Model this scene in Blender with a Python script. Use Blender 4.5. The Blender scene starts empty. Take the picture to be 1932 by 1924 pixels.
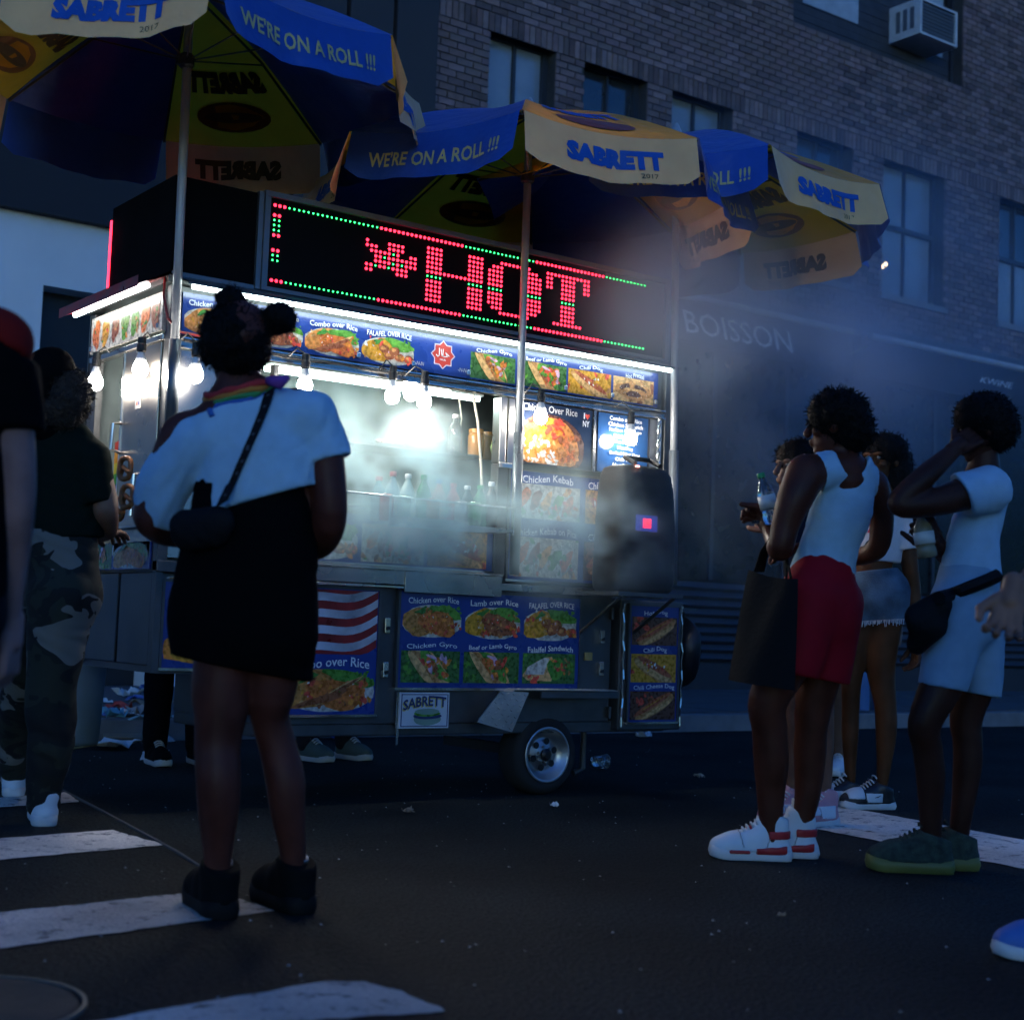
import bpy, bmesh, math, random
import numpy as np
from mathutils import Vector, Matrix

S = bpy.context.scene
COL = S.collection
rnd = random.Random(7)

# ------------------------------------------------------------------ camera, sky, sun, exposure
# world: x runs along the food cart's front (away from camera to the right), y from the cart to the building, z up (metres)
PX_W, PX_H, FPX = 1932.0, 1924.0, 2800.0          # picture size and focal length in working pixels
YAW, PITCH, ROLL = math.radians(53.9), math.radians(4.45), math.radians(2.1)
CAM = np.array([-2.424, -5.80, 0.82])
_f = np.array([math.cos(YAW) * math.cos(PITCH), math.sin(YAW) * math.cos(PITCH), math.sin(PITCH)])
_r = np.array([math.sin(YAW), -math.cos(YAW), 0.0])
_u = np.cross(_r, _f)
CR = math.cos(ROLL) * _r + math.sin(ROLL) * _u
CU = -math.sin(ROLL) * _r + math.cos(ROLL) * _u
CF = _f
FWD = np.array([math.cos(YAW), math.sin(YAW), 0.0])
RGT = _r

cam = bpy.data.cameras.new("camera")
cam.sensor_width = 36.0
cam.lens = 36.0 * FPX / PX_W
cam.clip_start, cam.clip_end = 0.05, 400.0
cam.dof.use_dof = True
cam.dof.focus_distance = 7.1
cam.dof.aperture_fstop = cam.lens / 17.0
cam_ob = bpy.data.objects.new("camera", cam)
COL.objects.link(cam_ob)
cam_ob.matrix_world = Matrix(((CR[0], CU[0], -CF[0], CAM[0]), (CR[1], CU[1], -CF[1], CAM[1]), (CR[2], CU[2], -CF[2], CAM[2]), (0, 0, 0, 1)))
S.camera = cam_ob

SUN_EL, SUN_AZ = math.radians(4.0), math.radians(215)
world = bpy.data.worlds.new("World")
S.world = world
world.use_nodes = True
_n, _l = world.node_tree.nodes, world.node_tree.links
sky = _n.new("ShaderNodeTexSky")
sky.sky_type = 'NISHITA'
sky.sun_disc = False
sky.sun_elevation, sky.sun_rotation = SUN_EL, SUN_AZ
sky.ozone_density = 4.0
tint = _n.new("ShaderNodeMix")
tint.data_type, tint.blend_type = 'RGBA', 'MULTIPLY'
tint.inputs[0].default_value = 1.0
tint.inputs[7].default_value = (0.42, 0.88, 1.62, 1)      # film balanced for lamp light: dusk goes blue
_l.new(sky.outputs[0], tint.inputs[6])
_l.new(tint.outputs[2], _n["Background"].inputs[0])
_n["Background"].inputs[1].default_value = 0.15

sun = bpy.data.lights.new("sun", 'SUN')
sun.energy, sun.angle, sun.color = 0.02, math.radians(20), (0.6, 0.75, 1.0)
sun_ob = bpy.data.objects.new("sun", sun)
COL.objects.link(sun_ob)
sun_ob.rotation_euler = Vector((math.sin(SUN_AZ) * math.cos(SUN_EL), math.cos(SUN_AZ) * math.cos(SUN_EL), math.sin(SUN_EL))).to_track_quat('Z', 'Y').to_euler()

vs = S.view_settings
vs.view_transform, vs.look, vs.gamma, vs.use_curve_mapping = 'Standard', 'None', 1.0, False
vs.exposure = 0.62
S.cycles.use_denoising = True
S.cycles.use_adaptive_sampling = True
S.cycles.adaptive_threshold = 0.05
S.cycles.adaptive_min_samples = 20
S.cycles.max_bounces = 5
S.cycles.diffuse_bounces = 2
S.cycles.glossy_bounces = 2
S.cycles.transmission_bounces = 5
S.cycles.transparent_max_bounces = 8
S.cycles.volume_bounces = 3
S.cycles.volume_step_rate = 1.0
S.cycles.volume_max_steps = 128
S.cycles.sample_clamp_indirect = 4.0
S.cycles.caustics_reflective = False
S.cycles.caustics_refractive = False


def ray(x, y):
    return CF + (x - PX_W / 2) / FPX * CR - (y - PX_H / 2) / FPX * CU


def at_depth(x, y, d):
    return CAM + ray(x, y) * d


def on_z(x, y, z=0.0):
    d = ray(x, y)
    return CAM + d * ((z - CAM[2]) / d[2])


def on_y(x, y, Y=0.0):
    d = ray(x, y)
    return CAM + d * ((Y - CAM[1]) / d[1])


def depth_of(P):
    return float((np.asarray(P) - CAM) @ CF)


# ------------------------------------------------------------------ materials
MATS = {}


def mat(name, col, rough=0.6, metal=0.0, var=0.12, scale=6.0, bump=0.0, bscale=60.0, emit=None, estr=0.0, coat=0.0, trans=0.0, alpha=1.0, detail=4.0, stretch=None, spec=0.5, subs=0.0, attr=False, rvar=0.12):
    if name in MATS:
        return MATS[name]
    m = bpy.data.materials.new(name)
    m.use_nodes = True
    n, l = m.node_tree.nodes, m.node_tree.links
    b = n["Principled BSDF"]
    tc = n.new("ShaderNodeTexCoord")
    src = tc.outputs["Object"]
    if stretch:
        mp = n.new("ShaderNodeMapping")
        mp.inputs["Scale"].default_value = stretch
        l.new(src, mp.inputs[0])
        src = mp.outputs[0]
    nz = n.new("ShaderNodeTexNoise")
    nz.inputs["Scale"].default_value = scale
    nz.inputs["Detail"].default_value = detail
    l.new(src, nz.inputs["Vector"])
    mx = n.new("ShaderNodeMix")
    mx.data_type = 'RGBA'
    mx.inputs[6].default_value = tuple(max(0, c * (1 - var)) for c in col) + (1,)
    mx.inputs[7].default_value = tuple(min(1, c * (1 + var)) for c in col) + (1,)
    rp = n.new("ShaderNodeMapRange")
    rp.inputs[1].default_value, rp.inputs[2].default_value = 0.3, 0.7
    l.new(nz.outputs["Fac"], rp.inputs[0])
    l.new(rp.outputs[0], mx.inputs[0])
    out = mx.outputs[2]
    if attr:
        at = n.new("ShaderNodeAttribute")
        at.attribute_name = "tone"
        mm = n.new("ShaderNodeMix")
        mm.data_type, mm.blend_type = 'RGBA', 'MULTIPLY'
        mm.inputs[0].default_value = 1.0
        l.new(out, mm.inputs[6])
        l.new(at.outputs["Color"], mm.inputs[7])
        out = mm.outputs[2]
    l.new(out, b.inputs["Base Color"])
    r2 = n.new("ShaderNodeMapRange")
    r2.inputs[1].default_value, r2.inputs[2].default_value = 0.25, 0.75
    r2.inputs[3].default_value, r2.inputs[4].default_value = max(0.02, rough - rvar), min(1, rough + rvar)
    l.new(nz.outputs["Fac"], r2.inputs[0])
    l.new(r2.outputs[0], b.inputs["Roughness"])
    b.inputs["Metallic"].default_value = metal
    b.inputs["Specular IOR Level"].default_value = spec
    b.inputs["Coat Weight"].default_value = coat
    b.inputs["Coat Roughness"].default_value = 0.08
    b.inputs["Transmission Weight"].default_value = trans
    b.inputs["Alpha"].default_value = alpha
    if subs:
        b.inputs["Subsurface Weight"].default_value = subs
        b.inputs["Subsurface Radius"].default_value = (0.02, 0.01, 0.006)
    if emit:
        b.inputs["Emission Color"].default_value = tuple(emit) + (1,)
        b.inputs["Emission Strength"].default_value = estr
    if bump:
        n2 = n.new("ShaderNodeTexNoise")
        n2.inputs["Scale"].default_value = bscale
        n2.inputs["Detail"].default_value = 5.0
        l.new(src, n2.inputs["Vector"])
        bp = n.new("ShaderNodeBump")
        bp.inputs["Strength"].default_value = bump
        bp.inputs["Distance"].default_value = 0.01
        l.new(n2.outputs["Fac"], bp.inputs["Height"])
        l.new(bp.outputs[0], b.inputs["Normal"])
    MATS[name] = m
    return m


# ------------------------------------------------------------------ mesh building
class MB:
    def __init__(s):
        s.v, s.f, s.m, s.mats, s.tone = [], [], [], [], []

    def mi(s, m):
        if m not in s.mats:
            s.mats.append(m)
        return s.mats.index(m)

    def add(s, vs_, fs, m=None, tone=None):
        o = len(s.v)
        s.v += [tuple(map(float, v)) for v in vs_]
        k = s.mi(m) if m else 0
        for f in fs:
            s.f.append([i + o for i in f])
            s.m.append(k)
            s.tone.append(tone)
        return s

    def box(s, c, d, m=None, rot=None, tone=None):
        x, y, z = d[0] / 2, d[1] / 2, d[2] / 2
        pts = [(-x, -y, -z), (x, -y, -z), (x, y, -z), (-x, y, -z), (-x, -y, z), (x, -y, z), (x, y, z), (-x, y, z)]
        if rot is not None:
            pts = [rot @ Vector(p_) for p_ in pts]
        return s.add([(p_[0] + c[0], p_[1] + c[1], p_[2] + c[2]) for p_ in pts],
                     [(0, 3, 2, 1), (4, 5, 6, 7), (0, 1, 5, 4), (1, 2, 6, 5), (2, 3, 7, 6), (3, 0, 4, 7)], m, tone)

    def span(s, a, b, m=None, tone=None):
        return s.box([(a[i] + b[i]) / 2 for i in range(3)], [abs(b[i] - a[i]) for i in range(3)], m, None, tone)

    def tube(s, path, r, m=None, n=8, cap=True, flat=None):
        path = [Vector(p_) for p_ in path]
        rr = r if isinstance(r, (list, tuple)) else [r] * len(path)
        rings, prev = [], None
        for i, p_ in enumerate(path):
            t = (path[min(i + 1, len(path) - 1)] - path[max(i - 1, 0)]).normalized()
            if prev is None:
                a = t.orthogonal().normalized()
                if abs(t.z) < 0.9:
                    a = (Vector((0, 0, 1)) - t * t.z).normalized()
            else:
                a = (prev - t * prev.dot(t)).normalized()
            prev = a
            b = t.cross(a)
            rings.append([p_ + (a * math.cos(2 * math.pi * k / n) * (flat or 1) + b * math.sin(2 * math.pi * k / n)) * rr[i] for k in range(n)])
        vs_ = [v for rg in rings for v in rg]
        fs = []
        for i in range(len(rings) - 1):
            for k in range(n):
                fs.append((i * n + k, i * n + (k + 1) % n, (i + 1) * n + (k + 1) % n, (i + 1) * n + k))
        if cap:
            fs.append(tuple(range(n - 1, -1, -1)))
            fs.append(tuple((len(rings) - 1) * n + k for k in range(n)))
        return s.add(vs_, fs, m)

    def lathe(s, prof, c=(0, 0, 0), m=None, n=16, axis='z', cap=True):
        vs_, fs = [], []
        for (r, z) in prof:
            for k in range(n):
                a = 2 * math.pi * k / n
                q = (r * math.cos(a), r * math.sin(a), z)
                if axis == 'y':
                    q = (q[0], q[2], q[1])
                elif axis == 'x':
                    q = (q[2], q[0], q[1])
                vs_.append((q[0] + c[0], q[1] + c[1], q[2] + c[2]))
        for i in range(len(prof) - 1):
            for k in range(n):
                fs.append((i * n + k, i * n + (k + 1) % n, (i + 1) * n + (k + 1) % n, (i + 1) * n + k))
        if cap:
            fs.append(tuple(range(n - 1, -1, -1)))
            fs.append(tuple((len(prof) - 1) * n + k for k in range(n)))
        return s.add(vs_, fs, m)

    def build(s, name, m=None, parent=None, smooth=False, bevel=0.0):
        me = bpy.data.meshes.new(name)
        me.from_pydata(s.v, [], s.f)
        for k in (s.mats or ([m] if m else [])):
            me.materials.append(k)
        if s.mats:
            me.polygons.foreach_set("material_index", s.m)
        if any(t is not None for t in s.tone):
            ca = me.color_attributes.new("tone", 'FLOAT_COLOR', 'CORNER')
            for p_ in me.polygons:
                t = s.tone[p_.index] or (1, 1, 1)
                for li in p_.loop_indices:
                    ca.data[li].color = (t[0], t[1], t[2], 1)
        if smooth:
            me.polygons.foreach_set("use_smooth", [True] * len(me.polygons))
        me.update()
        return link(name, me, parent, bevel)


def link(name, me, parent=None, bevel=0.0):
    o = bpy.data.objects.new(name, me)
    COL.objects.link(o)
    if parent is not None:
        o.parent = parent
        # every mesh is modelled in world coordinates, so a part only undoes its empty's own location
        o.matrix_parent_inverse = Matrix.Translation(-Vector(parent.location)) if parent.type == 'EMPTY' else Matrix()
    if bevel:
        b = o.modifiers.new("edge", 'BEVEL')
        b.width, b.segments, b.limit_method = bevel, 2, 'ANGLE'
    return o


def tag(o, label=None, cat=None, group=None, kind=None):
    for k, v in (("label", label), ("category", cat), ("group", group), ("kind", kind)):
        if v:
            o[k] = v
    return o


def thing(name, label, cat, loc=(0, 0, 0), group=None):
    o = bpy.data.objects.new(name, None)
    COL.objects.link(o)
    o.location = loc
    o.empty_display_size = 0.1
    return tag(o, label, cat, group)


def box(name, a, b, m, parent=None, bevel=0.0):
    return MB().span(a, b, m).build(name, m, parent, bevel=bevel)


# ------------------------------------------------------------------ lettering
_tcache = {}


def text2d(s, size=1.0, bold=0.0, shear=0.0, space=1.0):
    """flat lettering as 2-D points and faces, origin at the middle of the line"""
    key = (s, bold, shear, space)
    if key not in _tcache:
        c = bpy.data.curves.new("lettering", 'FONT')
        c.body = s
        c.align_x, c.align_y = 'CENTER', 'CENTER'
        c.offset, c.shear, c.space_character = bold, shear, space
        c.resolution_u = 2
        o = bpy.data.objects.new("lettering", c)
        COL.objects.link(o)
        me = bpy.data.meshes.new_from_object(o)
        _tcache[key] = ([(v.co.x, v.co.y) for v in me.vertices], [tuple(p_.vertices) for p_ in me.polygons])
        bpy.data.objects.remove(o)
        bpy.data.meshes.remove(me)
        bpy.data.curves.remove(c)
    v, f = _tcache[key]
    return [(x * size, y * size) for x, y in v], f


def text_fit(s, w, h, bold=0.0, shear=0.0):
    """lettering scaled to fill a w x h rectangle"""
    v, f = text2d(s, 1.0, bold, shear)
    xs, ys = [p_[0] for p_ in v], [p_[1] for p_ in v]
    x0, x1, y0, y1 = min(xs), max(xs), min(ys), max(ys)
    return [((x - (x0 + x1) / 2) / (x1 - x0) * w, (y - (y0 + y1) / 2) / (y1 - y0) * h) for x, y in v], f

# ================================================================== THE SETTING
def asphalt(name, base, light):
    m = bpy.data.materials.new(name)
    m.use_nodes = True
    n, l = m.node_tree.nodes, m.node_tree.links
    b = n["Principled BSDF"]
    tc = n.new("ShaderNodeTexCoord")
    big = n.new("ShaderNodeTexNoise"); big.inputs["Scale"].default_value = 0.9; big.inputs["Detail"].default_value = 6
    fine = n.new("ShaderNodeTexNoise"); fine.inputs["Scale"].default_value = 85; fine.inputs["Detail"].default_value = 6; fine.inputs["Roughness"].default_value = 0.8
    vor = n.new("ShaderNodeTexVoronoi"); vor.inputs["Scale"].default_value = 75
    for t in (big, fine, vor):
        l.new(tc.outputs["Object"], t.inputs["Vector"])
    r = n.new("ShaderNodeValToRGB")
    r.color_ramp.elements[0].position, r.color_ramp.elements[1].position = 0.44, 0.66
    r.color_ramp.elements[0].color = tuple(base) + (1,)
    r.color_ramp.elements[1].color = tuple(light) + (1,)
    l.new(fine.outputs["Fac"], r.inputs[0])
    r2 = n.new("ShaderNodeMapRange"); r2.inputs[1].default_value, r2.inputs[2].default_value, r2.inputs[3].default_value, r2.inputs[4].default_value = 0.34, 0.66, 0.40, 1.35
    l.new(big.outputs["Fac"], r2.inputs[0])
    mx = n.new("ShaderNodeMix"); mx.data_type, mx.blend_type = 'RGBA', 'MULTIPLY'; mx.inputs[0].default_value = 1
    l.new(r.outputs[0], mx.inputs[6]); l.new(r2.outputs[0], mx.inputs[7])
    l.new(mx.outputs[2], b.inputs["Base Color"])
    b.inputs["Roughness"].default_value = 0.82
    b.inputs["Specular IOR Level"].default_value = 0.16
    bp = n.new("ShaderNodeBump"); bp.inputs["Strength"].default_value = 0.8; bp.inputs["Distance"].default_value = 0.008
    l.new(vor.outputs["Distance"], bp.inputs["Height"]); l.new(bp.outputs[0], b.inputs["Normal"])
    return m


def paint_worn(name, col):
    m = asphalt(name, tuple(c * 0.75 for c in col), col)
    n, l = m.node_tree.nodes, m.node_tree.links
    b = n["Principled BSDF"]
    old = b.inputs["Base Color"].links[0].from_socket
    tc = n["Texture Coordinate"]
    w = n.new("ShaderNodeTexNoise"); w.inputs["Scale"].default_value = 14; w.inputs["Detail"].default_value = 9; w.inputs["Roughness"].default_value = 0.75
    l.new(tc.outputs["Object"], w.inputs["Vector"])
    rp = n.new("ShaderNodeMapRange"); rp.inputs[1].default_value, rp.inputs[2].default_value = 0.54, 0.64
    l.new(w.outputs["Fac"], rp.inputs[0])
    mx = n.new("ShaderNodeMix"); mx.data_type = 'RGBA'
    mx.inputs[7].default_value = (0.07, 0.07, 0.07, 1)
    l.new(rp.outputs[0], mx.inputs[0]); l.new(old, mx.inputs[6]); l.new(mx.outputs[2], b.inputs["Base Color"])
    return m


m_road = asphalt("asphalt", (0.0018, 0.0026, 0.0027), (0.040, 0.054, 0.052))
m_paint = paint_worn("crosswalk paint", (0.92, 0.86, 0.76))
m_walk = asphalt("sidewalk concrete", (0.06, 0.06, 0.06), (0.1, 0.1, 0.1))
KERB_Y, WALL_Y = 3.3, 7.2

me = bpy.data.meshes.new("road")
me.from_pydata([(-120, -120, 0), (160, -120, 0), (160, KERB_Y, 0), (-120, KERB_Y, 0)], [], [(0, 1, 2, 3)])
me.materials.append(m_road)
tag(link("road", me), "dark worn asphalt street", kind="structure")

# zebra stripes: corners read from the photograph, laid on the road with frayed edges
stripes = [[(-60, 1528), (150, 1514), (125, 1495), (-60, 1511)],
           [(-120, 1634), (312, 1595), (211, 1567), (-120, 1592)],
           [(-160, 1813), (519, 1720), (432, 1691), (345, 1687), (-160, 1740)],
           [(60, 1958), (845, 1911), (760, 1872), (690, 1853), (620, 1852), (60, 1950)],
           [(1531, 1563), (2010, 1655), (2010, 1600), (1582, 1521)]]


def frayed(poly, z, step=0.035, amp=0.007):
    pts = [on_z(x, y)[:2] for x, y in poly]
    out = []
    for i in range(len(pts)):
        a, b = np.array(pts[i]), np.array(pts[(i + 1) % len(pts)])
        k = max(1, int(np.linalg.norm(b - a) / step))
        for j in range(k):
            q = a + (b - a) * j / k
            out.append((q[0] + rnd.uniform(-amp, amp), q[1] + rnd.uniform(-amp, amp), z))
    return out


for i, s_ in enumerate(stripes):
    if i == 3:
        pts = [on_z(x, y)[:2] for x, y in s_]
    ring = frayed(s_, 0.004)
    me = bpy.data.meshes.new("crosswalk_stripe")
    me.from_pydata(ring, [], [tuple(range(len(ring)))])
    me.materials.append(m_paint)
    o = link("crosswalk_stripe", me)
    tag(o, ["worn white crosswalk stripe ending beside the camouflage trousers", "white crosswalk stripe behind the white-sneakered person in camouflage", "wide white crosswalk stripe under the black sneaker of the crop-top wearer",
            "white crosswalk stripe with a pointed worn end beside the manhole cover", "white crosswalk stripe running behind the dark green sneakers"][i], kind="structure")

# thin sealed joint across the road and an iron cover
jp = [on_z(x, y) for x, y in ((120, 1493), (200, 1535), (270, 1573), (330, 1606), (400, 1650))]
MB().tube([(q[0], q[1], 0.0035) for q in jp], [0.006, 0.007, 0.006, 0.007, 0.005], n=6).build("road_joint", mat("joint sealant", (0.07, 0.07, 0.07), 0.8), None)["kind"] = "structure"
hc = on_z(-84, 1905)
hole = thing("manhole_cover", "round iron manhole cover with a pale rim in the road", "manhole cover", (hc[0], hc[1], 0))
MB().lathe([(0.245, 0.001), (0.235, 0.010)], (hc[0], hc[1], 0), n=40).build("lid", mat("cast iron", (0.03, 0.031, 0.03), 0.8, 0.0, bump=0.4), hole)
g = MB()
for k in range(48):
    a0, a1 = 2 * math.pi * k / 48, 2 * math.pi * (k + 1) / 48
    g.add([(hc[0] + r * math.cos(a), hc[1] + r * math.sin(a), z) for r, z in ((0.250, 0.003), (0.250, 0.011), (0.258, 0.011), (0.258, 0.003)) for a in (a0, a1)],
          [(0, 1, 3, 2), (2, 3, 5, 4), (4, 5, 7, 6)])
g.build("rim", mat("worn iron rim", (0.14, 0.14, 0.12), 0.6, 0.2), hole)

# sidewalk and kerb
me = bpy.data.meshes.new("sidewalk")
me.from_pydata([(-40, KERB_Y + 0.16, 0.14), (60, KERB_Y + 0.16, 0.14), (60, WALL_Y + 0.4, 0.14), (-40, WALL_Y + 0.4, 0.14)], [], [(0, 1, 2, 3)])
me.materials.append(m_walk)
walk = tag(link("sidewalk", me), "pale concrete sidewalk", kind="structure")
m_slab = mat("sidewalk slab", (0.09, 0.09, 0.095), 0.85, var=0.2, scale=3, bump=0.3, bscale=40)
slab = MB().box((0, 0, 0), (1.47, 1.19, 0.012), m_slab)
slab_o = slab.build("slab", m_slab)
slab_me = slab_o.data
bpy.data.objects.remove(slab_o)
for i in range(14):
    for j in range(3):
        o = bpy.data.objects.new("slab", slab_me)
        COL.objects.link(o)
        o.parent = walk
        o.location = (-1.4 + i * 1.5, KERB_Y + 0.16 + 0.62 + j * 1.22, 0.141 + rnd.uniform(-0.002, 0.004))
kerb = MB()
m_kerb = mat("kerb stone", (0.17, 0.17, 0.18), 0.8, var=0.2, bump=0.3)
tag(box("kerb", (-40, KERB_Y, -0.1), (-8, KERB_Y + 0.158, 0.138), m_kerb), "granite kerb", kind="structure")
for i in range(22):
    o = box("kerb", (-8 + i * 1.5 + 0.004, KERB_Y + rnd.uniform(-.004, .004), -0.1), (-8 + (i + 1) * 1.5 - 0.004, KERB_Y + 0.158, 0.139 + rnd.uniform(-.003, .003)), m_kerb, bevel=0.012)
    tag(o, "granite kerb stone", kind="structure")

# ------------------------------------------------------------------ brick building
bld = thing("brick_building", "brick building with paired windows above dark awnings", "building", (11.5, WALL_Y, 0))
m_brick = mat("brick", (0.22, 0.155, 0.15), 0.85, var=0.22, scale=9, bump=0.35, bscale=70, attr=True)
m_mortar = mat("mortar", (0.06, 0.058, 0.056), 0.95, var=0.2, scale=20)
m_frame = mat("dark window frame", (0.035, 0.04, 0.05), 0.5)
m_pane = mat("window pane", (0.04, 0.05, 0.06), 0.08, spec=0.9, coat=0.6, var=0.3, scale=1.5, rvar=0.03)
m_pale_pane = mat("pane with painted sky and blind", (0.26, 0.31, 0.36), 0.12, spec=0.9, coat=0.5, var=0.3, scale=1.2, rvar=0.04)  # pale base colour stands for reflected sky and blinds behind the glass
m_shade = mat("roller shade", (0.42, 0.46, 0.5), 0.8)
BX0, BX1 = 5.78, 22.0
wins = [(6.52, 7.44, 5.45, 7.36, 1), (7.85, 8.81, 5.45, 7.36, 1), (9.2, 10.22, 5.45, 7.36, 1), (11.37, 12.42, 5.45, 7.36, 1), (13.05, 14.35, 5.45, 7.36, 1), (15.6, 16.8, 5.45, 7.36, 0),
        (11.24, 14.72, 8.70, 11.2, 2), (6.8, 9.6, 8.9, 11.2, 0)]
wall = MB()
# mortar wall behind the bricks, in strips round the openings
zs = sorted({4.95, 12.0} | {w[2] for w in wins} | {w[3] for w in wins})
for z0, z1 in zip(zs[:-1], zs[1:]):
    cuts = sorted((w[0], w[1]) for w in wins if w[2] <= z0 + 1e-6 and w[3] >= z1 - 1e-6)
    x = BX0
    for a, b in cuts + [(BX1, BX1)]:
        if a > x:
            wall.span((x, WALL_Y + 0.006, z0), (a, WALL_Y + 0.35, z1), m_mortar)
        x = b
wall_o = wall.build("wall", m_mortar, bld)
BW, BH, GAP = 0.215, 0.08, 0.013
blist = []
row = 0
z = 4.97
while z < 10.6:
    soldier = abs(z - 7.375) < 0.1
    if soldier:                                     # upright bricks over the windows
        x = BX0
        while x < 17.6:
            blist.append((x, z, BH - GAP, 0.2))
            x += BH
        z += 0.2 + GAP
        continue
    x = BX0 - (BW / 2 if row % 2 else 0)
    while x < 17.6:
        x0, x1 = max(x, BX0), x + BW - GAP
        for w in wins:
            if w[2] - 0.01 < z + BH / 2 < w[3] + 0.0:
                if x0 < w[1] and x1 > w[0]:
                    if x0 < w[0]:
                        x1 = w[0]
                    elif x1 > w[1]:
                        x0 = w[1]
                    else:
                        x1 = x0
        if x1 - x0 > 0.03:
            blist.append((x0, z, x1 - x0, BH - GAP))
        x += BW
    row += 1
    z += BH


def brick_tone(r):
    t = r.choice((0.62, 0.8, 0.95, 1.05, 1.2, 1.35))
    return (t * r.uniform(.95, 1.08), t, t * r.uniform(.95, 1.05))


bc = [(math.hypot(b[0] - CAM[0], WALL_Y - CAM[1]) / (b[2] * b[3]) ** .5, b) for b in blist]


def in_view(b):
    d = np.array((b[0], WALL_Y, b[1])) - CAM
    zc = d @ CF
    px, py = PX_W / 2 + FPX * (d @ CR) / zc, PX_H / 2 - FPX * (d @ CU) / zc
    return 790 < px < 1900 and 28 < py < (180 if px < 980 else 60 + (px - 820) * 0.35) and b[2] > 0.15


single = [b for _, b in sorted(bc) if in_view(b)][:300]
sset = set(single)
bmeshes = []
for k in range(8):
    t = MB().box((0, 0, 0), (BW - GAP, 0.022, BH - GAP), m_brick, tone=brick_tone(rnd))
    to = t.build("brick", m_brick)
    bmeshes.append(to.data)
    bpy.data.objects.remove(to)
for b in single:
    o = bpy.data.objects.new("brick", rnd.choice(bmeshes))
    COL.objects.link(o)
    o.parent = wall_o
    o.location = (b[0] + b[2] / 2, WALL_Y + rnd.uniform(-0.003, 0.002), b[1] + b[3] / 2)
    o.scale = (b[2] / (BW - GAP), 1, 1)
rest = MB()
for b in blist:
    if b not in sset:
        rest.box((b[0] + b[2] / 2, WALL_Y + rnd.uniform(-0.003, 0.002), b[1] + b[3] / 2), (b[2], 0.022, b[3]), m_brick, tone=brick_tone(rnd))
rest.build("brick", m_brick, wall_o)["kind"] = "stuff"
MB().span((5.70, WALL_Y - 0.07, 4.3), (5.777, WALL_Y - 0.0, 11.5)).build("drainpipe", mat("painted pipe", (0.12, 0.13, 0.15), 0.5), bld, bevel=0.02)
box("cornice", (BX0, WALL_Y - 0.09, 4.78), (BX1, WALL_Y + 0.3, 4.95), mat("painted cornice", (0.09, 0.1, 0.12), 0.6), bld, bevel=0.02)

m_lamp_warm = mat("ceiling lamp seen through glass", (0.9, 0.8, 0.6), emit=(1, 0.72, 0.4), estr=4.0)
for wi, (x0, x1, z0, z1, kind) in enumerate(wins):
    yb = WALL_Y + 0.20
    fr = MB()
    t = 0.07
    fr.span((x0, yb - 0.05, z0), (x0 + t, yb + 0.03, z1), m_frame).span((x1 - t, yb - 0.05, z0), (x1, yb + 0.03, z1), m_frame)
    fr.span((x0 + t, yb - 0.05, z0), (x1 - t, yb + 0.03, z0 + t), m_frame).span((x0 + t, yb - 0.05, z1 - t), (x1 - t, yb + 0.03, z1), m_frame)
    if kind != 2:
        xm, zm = (x0 + x1) / 2, z0 + (z1 - z0) * 0.52
        fr.span((x0 + t, yb - 0.06, zm - 0.03), (x1 - t, yb + 0.02, zm + 0.03), m_frame)
        w = fr.build("window", m_frame, bld)
        for (a, b, c, d) in ((x0 + t, xm, z0 + t, zm - .03), (xm, x1 - t, z0 + t, zm - .03), (x0 + t, xm, zm + .03, z1 - t), (xm, x1 - t, zm + .03, z1 - t)):
            box("pane", (a + .004, yb - 0.004, c + .004), (b - .004, yb + 0.003, d - .004), m_pane if (c > zm and wi % 2) else m_pale_pane, w)
        box("mullion", (xm - .018, yb - 0.045, z0 + t + .002), (xm + .018, yb + 0.012, z1 - t - .002), m_frame, w)
        box("shade", (x0 + t, yb + 0.06, z0 + (0.9 if wi % 2 else 0.3)), (x1 - t, yb + 0.07, z1 - 0.02), m_shade, w)
        box("sill", (x0 - .05, WALL_Y - 0.05, z0 - 0.09), (x1 + .05, WALL_Y + 0.18, z0 - 0.004), mat("stone sill", (0.25, 0.25, 0.26), 0.8), w)
    else:
        w = fr.build("window", m_frame, bld)
        m_side = mat("dark siding", (0.05, 0.055, 0.07), 0.7, var=0.3)
        xs_ = [x0 + t, 12.0, 12.1, 12.95, 13.0, 14.2, x1 - t]
        for k in range(9):
            box("siding_board", (x0 + t, yb - 0.01 - (k % 2) * .004, z0 + t + k * .11), (x1 - t, yb + 0.02, z0 + t + k * .11 + .105), m_side, w)
        for (a, b) in ((11.62, 12.7), (13.9, 14.5)):
            box("pane", (a, yb - 0.02, 9.12), (b, yb - 0.012, 11.0), mat("pane with painted sky reflection", (0.45, 0.5, 0.55), 0.1, spec=0.9), w)  # sky reflection painted in as a pale base colour
    box("reveal", (x0 - .001, WALL_Y + 0.26, z0), (x1 + .001, WALL_Y + 0.36, z1), mat("dim room", (0.02, 0.022, 0.028), 0.9), w)
# lit lamps inside one window
for dx, dz in ((0, 0), (0.07, 0.045)):
    q = on_y(1660, 504, WALL_Y + 0.235)
    MB().lathe([(0.005, -0.03), (0.028, -0.02), (0.032, 0), (0.02, 0.025), (0.004, 0.03)], (q[0] + dx, q[1] - 0.03, q[2] + dz), m_lamp_warm, 12).build("lit_lamp", m_lamp_warm, bld)

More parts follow.
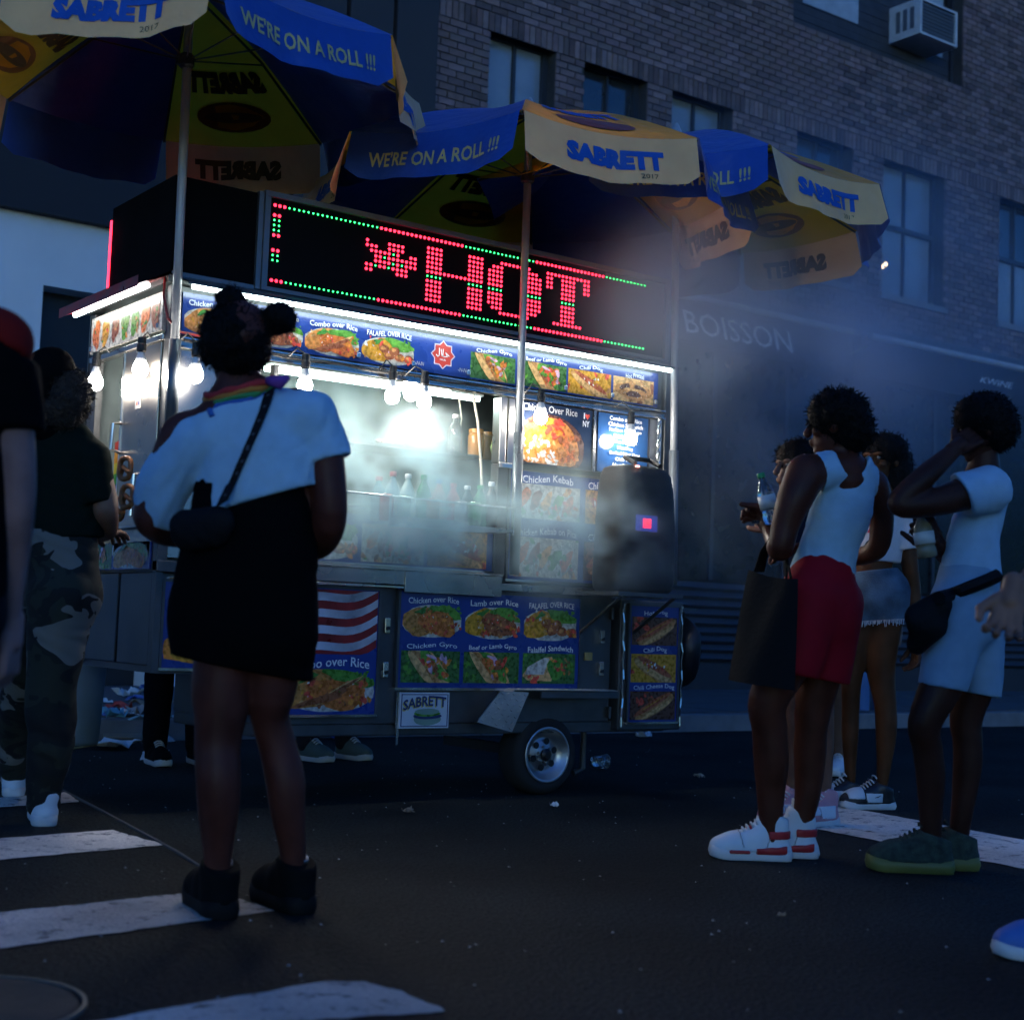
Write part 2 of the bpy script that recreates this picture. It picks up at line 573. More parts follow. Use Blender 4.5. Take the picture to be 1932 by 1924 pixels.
# air conditioner in the upper window
ac = thing("air_conditioner", "white window air conditioner jutting from the upper storey", "air conditioner", (13.6, WALL_Y - 0.3, 8.98))
m_acw = mat("air conditioner casing", (0.62, 0.66, 0.7), 0.5)
m_acd = mat("air conditioner louvre", (0.12, 0.14, 0.17), 0.5)
ax0, ax1, ay0, ay1, az0, az1 = 13.35, 14.15, WALL_Y - 0.34, WALL_Y + 0.2, 9.02, 9.52
g = MB()
for (a, b) in (((ax0, ay0, az0), (ax1, ay1, az0 + .03)), ((ax0, ay0, az1 - .03), (ax1, ay1, az1)), ((ax0, ay0, az0 + .03), (ax0 + .04, ay1, az1 - .03)), ((ax1 - .04, ay0, az0 + .03), (ax1, ay1, az1 - .03))):
    g.span(a, b, m_acw)
g.build("casing", m_acw, ac)
box("coil", (ax0 + .05, ay0 + .03, az0 + .04), (ax1 - .05, ay0 + .06, az1 - .04), m_acd, ac)
for k in range(3):
    box("side_vent", (ax0 - .006, ay0 + .10 + k * .12, az0 + .1), (ax0 + .002, ay0 + .17 + k * .12, az1 - .1), m_acd, ac)
for k in range(8):
    box("louvre", (ax0 + .05, ay0 + .012, az0 + .06 + k * .05), (ax1 - .05, ay0 + .026, az0 + .075 + k * .05), m_acd, ac)

# ------------------------------------------------------------------ shopfront under the bricks, with awnings
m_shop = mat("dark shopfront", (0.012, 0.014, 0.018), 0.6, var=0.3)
m_slat = mat("shutter slat", (0.05, 0.056, 0.07), 0.5, 0.2)
shop = thing("shopfront", "dark shuttered shopfront below the awnings", "shopfront", (11, WALL_Y, 0.14))
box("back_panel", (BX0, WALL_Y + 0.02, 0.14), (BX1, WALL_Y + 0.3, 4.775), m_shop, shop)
for x in (5.9, 8.55, 12.7, 16.9):
    box("pilaster", (x - .17, WALL_Y - 0.12, 0.145), (x + .17, WALL_Y + 0.015, 4.77), mat("pilaster stone", (0.03, 0.033, 0.04), 0.8), shop, bevel=0.01)
for i, (x0, x1) in enumerate(((6.1, 8.35), (8.75, 12.5), (12.9, 16.7))):
    box("stall_riser", (x0, WALL_Y - 0.08, 0.145), (x1, WALL_Y + 0.015, 0.46), mat("pilaster stone", (0.03, 0.033, 0.04), 0.8), shop)
    for k in range(9):
        g = MB()
        z0 = 0.48 + k * 0.105
        g.add([(x0, WALL_Y - .005, z0), (x1, WALL_Y - .005, z0), (x1, WALL_Y - .055, z0 + .035), (x0, WALL_Y - .055, z0 + .035), (x0, WALL_Y - .005, z0 + .1), (x1, WALL_Y - .005, z0 + .1)], [(0, 1, 2, 3), (3, 2, 5, 4)])
        g.build("slat", m_slat, shop)
    box("glazing", (x0, WALL_Y - 0.02, 1.45), (x1, WALL_Y + 0.012, 4.2), mat("shop glass", (0.008, 0.01, 0.012), 0.3, spec=0.25), shop)
    for k in range(1, 3):
        xm = x0 + (x1 - x0) * k / 3
        box("glazing_bar", (xm - .03, WALL_Y - 0.05, 1.45), (xm + .03, WALL_Y - 0.022, 4.2), m_frame, shop)


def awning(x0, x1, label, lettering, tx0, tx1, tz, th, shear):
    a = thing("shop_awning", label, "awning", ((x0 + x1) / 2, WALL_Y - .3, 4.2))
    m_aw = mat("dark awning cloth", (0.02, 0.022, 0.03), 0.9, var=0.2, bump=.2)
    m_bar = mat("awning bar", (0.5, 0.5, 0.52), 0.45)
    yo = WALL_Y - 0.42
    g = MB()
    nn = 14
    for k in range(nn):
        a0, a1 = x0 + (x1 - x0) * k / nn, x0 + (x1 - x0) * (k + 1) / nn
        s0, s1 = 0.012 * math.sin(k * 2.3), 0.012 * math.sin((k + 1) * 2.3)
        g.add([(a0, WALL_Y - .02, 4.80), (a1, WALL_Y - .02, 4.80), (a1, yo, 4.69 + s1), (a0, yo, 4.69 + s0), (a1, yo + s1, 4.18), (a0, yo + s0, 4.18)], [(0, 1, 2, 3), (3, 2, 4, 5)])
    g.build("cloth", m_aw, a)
    MB().tube([(x0, yo - .01, 4.70), (x1, yo - .01, 4.70)], 0.045, n=10).build("front_bar", m_bar, a)
    MB().tube([(x0, yo - .005, 4.17), (x1, yo - .005, 4.17)], 0.012, n=6).build("hem_bar", m_aw, a)
    for x in (x0 + .15, x1 - .15):
        MB().tube([(x, WALL_Y - .02, 4.55), (x, yo + .03, 4.66)], 0.02, n=6).build("arm", m_bar, a)
    v, f = text_fit(lettering, tx1 - tx0, th, 0.004, shear)
    MB().add([((tx0 + tx1) / 2 + p_[0], yo - 0.03, tz + p_[1]) for p_ in v], f).build("lettering", mat("awning lettering", (0.85, 0.86, 0.88), 0.6), a)


awning(8.75, 12.0, "dark shop awning lettered BOISSON with a pale front bar", "BOISSON", on_y(1287, 600, WALL_Y - .45)[0], on_y(1497, 650, WALL_Y - .45)[0], on_y(1390, 625, WALL_Y - .45)[2], 0.26, -0.25)
awning(12.35, 17.2, "dark awning with a pale bar and small lettering near its end", "KWINE", on_y(1849, 716, WALL_Y - .45)[0], on_y(1912, 728, WALL_Y - .45)[0], on_y(1880, 722, WALL_Y - .45)[2], 0.085, 0.3)

# ------------------------------------------------------------------ pale-fronted building behind the cart's end
pale = thing("stone_building", "dark building with a smooth pale ground floor and dark doorway", "building", (1.0, WALL_Y, 0))
m_pale = mat("pale stucco", (0.86, 0.86, 0.86), 0.8, var=0.06, scale=1.5, bump=.1)
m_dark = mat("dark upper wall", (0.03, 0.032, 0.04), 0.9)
box("upper_wall", (-14, WALL_Y, 4.285), (5.69, WALL_Y + .4, 12.5), m_dark, pale)
for (a, b, z0, z1) in ((-14, 1.80, 0.14, 4.28), (1.80, 2.95, 3.67, 4.28), (2.95, 5.69, 0.14, 4.28)):
    box("ground_floor_wall", (a, WALL_Y - .05, z0), (b, WALL_Y + .4, z1), m_pale, pale)
box("doorway", (1.80, WALL_Y + .22, 0.14), (2.95, WALL_Y + .32, 3.67), mat("dark door", (0.015, 0.016, 0.02), 0.5), pale)
box("fascia", (-14, WALL_Y - .16, 4.282), (5.69, WALL_Y - .002, 4.5), m_dark, pale)
for k in range(4):
    x = 3.6 + k * 0.55
    box("facade_panel", (x, WALL_Y - .16, 4.52), (x + .5, WALL_Y - .01, 11), mat("dark cladding", (0.05, 0.052, 0.06), 0.8), pale)

# ================================================================== FOOD PICTURES (flat print built as thin layers)
FOOD = dict(
    plate=(0.56, 0.53, 0.48), rice=(0.58, 0.23, 0.05), chicken=(0.60, 0.16, 0.03), meat=(0.28, 0.085, 0.03), dark=(0.10, 0.04, 0.025), tomato=(0.62, 0.07, 0.04), lettuce=(0.10, 0.28, 0.03),
    herb=(0.06, 0.22, 0.03), onion=(0.62, 0.38, 0.52), bread=(0.66, 0.38, 0.15), crust=(0.48, 0.22, 0.07), sauce=(0.82, 0.78, 0.70), yellow=(0.60, 0.29, 0.02), sausage=(0.42, 0.10, 0.04), green_bg=(0.05, 0.14, 0.03), orange=(0.75, 0.25, 0.03))
for k_, c_ in list(FOOD.items()):
    FOOD[k_] = mat("print " + k_, c_, 0.3, var=0.45, scale=55, detail=6, coat=0.35)
m_blue = mat("blue menu print", (0.015, 0.045, 0.26), 0.3, var=0.08, coat=0.4)
m_white_print = mat("white print lettering", (0.8, 0.82, 0.86), 0.4, var=0.03)


class Pic:
    """a picture in the rectangle u 0..w, v 0..h made of overlapping flat shapes"""

    def __init__(s, w, h, rng):
        s.w, s.h, s.r, s.items = w, h, rng, []

    def poly(s, pts, m):
        s.items.append(([(min(max(u, 0), s.w), min(max(v, 0), s.h)) for u, v in pts], m))

    def blob(s, u, v, a, b, m, ang=0.0, rough=0.12, n=14):
        ph = s.r.uniform(0, 6)
        pts = []
        for k in range(n):
            t = 2 * math.pi * k / n
            q = 1 + rough * math.sin(3 * t + ph) + rough * s.r.uniform(-.8, .8)
            x, y = a * q * math.cos(t), b * q * math.sin(t)
            pts.append((u + x * math.cos(ang) - y * math.sin(ang), v + x * math.sin(ang) + y * math.cos(ang)))
        s.poly(pts, m)

    def scatter(s, n, u0, u1, v0, v1, size, names, stretch=1.6):
        for _ in range(n):
            a = size * s.r.uniform(.6, 1.4)
            s.blob(s.r.uniform(u0, u1), s.r.uniform(v0, v1), a * s.r.uniform(1, stretch), a / s.r.uniform(1, stretch), FOOD[s.r.choice(names)], s.r.uniform(0, 3), .22, 9)


def food(kind, w, h, rng):
    p = Pic(w, h, rng)
    W, H = w, h
    if kind in ('rice', 'combo', 'falafel', 'lamb'):
        p.blob(W * .5, H * .48, W * .52, H * .5, FOOD['plate'], 0, .02, 22)
        p.blob(W * .32, H * .5, W * .34, H * .42, FOOD['yellow' if kind in ('lamb', 'falafel') else 'rice'], .2, .08, 18)
        p.scatter(26, W * .05, W * .5, H * .15, H * .8, H * .035, ['rice', 'yellow', 'bread'], 2.2)
        p.blob(W * .72, H * .78, W * .3, H * .2, FOOD['lettuce'], -.2, .2)
        p.scatter(14, W * .5, W * .98, H * .62, H * .95, H * .05, ['lettuce', 'herb', 'lettuce'])
        if kind == 'falafel':
            p.scatter(10, W * .05, W * .4, H * .6, H * .95, H * .06, ['tomato', 'sauce', 'tomato'])
            for (u, v) in ((.42, .55), (.62, .52), (.72, .3), (.9, .28), (.52, .32)):
                p.blob(W * u, H * v, W * .1, H * .15, FOOD['meat'], 0, .06)
                p.blob(W * u - W * .02, H * v + H * .03, W * .05, H * .07, FOOD['crust'], 0, .15)
        else:
            c = ['chicken', 'chicken', 'orange', 'meat'] if kind != 'lamb' else ['meat', 'dark', 'meat', 'crust']
            p.blob(W * .6, H * .42, W * .32, H * .34, FOOD[c[0]], -.2, .12)
            p.scatter(44, W * .3, W * .92, H * .1, H * .78, H * .055, c + ['tomato'])
            if kind == 'combo':
                p.blob(W * .62, H * .5, W * .26, H * .07, FOOD['bread'], .5, .1)
                p.blob(W * .60, H * .46, W * .25, H * .06, FOOD['meat'], .5, .1)
                p.blob(W * .45, H * .3, W * .28, H * .09, FOOD['meat'], .25, .15)
        p.scatter(8, W * .75, W * .98, H * .12, H * .4, H * .06, ['tomato', 'orange'])
        p.scatter(9, W * .2, W * .8, H * .3, H * .7, H * .022, ['sauce', 'onion', 'herb', 'bread'])
        p.blob(W * .3, H * .8, W * .1, H * .08, FOOD['herb'], .4, .3)
    elif kind == 'gyro':
        p.poly([(0, 0), (W, 0), (W, H), (0, H)], FOOD['green_bg'])
        p.scatter(26, 0, W, 0, H, H * .07, ['lettuce', 'herb', 'green_bg'])
        p.blob(W * .5, H * .5, W * .42, H * .36, FOOD['bread'], -.75, .03, 20)
        p.blob(W * .42, H * .48, W * .36, H * .2, FOOD['crust'], -.8, .05)
        p.blob(W * .56, H * .54, W * .34, H * .22, FOOD['lettuce'], -.75, .15)
        p.scatter(34, W * .34, W * .80, H * .2, H * .8, H * .085, ['chicken', 'tomato', 'orange', 'meat', 'chicken', 'onion'])
        p.blob(W * .33, H * .42, W * .36, H * .14, FOOD['bread'], -.85, .04, 18)
        p.blob(W * .5, H * .82, W * .1, H * .05, FOOD['onion'], -.3, .1)
    elif kind == 'dog':
        p.poly([(0, 0), (W, 0), (W, H), (0, H)], FOOD['yellow'])
        p.scatter(9, 0, W, 0, H, H * .13, ['orange', 'yellow', 'tomato', 'crust'])
        p.blob(W * .5, H * .42, W * .48, H * .27, FOOD['crust'], -.42, .03, 22)
        p.blob(W * .5, H * .38, W * .45, H * .17, FOOD['bread'], -.42, .03, 22)
        p.blob(W * .53, H * .55, W * .42, H * .13, FOOD['sausage'], -.42, .03, 18)
        p.scatter(16, W * .25, W * .82, H * .42, H * .72, H * .045, ['sauce', 'sauce', 'yellow', 'tomato'])
    elif kind == 'hotdog':
        p.poly([(0, 0), (W, 0), (W, H), (0, H)], FOOD['dark'])
        p.scatter(8, 0, W * .5, H * .5, H, H * .12, ['tomato', 'meat', 'dark'])
        p.blob(W * .55, H * .45, W * .46, H * .25, FOOD['crust'], .45, .03, 20)
        p.blob(W * .5, H * .55, W * .45, H * .12, FOOD['sausage'], .45, .03, 20)
        p.blob(W * .6, H * .36, W * .38, H * .08, FOOD['bread'], .45, .03, 20)
        p.blob(W * .5, H * .57, W * .3, H * .02, FOOD['yellow'], .45, .2, 16)
    elif kind == 'pretzel':
        p.poly([(0, 0), (W, 0), (W, H), (0, H)], FOOD['bread'])
        p.scatter(12, 0, W, 0, H, H * .12, ['crust', 'bread', 'meat'])
        for (u, v, a, b, an) in ((.3, .62, .28, .26, .3), (.66, .58, .3, .28, -.3), (.5, .34, .34, .26, 0)):
            p.blob(W * u, H * v, W * a, H * b, FOOD['crust'], an, .05, 18)
            p.blob(W * u, H * v, W * a * .55, H * b * .5, FOOD['dark'], an, .08, 14)
            p.blob(W * u - W * .03, H * v + H * b * .75, W * a * .6, H * .05, FOOD['bread'], an, .1)
        p.scatter(26, W * .1, W * .9, H * .15, H * .85, H * .014, ['sauce'])
    elif kind == 'wrap':
        p.poly([(0, 0), (W, 0), (W, H), (0, H)], FOOD['green_bg'])
        p.scatter(14, 0, W, H * .4, H, H * .1, ['herb', 'lettuce', 'orange'])
        p.poly([(W * .0, H * .25), (W * .1, H * .1), (W * .55, H * .08), (W * .62, H * .5), (W * .55, H * .9), (W * .4, H * .86), (W * .1, H * .55)], FOOD['bread'])
        p.poly([(W * .05, H * .3), (W * .4, H * .3), (W * .5, H * .84), (W * .4, H * .86), (W * .1, H * .55)], FOOD['plate'])
        p.blob(W * .62, H * .5, W * .16, H * .38, FOOD['lettuce'], .1, .1)
        p.scatter(22, W * .5, W * .9, H * .1, H * .8, H * .06, ['meat', 'crust', 'tomato', 'herb', 'orange'])
        p.scatter(5, 0, W * .3, 0, H * .25, H * .1, ['tomato'])
    elif kind == 'kebab':
        p.poly([(0, 0), (W, 0), (W, H), (0, H)], FOOD['plate'])
        p.scatter(18, 0, W, 0, H, H * .09, ['bread', 'lettuce', 'rice', 'plate'])
        for k in range(5):
            p.blob(W * (.18 + .16 * k), H * (.6 - .04 * k), W * .06, H * .32, FOOD[('chicken', 'meat', 'bread', 'lettuce', 'chicken')[k]], -.5, .12, 16)
        p.scatter(22, W * .2, W * .95, H * .08, H * .55, H * .06, ['tomato', 'meat', 'lettuce', 'crust', 'herb'])
    elif kind == 'skewer':
        p.poly([(0, 0), (W, 0), (W, H), (0, H)], FOOD['plate'])
        for k in range(7):
            p.blob(W * (.08 + .14 * k), H * .5, W * .055, H * .42, FOOD[('chicken', 'yellow', 'meat', 'lettuce', 'lettuce', 'chicken', 'meat')[k]], -.12, .15, 16)
            p.scatter(5, W * (.03 + .14 * k), W * (.13 + .14 * k), H * .1, H * .9, H * .06, ['tomato', 'orange', 'herb', 'crust'])
    elif kind == 'drinks':
        p.poly([(0, 0), (W, 0), (W, H), (0, H)], m_blue)
        p.blob(W * .55, H * .55, W * .18, H * .42, FOOD['meat'], .1, .05, 18)
        p.blob(W * .6, H * .75, W * .14, H * .16, FOOD['orange'], .1, .08)
        p.blob(W * .35, H * .25, W * .4, H * .22, FOOD['orange'], 0, .08, 18)
        p.blob(W * .25, H * .2, W * .2, H * .14, FOOD['yellow'], 0, .1)
        p.scatter(8, W * .3, W * .9, H * .2, H * .9, H * .05, ['tomato', 'yellow', 'orange'])
    return p


def put_pic(pic, parent, org, ux, vx, nrm, name="food_picture"):
    """lay the layers on a plane: org + u*ux + v*vx, rising along nrm"""
    g = MB()
    org, ux, vx, nrm = map(np.array, (org, ux, vx, nrm))
    for i, (pts, m) in enumerate(pic.items):
        lift = 0.0008 + i * 0.00006
        vs_ = [org + ux * u + vx * v + nrm * lift for u, v in pts]
        g.add(vs_, [tuple(range(len(vs_)))], m)
    return g.build(name, None, parent)


def put_text(s, parent, org, ux, vx, nrm, w, h, m, lift=0.009, bold=0.012, wave=0.0, shear=0.0, name="lettering", mirror=False):
    v, f = text_fit(s, w, h, bold, shear)
    org, ux, vx, nrm = map(np.array, (org, ux, vx, nrm))
    vs_ = []
    for a, b in v:
        bb = b + wave * math.sin(a / w * 2 * math.pi * 0.9 + 0.6)
        vs_.append(org + ux * a + vx * bb + nrm * lift)
    return MB().add(vs_, f, m).build(name, m, parent)


UX, VZ, NF = (1, 0, 0), (0, 0, 1), (0, -1, 0)            # on the cart's front
frng = random.Random(11)

# ================================================================== FOOD CART
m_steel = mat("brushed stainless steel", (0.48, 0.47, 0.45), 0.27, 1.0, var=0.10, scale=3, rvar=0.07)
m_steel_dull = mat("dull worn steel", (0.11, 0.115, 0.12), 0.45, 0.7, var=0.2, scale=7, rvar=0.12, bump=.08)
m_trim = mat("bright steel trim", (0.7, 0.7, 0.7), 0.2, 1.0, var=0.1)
m_black = mat("black plastic", (0.012, 0.012, 0.013), 0.45)
m_rubber = mat("black rubber", (0.015, 0.015, 0.016), 0.8)
m_tube = mat("lit fluorescent tube", (0.9, 0.95, 0.95), emit=(0.80, 1.0, 0.97), estr=10.0)
m_tube_in = mat("lit fluorescent tube inside", (0.9, 0.95, 0.95), emit=(0.74, 1.0, 0.96), estr=9.0)
m_bulb = mat("lit bulb", (0.95, 0.95, 0.9), emit=(1.0, 0.92, 0.82), estr=105.0)
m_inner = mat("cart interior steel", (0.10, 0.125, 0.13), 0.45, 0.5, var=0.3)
m_lens = mat("white diffuser", (0.8, 0.82, 0.82), 0.5)
m_red = mat("red LED", (0.8, 0.02, 0.03), emit=(1.0, 0.02, 0.05), estr=4.5)
m_green = mat("green LED", (0.02, 0.8, 0.1), emit=(0.03, 1.0, 0.16), estr=4.5)

cart = thing("food_cart", "stainless steel halal food cart with lit menu boards and an LED sign", "food cart", (1.4, 0.45, 0))
CX1, CY1 = 2.80, 0.93


def part(name, a, b, m, parent=None, bevel=0.0):
    return box(name, a, b, m, parent or cart, bevel)


# --- chassis and lower body
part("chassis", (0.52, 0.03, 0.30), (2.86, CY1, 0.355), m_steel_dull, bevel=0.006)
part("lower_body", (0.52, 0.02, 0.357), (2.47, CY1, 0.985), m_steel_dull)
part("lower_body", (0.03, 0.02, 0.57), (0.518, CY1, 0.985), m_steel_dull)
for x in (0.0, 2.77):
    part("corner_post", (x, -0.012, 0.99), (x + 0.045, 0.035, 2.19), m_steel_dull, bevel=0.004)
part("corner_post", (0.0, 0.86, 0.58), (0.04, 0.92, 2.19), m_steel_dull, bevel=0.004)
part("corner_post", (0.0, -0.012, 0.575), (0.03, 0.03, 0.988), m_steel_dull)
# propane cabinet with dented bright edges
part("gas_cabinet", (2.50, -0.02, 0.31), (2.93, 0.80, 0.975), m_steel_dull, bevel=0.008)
for x, amp in ((2.515, .006), (2.915, .007)):
    pth = [(x + amp * math.sin(k * 1.7) * (k % 3 - 1), -0.028 + .003 * math.sin(k * 2.2), 0.33 + k * 0.048) for k in range(14)]
    MB().tube(pth, 0.008, n=6).build("dented_edge", m_trim, cart)
# counter band
part("counter_band", (0.56, -0.03, 0.985), (1.735, 0.04, 1.052), m_steel, bevel=0.004)
part("counter_band", (1.19, -0.038, 0.955), (1.735, -0.031, 1.05), m_steel, bevel=0.002)
part("counter_band", (1.74, -0.018, 0.985), (2.78, 0.04, 1.02), m_steel, bevel=0.003)
part("counter_band", (0.0, -0.02, 0.988), (0.555, 0.04, 1.035), m_steel_dull, bevel=0.003)
for z, xa, xb in ((1.057, .56, 1.735), (0.976, .56, 1.185)):
    MB().tube([(xa, -.034, z), (xb, -.034, z)], 0.006, n=6).build("trim", m_trim, cart)


def panel(x0, x1, z0, z1, y=-0.004, name="menu_panel", frame=0.012, base=None):
    p_ = box(name, (x0, y, z0), (x1, y + 0.02, z1), base or m_blue, cart)
    fr = MB()
    t = frame
    fr.span((x0 - t, y - .006, z0 - t), (x1 + t, y + .018, z0), m_trim).span((x0 - t, y - .006, z1), (x1 + t, y + .018, z1 + t), m_steel_dull)
    fr.span((x0 - t, y - .006, z0), (x0, y + .018, z1), m_steel_dull).span((x1, y - .006, z0), (x1 + t, y + .018, z1), m_steel_dull)
    fr.build("frame", None, p_)
    return p_


def menu_item(p_, kind, x0, x1, z0, z1, text, y, wave=0.006, th=0.028, tw=0.86, tz=None):
    put_pic(food(kind, x1 - x0, z1 - z0, frng), p_, (x0, y, z0), UX, VZ, NF)
    if text:
        put_text(text, p_, ((x0 + x1) / 2, y, tz if tz else z1 + th * 0.55), UX, VZ, NF, (x1 - x0) * tw, th, m_white_print, wave=wave)


# six-dish panel
y = -0.004
p6 = panel(1.19, 2.245, 0.52, 0.965)
for i, (k1, t1, k2, t2) in enumerate((("rice", "Chicken over Rice", "gyro", "Chicken Gyro"), ("lamb", "Lamb over Rice", "gyro", "Beef or Lamb Gyro"), ("falafel", "FALAFEL OVER RICE", "wrap", "Falalfel Sandwich"))):
    xa = 1.205 + i * 0.347
    menu_item(p6, k1, xa, xa + .325, 0.752, 0.905, t1, y, tz=0.925)
    menu_item(p6, k2, xa, xa + .325, 0.543, 0.690, t2, y, tz=0.712)
# flag and combo panel
pf = panel(0.575, 1.075, 0.40, 0.955)
flag = MB()
m_fr, m_fw, m_fb = mat("flag red print", (0.30, 0.015, 0.015), .35, var=.45, scale=8), mat("flag white print", (0.5, 0.48, 0.53), .35, var=.45, scale=7), mat("flag blue print", (0.03, 0.1, 0.35), .35, var=.3)
NS = 11
for s_ in range(NS):
    pts_lo, pts_hi = [], []
    for k in range(13):
        u = k / 12
        off = 0.034 * math.sin(u * 5.6 + 0.2) + 0.15 * u
        for lst, q in ((pts_lo, s_), (pts_hi, s_ + 1)):
            v = 0.655 + (q / NS) * 0.40 + off - 0.09
            lst.append((0.582 + u * 0.488, -0.0052, min(max(v, 0.665), 0.95)))
    flag.add(pts_lo + pts_hi, [(k, k + 1, 14 + k, 13 + k) for k in range(12)], m_fr if s_ % 2 == 0 else m_fw)
flag.build("flag_print", None, pf)
MB().add([(0.582, -.0062, .71), (0.70, -.0062, .745), (0.72, -.0062, .95), (0.582, -.0062, .95)], [(0, 1, 2, 3)]).build("star_field", m_fb, pf)
st = MB()
for i in range(5):
    for j in range(4):
        cx_, cz_ = .60 + j * .027, .76 + i * .037 + j * .006
        st.add([(cx_ + (.009 if k % 2 == 0 else .0036) * math.sin(k * math.pi / 5), -.0066, cz_ + (.009 if k % 2 == 0 else .0036) * math.cos(k * math.pi / 5)) for k in range(10)], [tuple(range(10))])
st.build("star", m_fw, pf)
menu_item(pf, "combo", 0.582, 1.068, 0.412, 0.60, "Combo over Rice", y, wave=.01, th=.042, tw=.86, tz=.625)
# drinks panel by the corner
pd = panel(0.045, 0.50, 0.595, 0.95)
put_pic(food("drinks", 0.44, 0.34, frng), pd, (0.05, y, 0.60), UX, VZ, NF)
menu_item(pd, "rice", 0.05, 0.20, 0.955, 0.975, None, y)
# hot dog panel on the gas cabinet
yd = -0.034
ph = panel(2.555, 2.885, 0.355, 0.945, y=yd)
for z0, k, t in ((0.745, "hotdog", "Hot Dog"), (0.555, "dog", "Chili Dog"), (0.365, "hotdog", "Chili Cheese Dog")):
    menu_item(ph, k, 2.565, 2.875, z0, z0 + .145, t, yd, th=.03, tw=(.52 if len(t) < 12 else .9), tz=z0 + .165)
# badge plate with the hot dog drawing
pb = box("badge_plate", (1.205, -0.012, 0.335), (1.475, 0.018, 0.498), mat("badge white", (0.55, 0.6, 0.68), .4), cart)
m_navy = mat("navy print", (0.01, 0.03, 0.13), .4)
m_gold = mat("gold print", (0.6, 0.48, 0.1), .4)
for a, b in (((1.212, 0.342), (1.468, 0.346)), ((1.212, 0.487), (1.468, 0.491)), ((1.212, .346), (1.216, .487)), ((1.464, .346), (1.468, .487))):
    box("border_line", (a[0], -.0135, a[1]), (b[0], -.0125, b[1]), m_navy, pb)
for dx, dz, m_, lf in ((-.004, -.005, m_gold, .013), (0, 0, m_navy, .0138)):
    v, f = text_fit("SABRETT", 0.235, 0.048, 0.03)
    MB().add([(1.34 + dx + a, -lf, 0.452 + dz + b + 0.020 * (1 - ((a - .03) / .14) ** 2) - .012, ) for a, b in v], f).build("lettering", m_, pb)
hd = Pic(0.16, 0.085, frng)
m_hg = mat("hot dog print green", (0.2, 0.32, 0.26), .4)
hd.blob(.08, .03, .075, .028, m_hg, 0, .02, 18); hd.blob(.08, .045, .08, .014, m_navy, 0, .03, 18); hd.blob(.078, .056, .074, .013, FOOD['lettuce'], 0, .05, 18); hd.blob(.08, .066, .068, .014, m_hg, 0, .02, 18)
put_pic(hd, pb, (1.275, -.0125, .345), UX, VZ, NF, "hot_dog_print")
# bent tail strip below the badge
MB().span((1.196, -.006, .26), (1.206, .0, .50)).build("strap", m_trim, cart)

for (x_, z_) in ((1.128, .80), (1.128, .60), (2.40, .78), (2.40, .62)):
    lt = part("latch", (x_ - .014, -.004, z_ - .035), (x_ + .014, .019, z_ + .035), m_trim, bevel=.003)
    MB().lathe([(.009, -.012), (.009, -.004)], (x_, 0, z_ - .012), m_black, 10, 'y').build("lock_barrel", m_black, lt)
for (x_, z_) in ((.56, .9), (.56, .46), (2.46, .9), (2.46, .40)):
    part("hinge", (x_ - .008, -.008, z_ - .03), (x_ + .008, .018, z_ + .03), m_steel_dull, bevel=.003)
part("inspection_sticker", (2.30, .0135, .66), (2.35, .0195, .70), mat("faded sticker", (.4, .28, .1), .6))

# --- wheel and diamond-plate fender
wheel_c = (2.085, 0.10, 0.195)
wh = MB().lathe([(0.125, -.075), (0.150, -.085), (0.178, -.08), (0.193, -.055), (0.195, 0), (0.193, .055), (0.178, .08), (0.15, .085), (.125, .075)], wheel_c, m_rubber, 40, 'y', cap=False).build("wheel", m_rubber, cart, smooth=True)
m_rim = mat("steel wheel rim", (0.42, 0.44, 0.47), 0.35, 0.85, var=.25)
MB().lathe([(0.137, -.088), (0.131, -.092), (0.122, -.088), (0.118, -.062), (0.095, -.055), (0.088, -.040), (0.074, -.046), (0.030, -.066), (.028, -.066)], wheel_c, m_rim, 40, 'y', cap=False).build("rim", m_rim, wh, smooth=True)
hub = MB().lathe([(0.028, -.064), (0.030, -.082), (0.018, -.090), (0.004, -.091)], wheel_c, m_black, 18, 'y').build("hub_cap", m_black, wh)
for k in range(6):
    a = 2 * math.pi * k / 6 + .3
    MB().lathe([(0.017, -.0575), (0.017, -.056)], (wheel_c[0] + .066 * math.cos(a), wheel_c[1], wheel_c[2] + .066 * math.sin(a)), m_black, 12, 'y').build("rim_hole", m_black, wh)
    MB().lathe([(0.007, -.062), (0.007, -.074)], (wheel_c[0] + .04 * math.cos(a + .5), wheel_c[1], wheel_c[2] + .04 * math.sin(a + .5)), m_rim, 6, 'y').build("wheel_nut", m_rim, wh)
m_diamond = mat("diamond plate steel", (0.42, 0.41, 0.39), 0.42, 0.35, var=.25)
fen = MB()
fy0, fy1 = -0.085, 0.05
A, B, Cc = Vector((1.67, 0, 0.37)), Vector((1.80, 0, 0.515)), Vector((2.44, 0, 0.512))


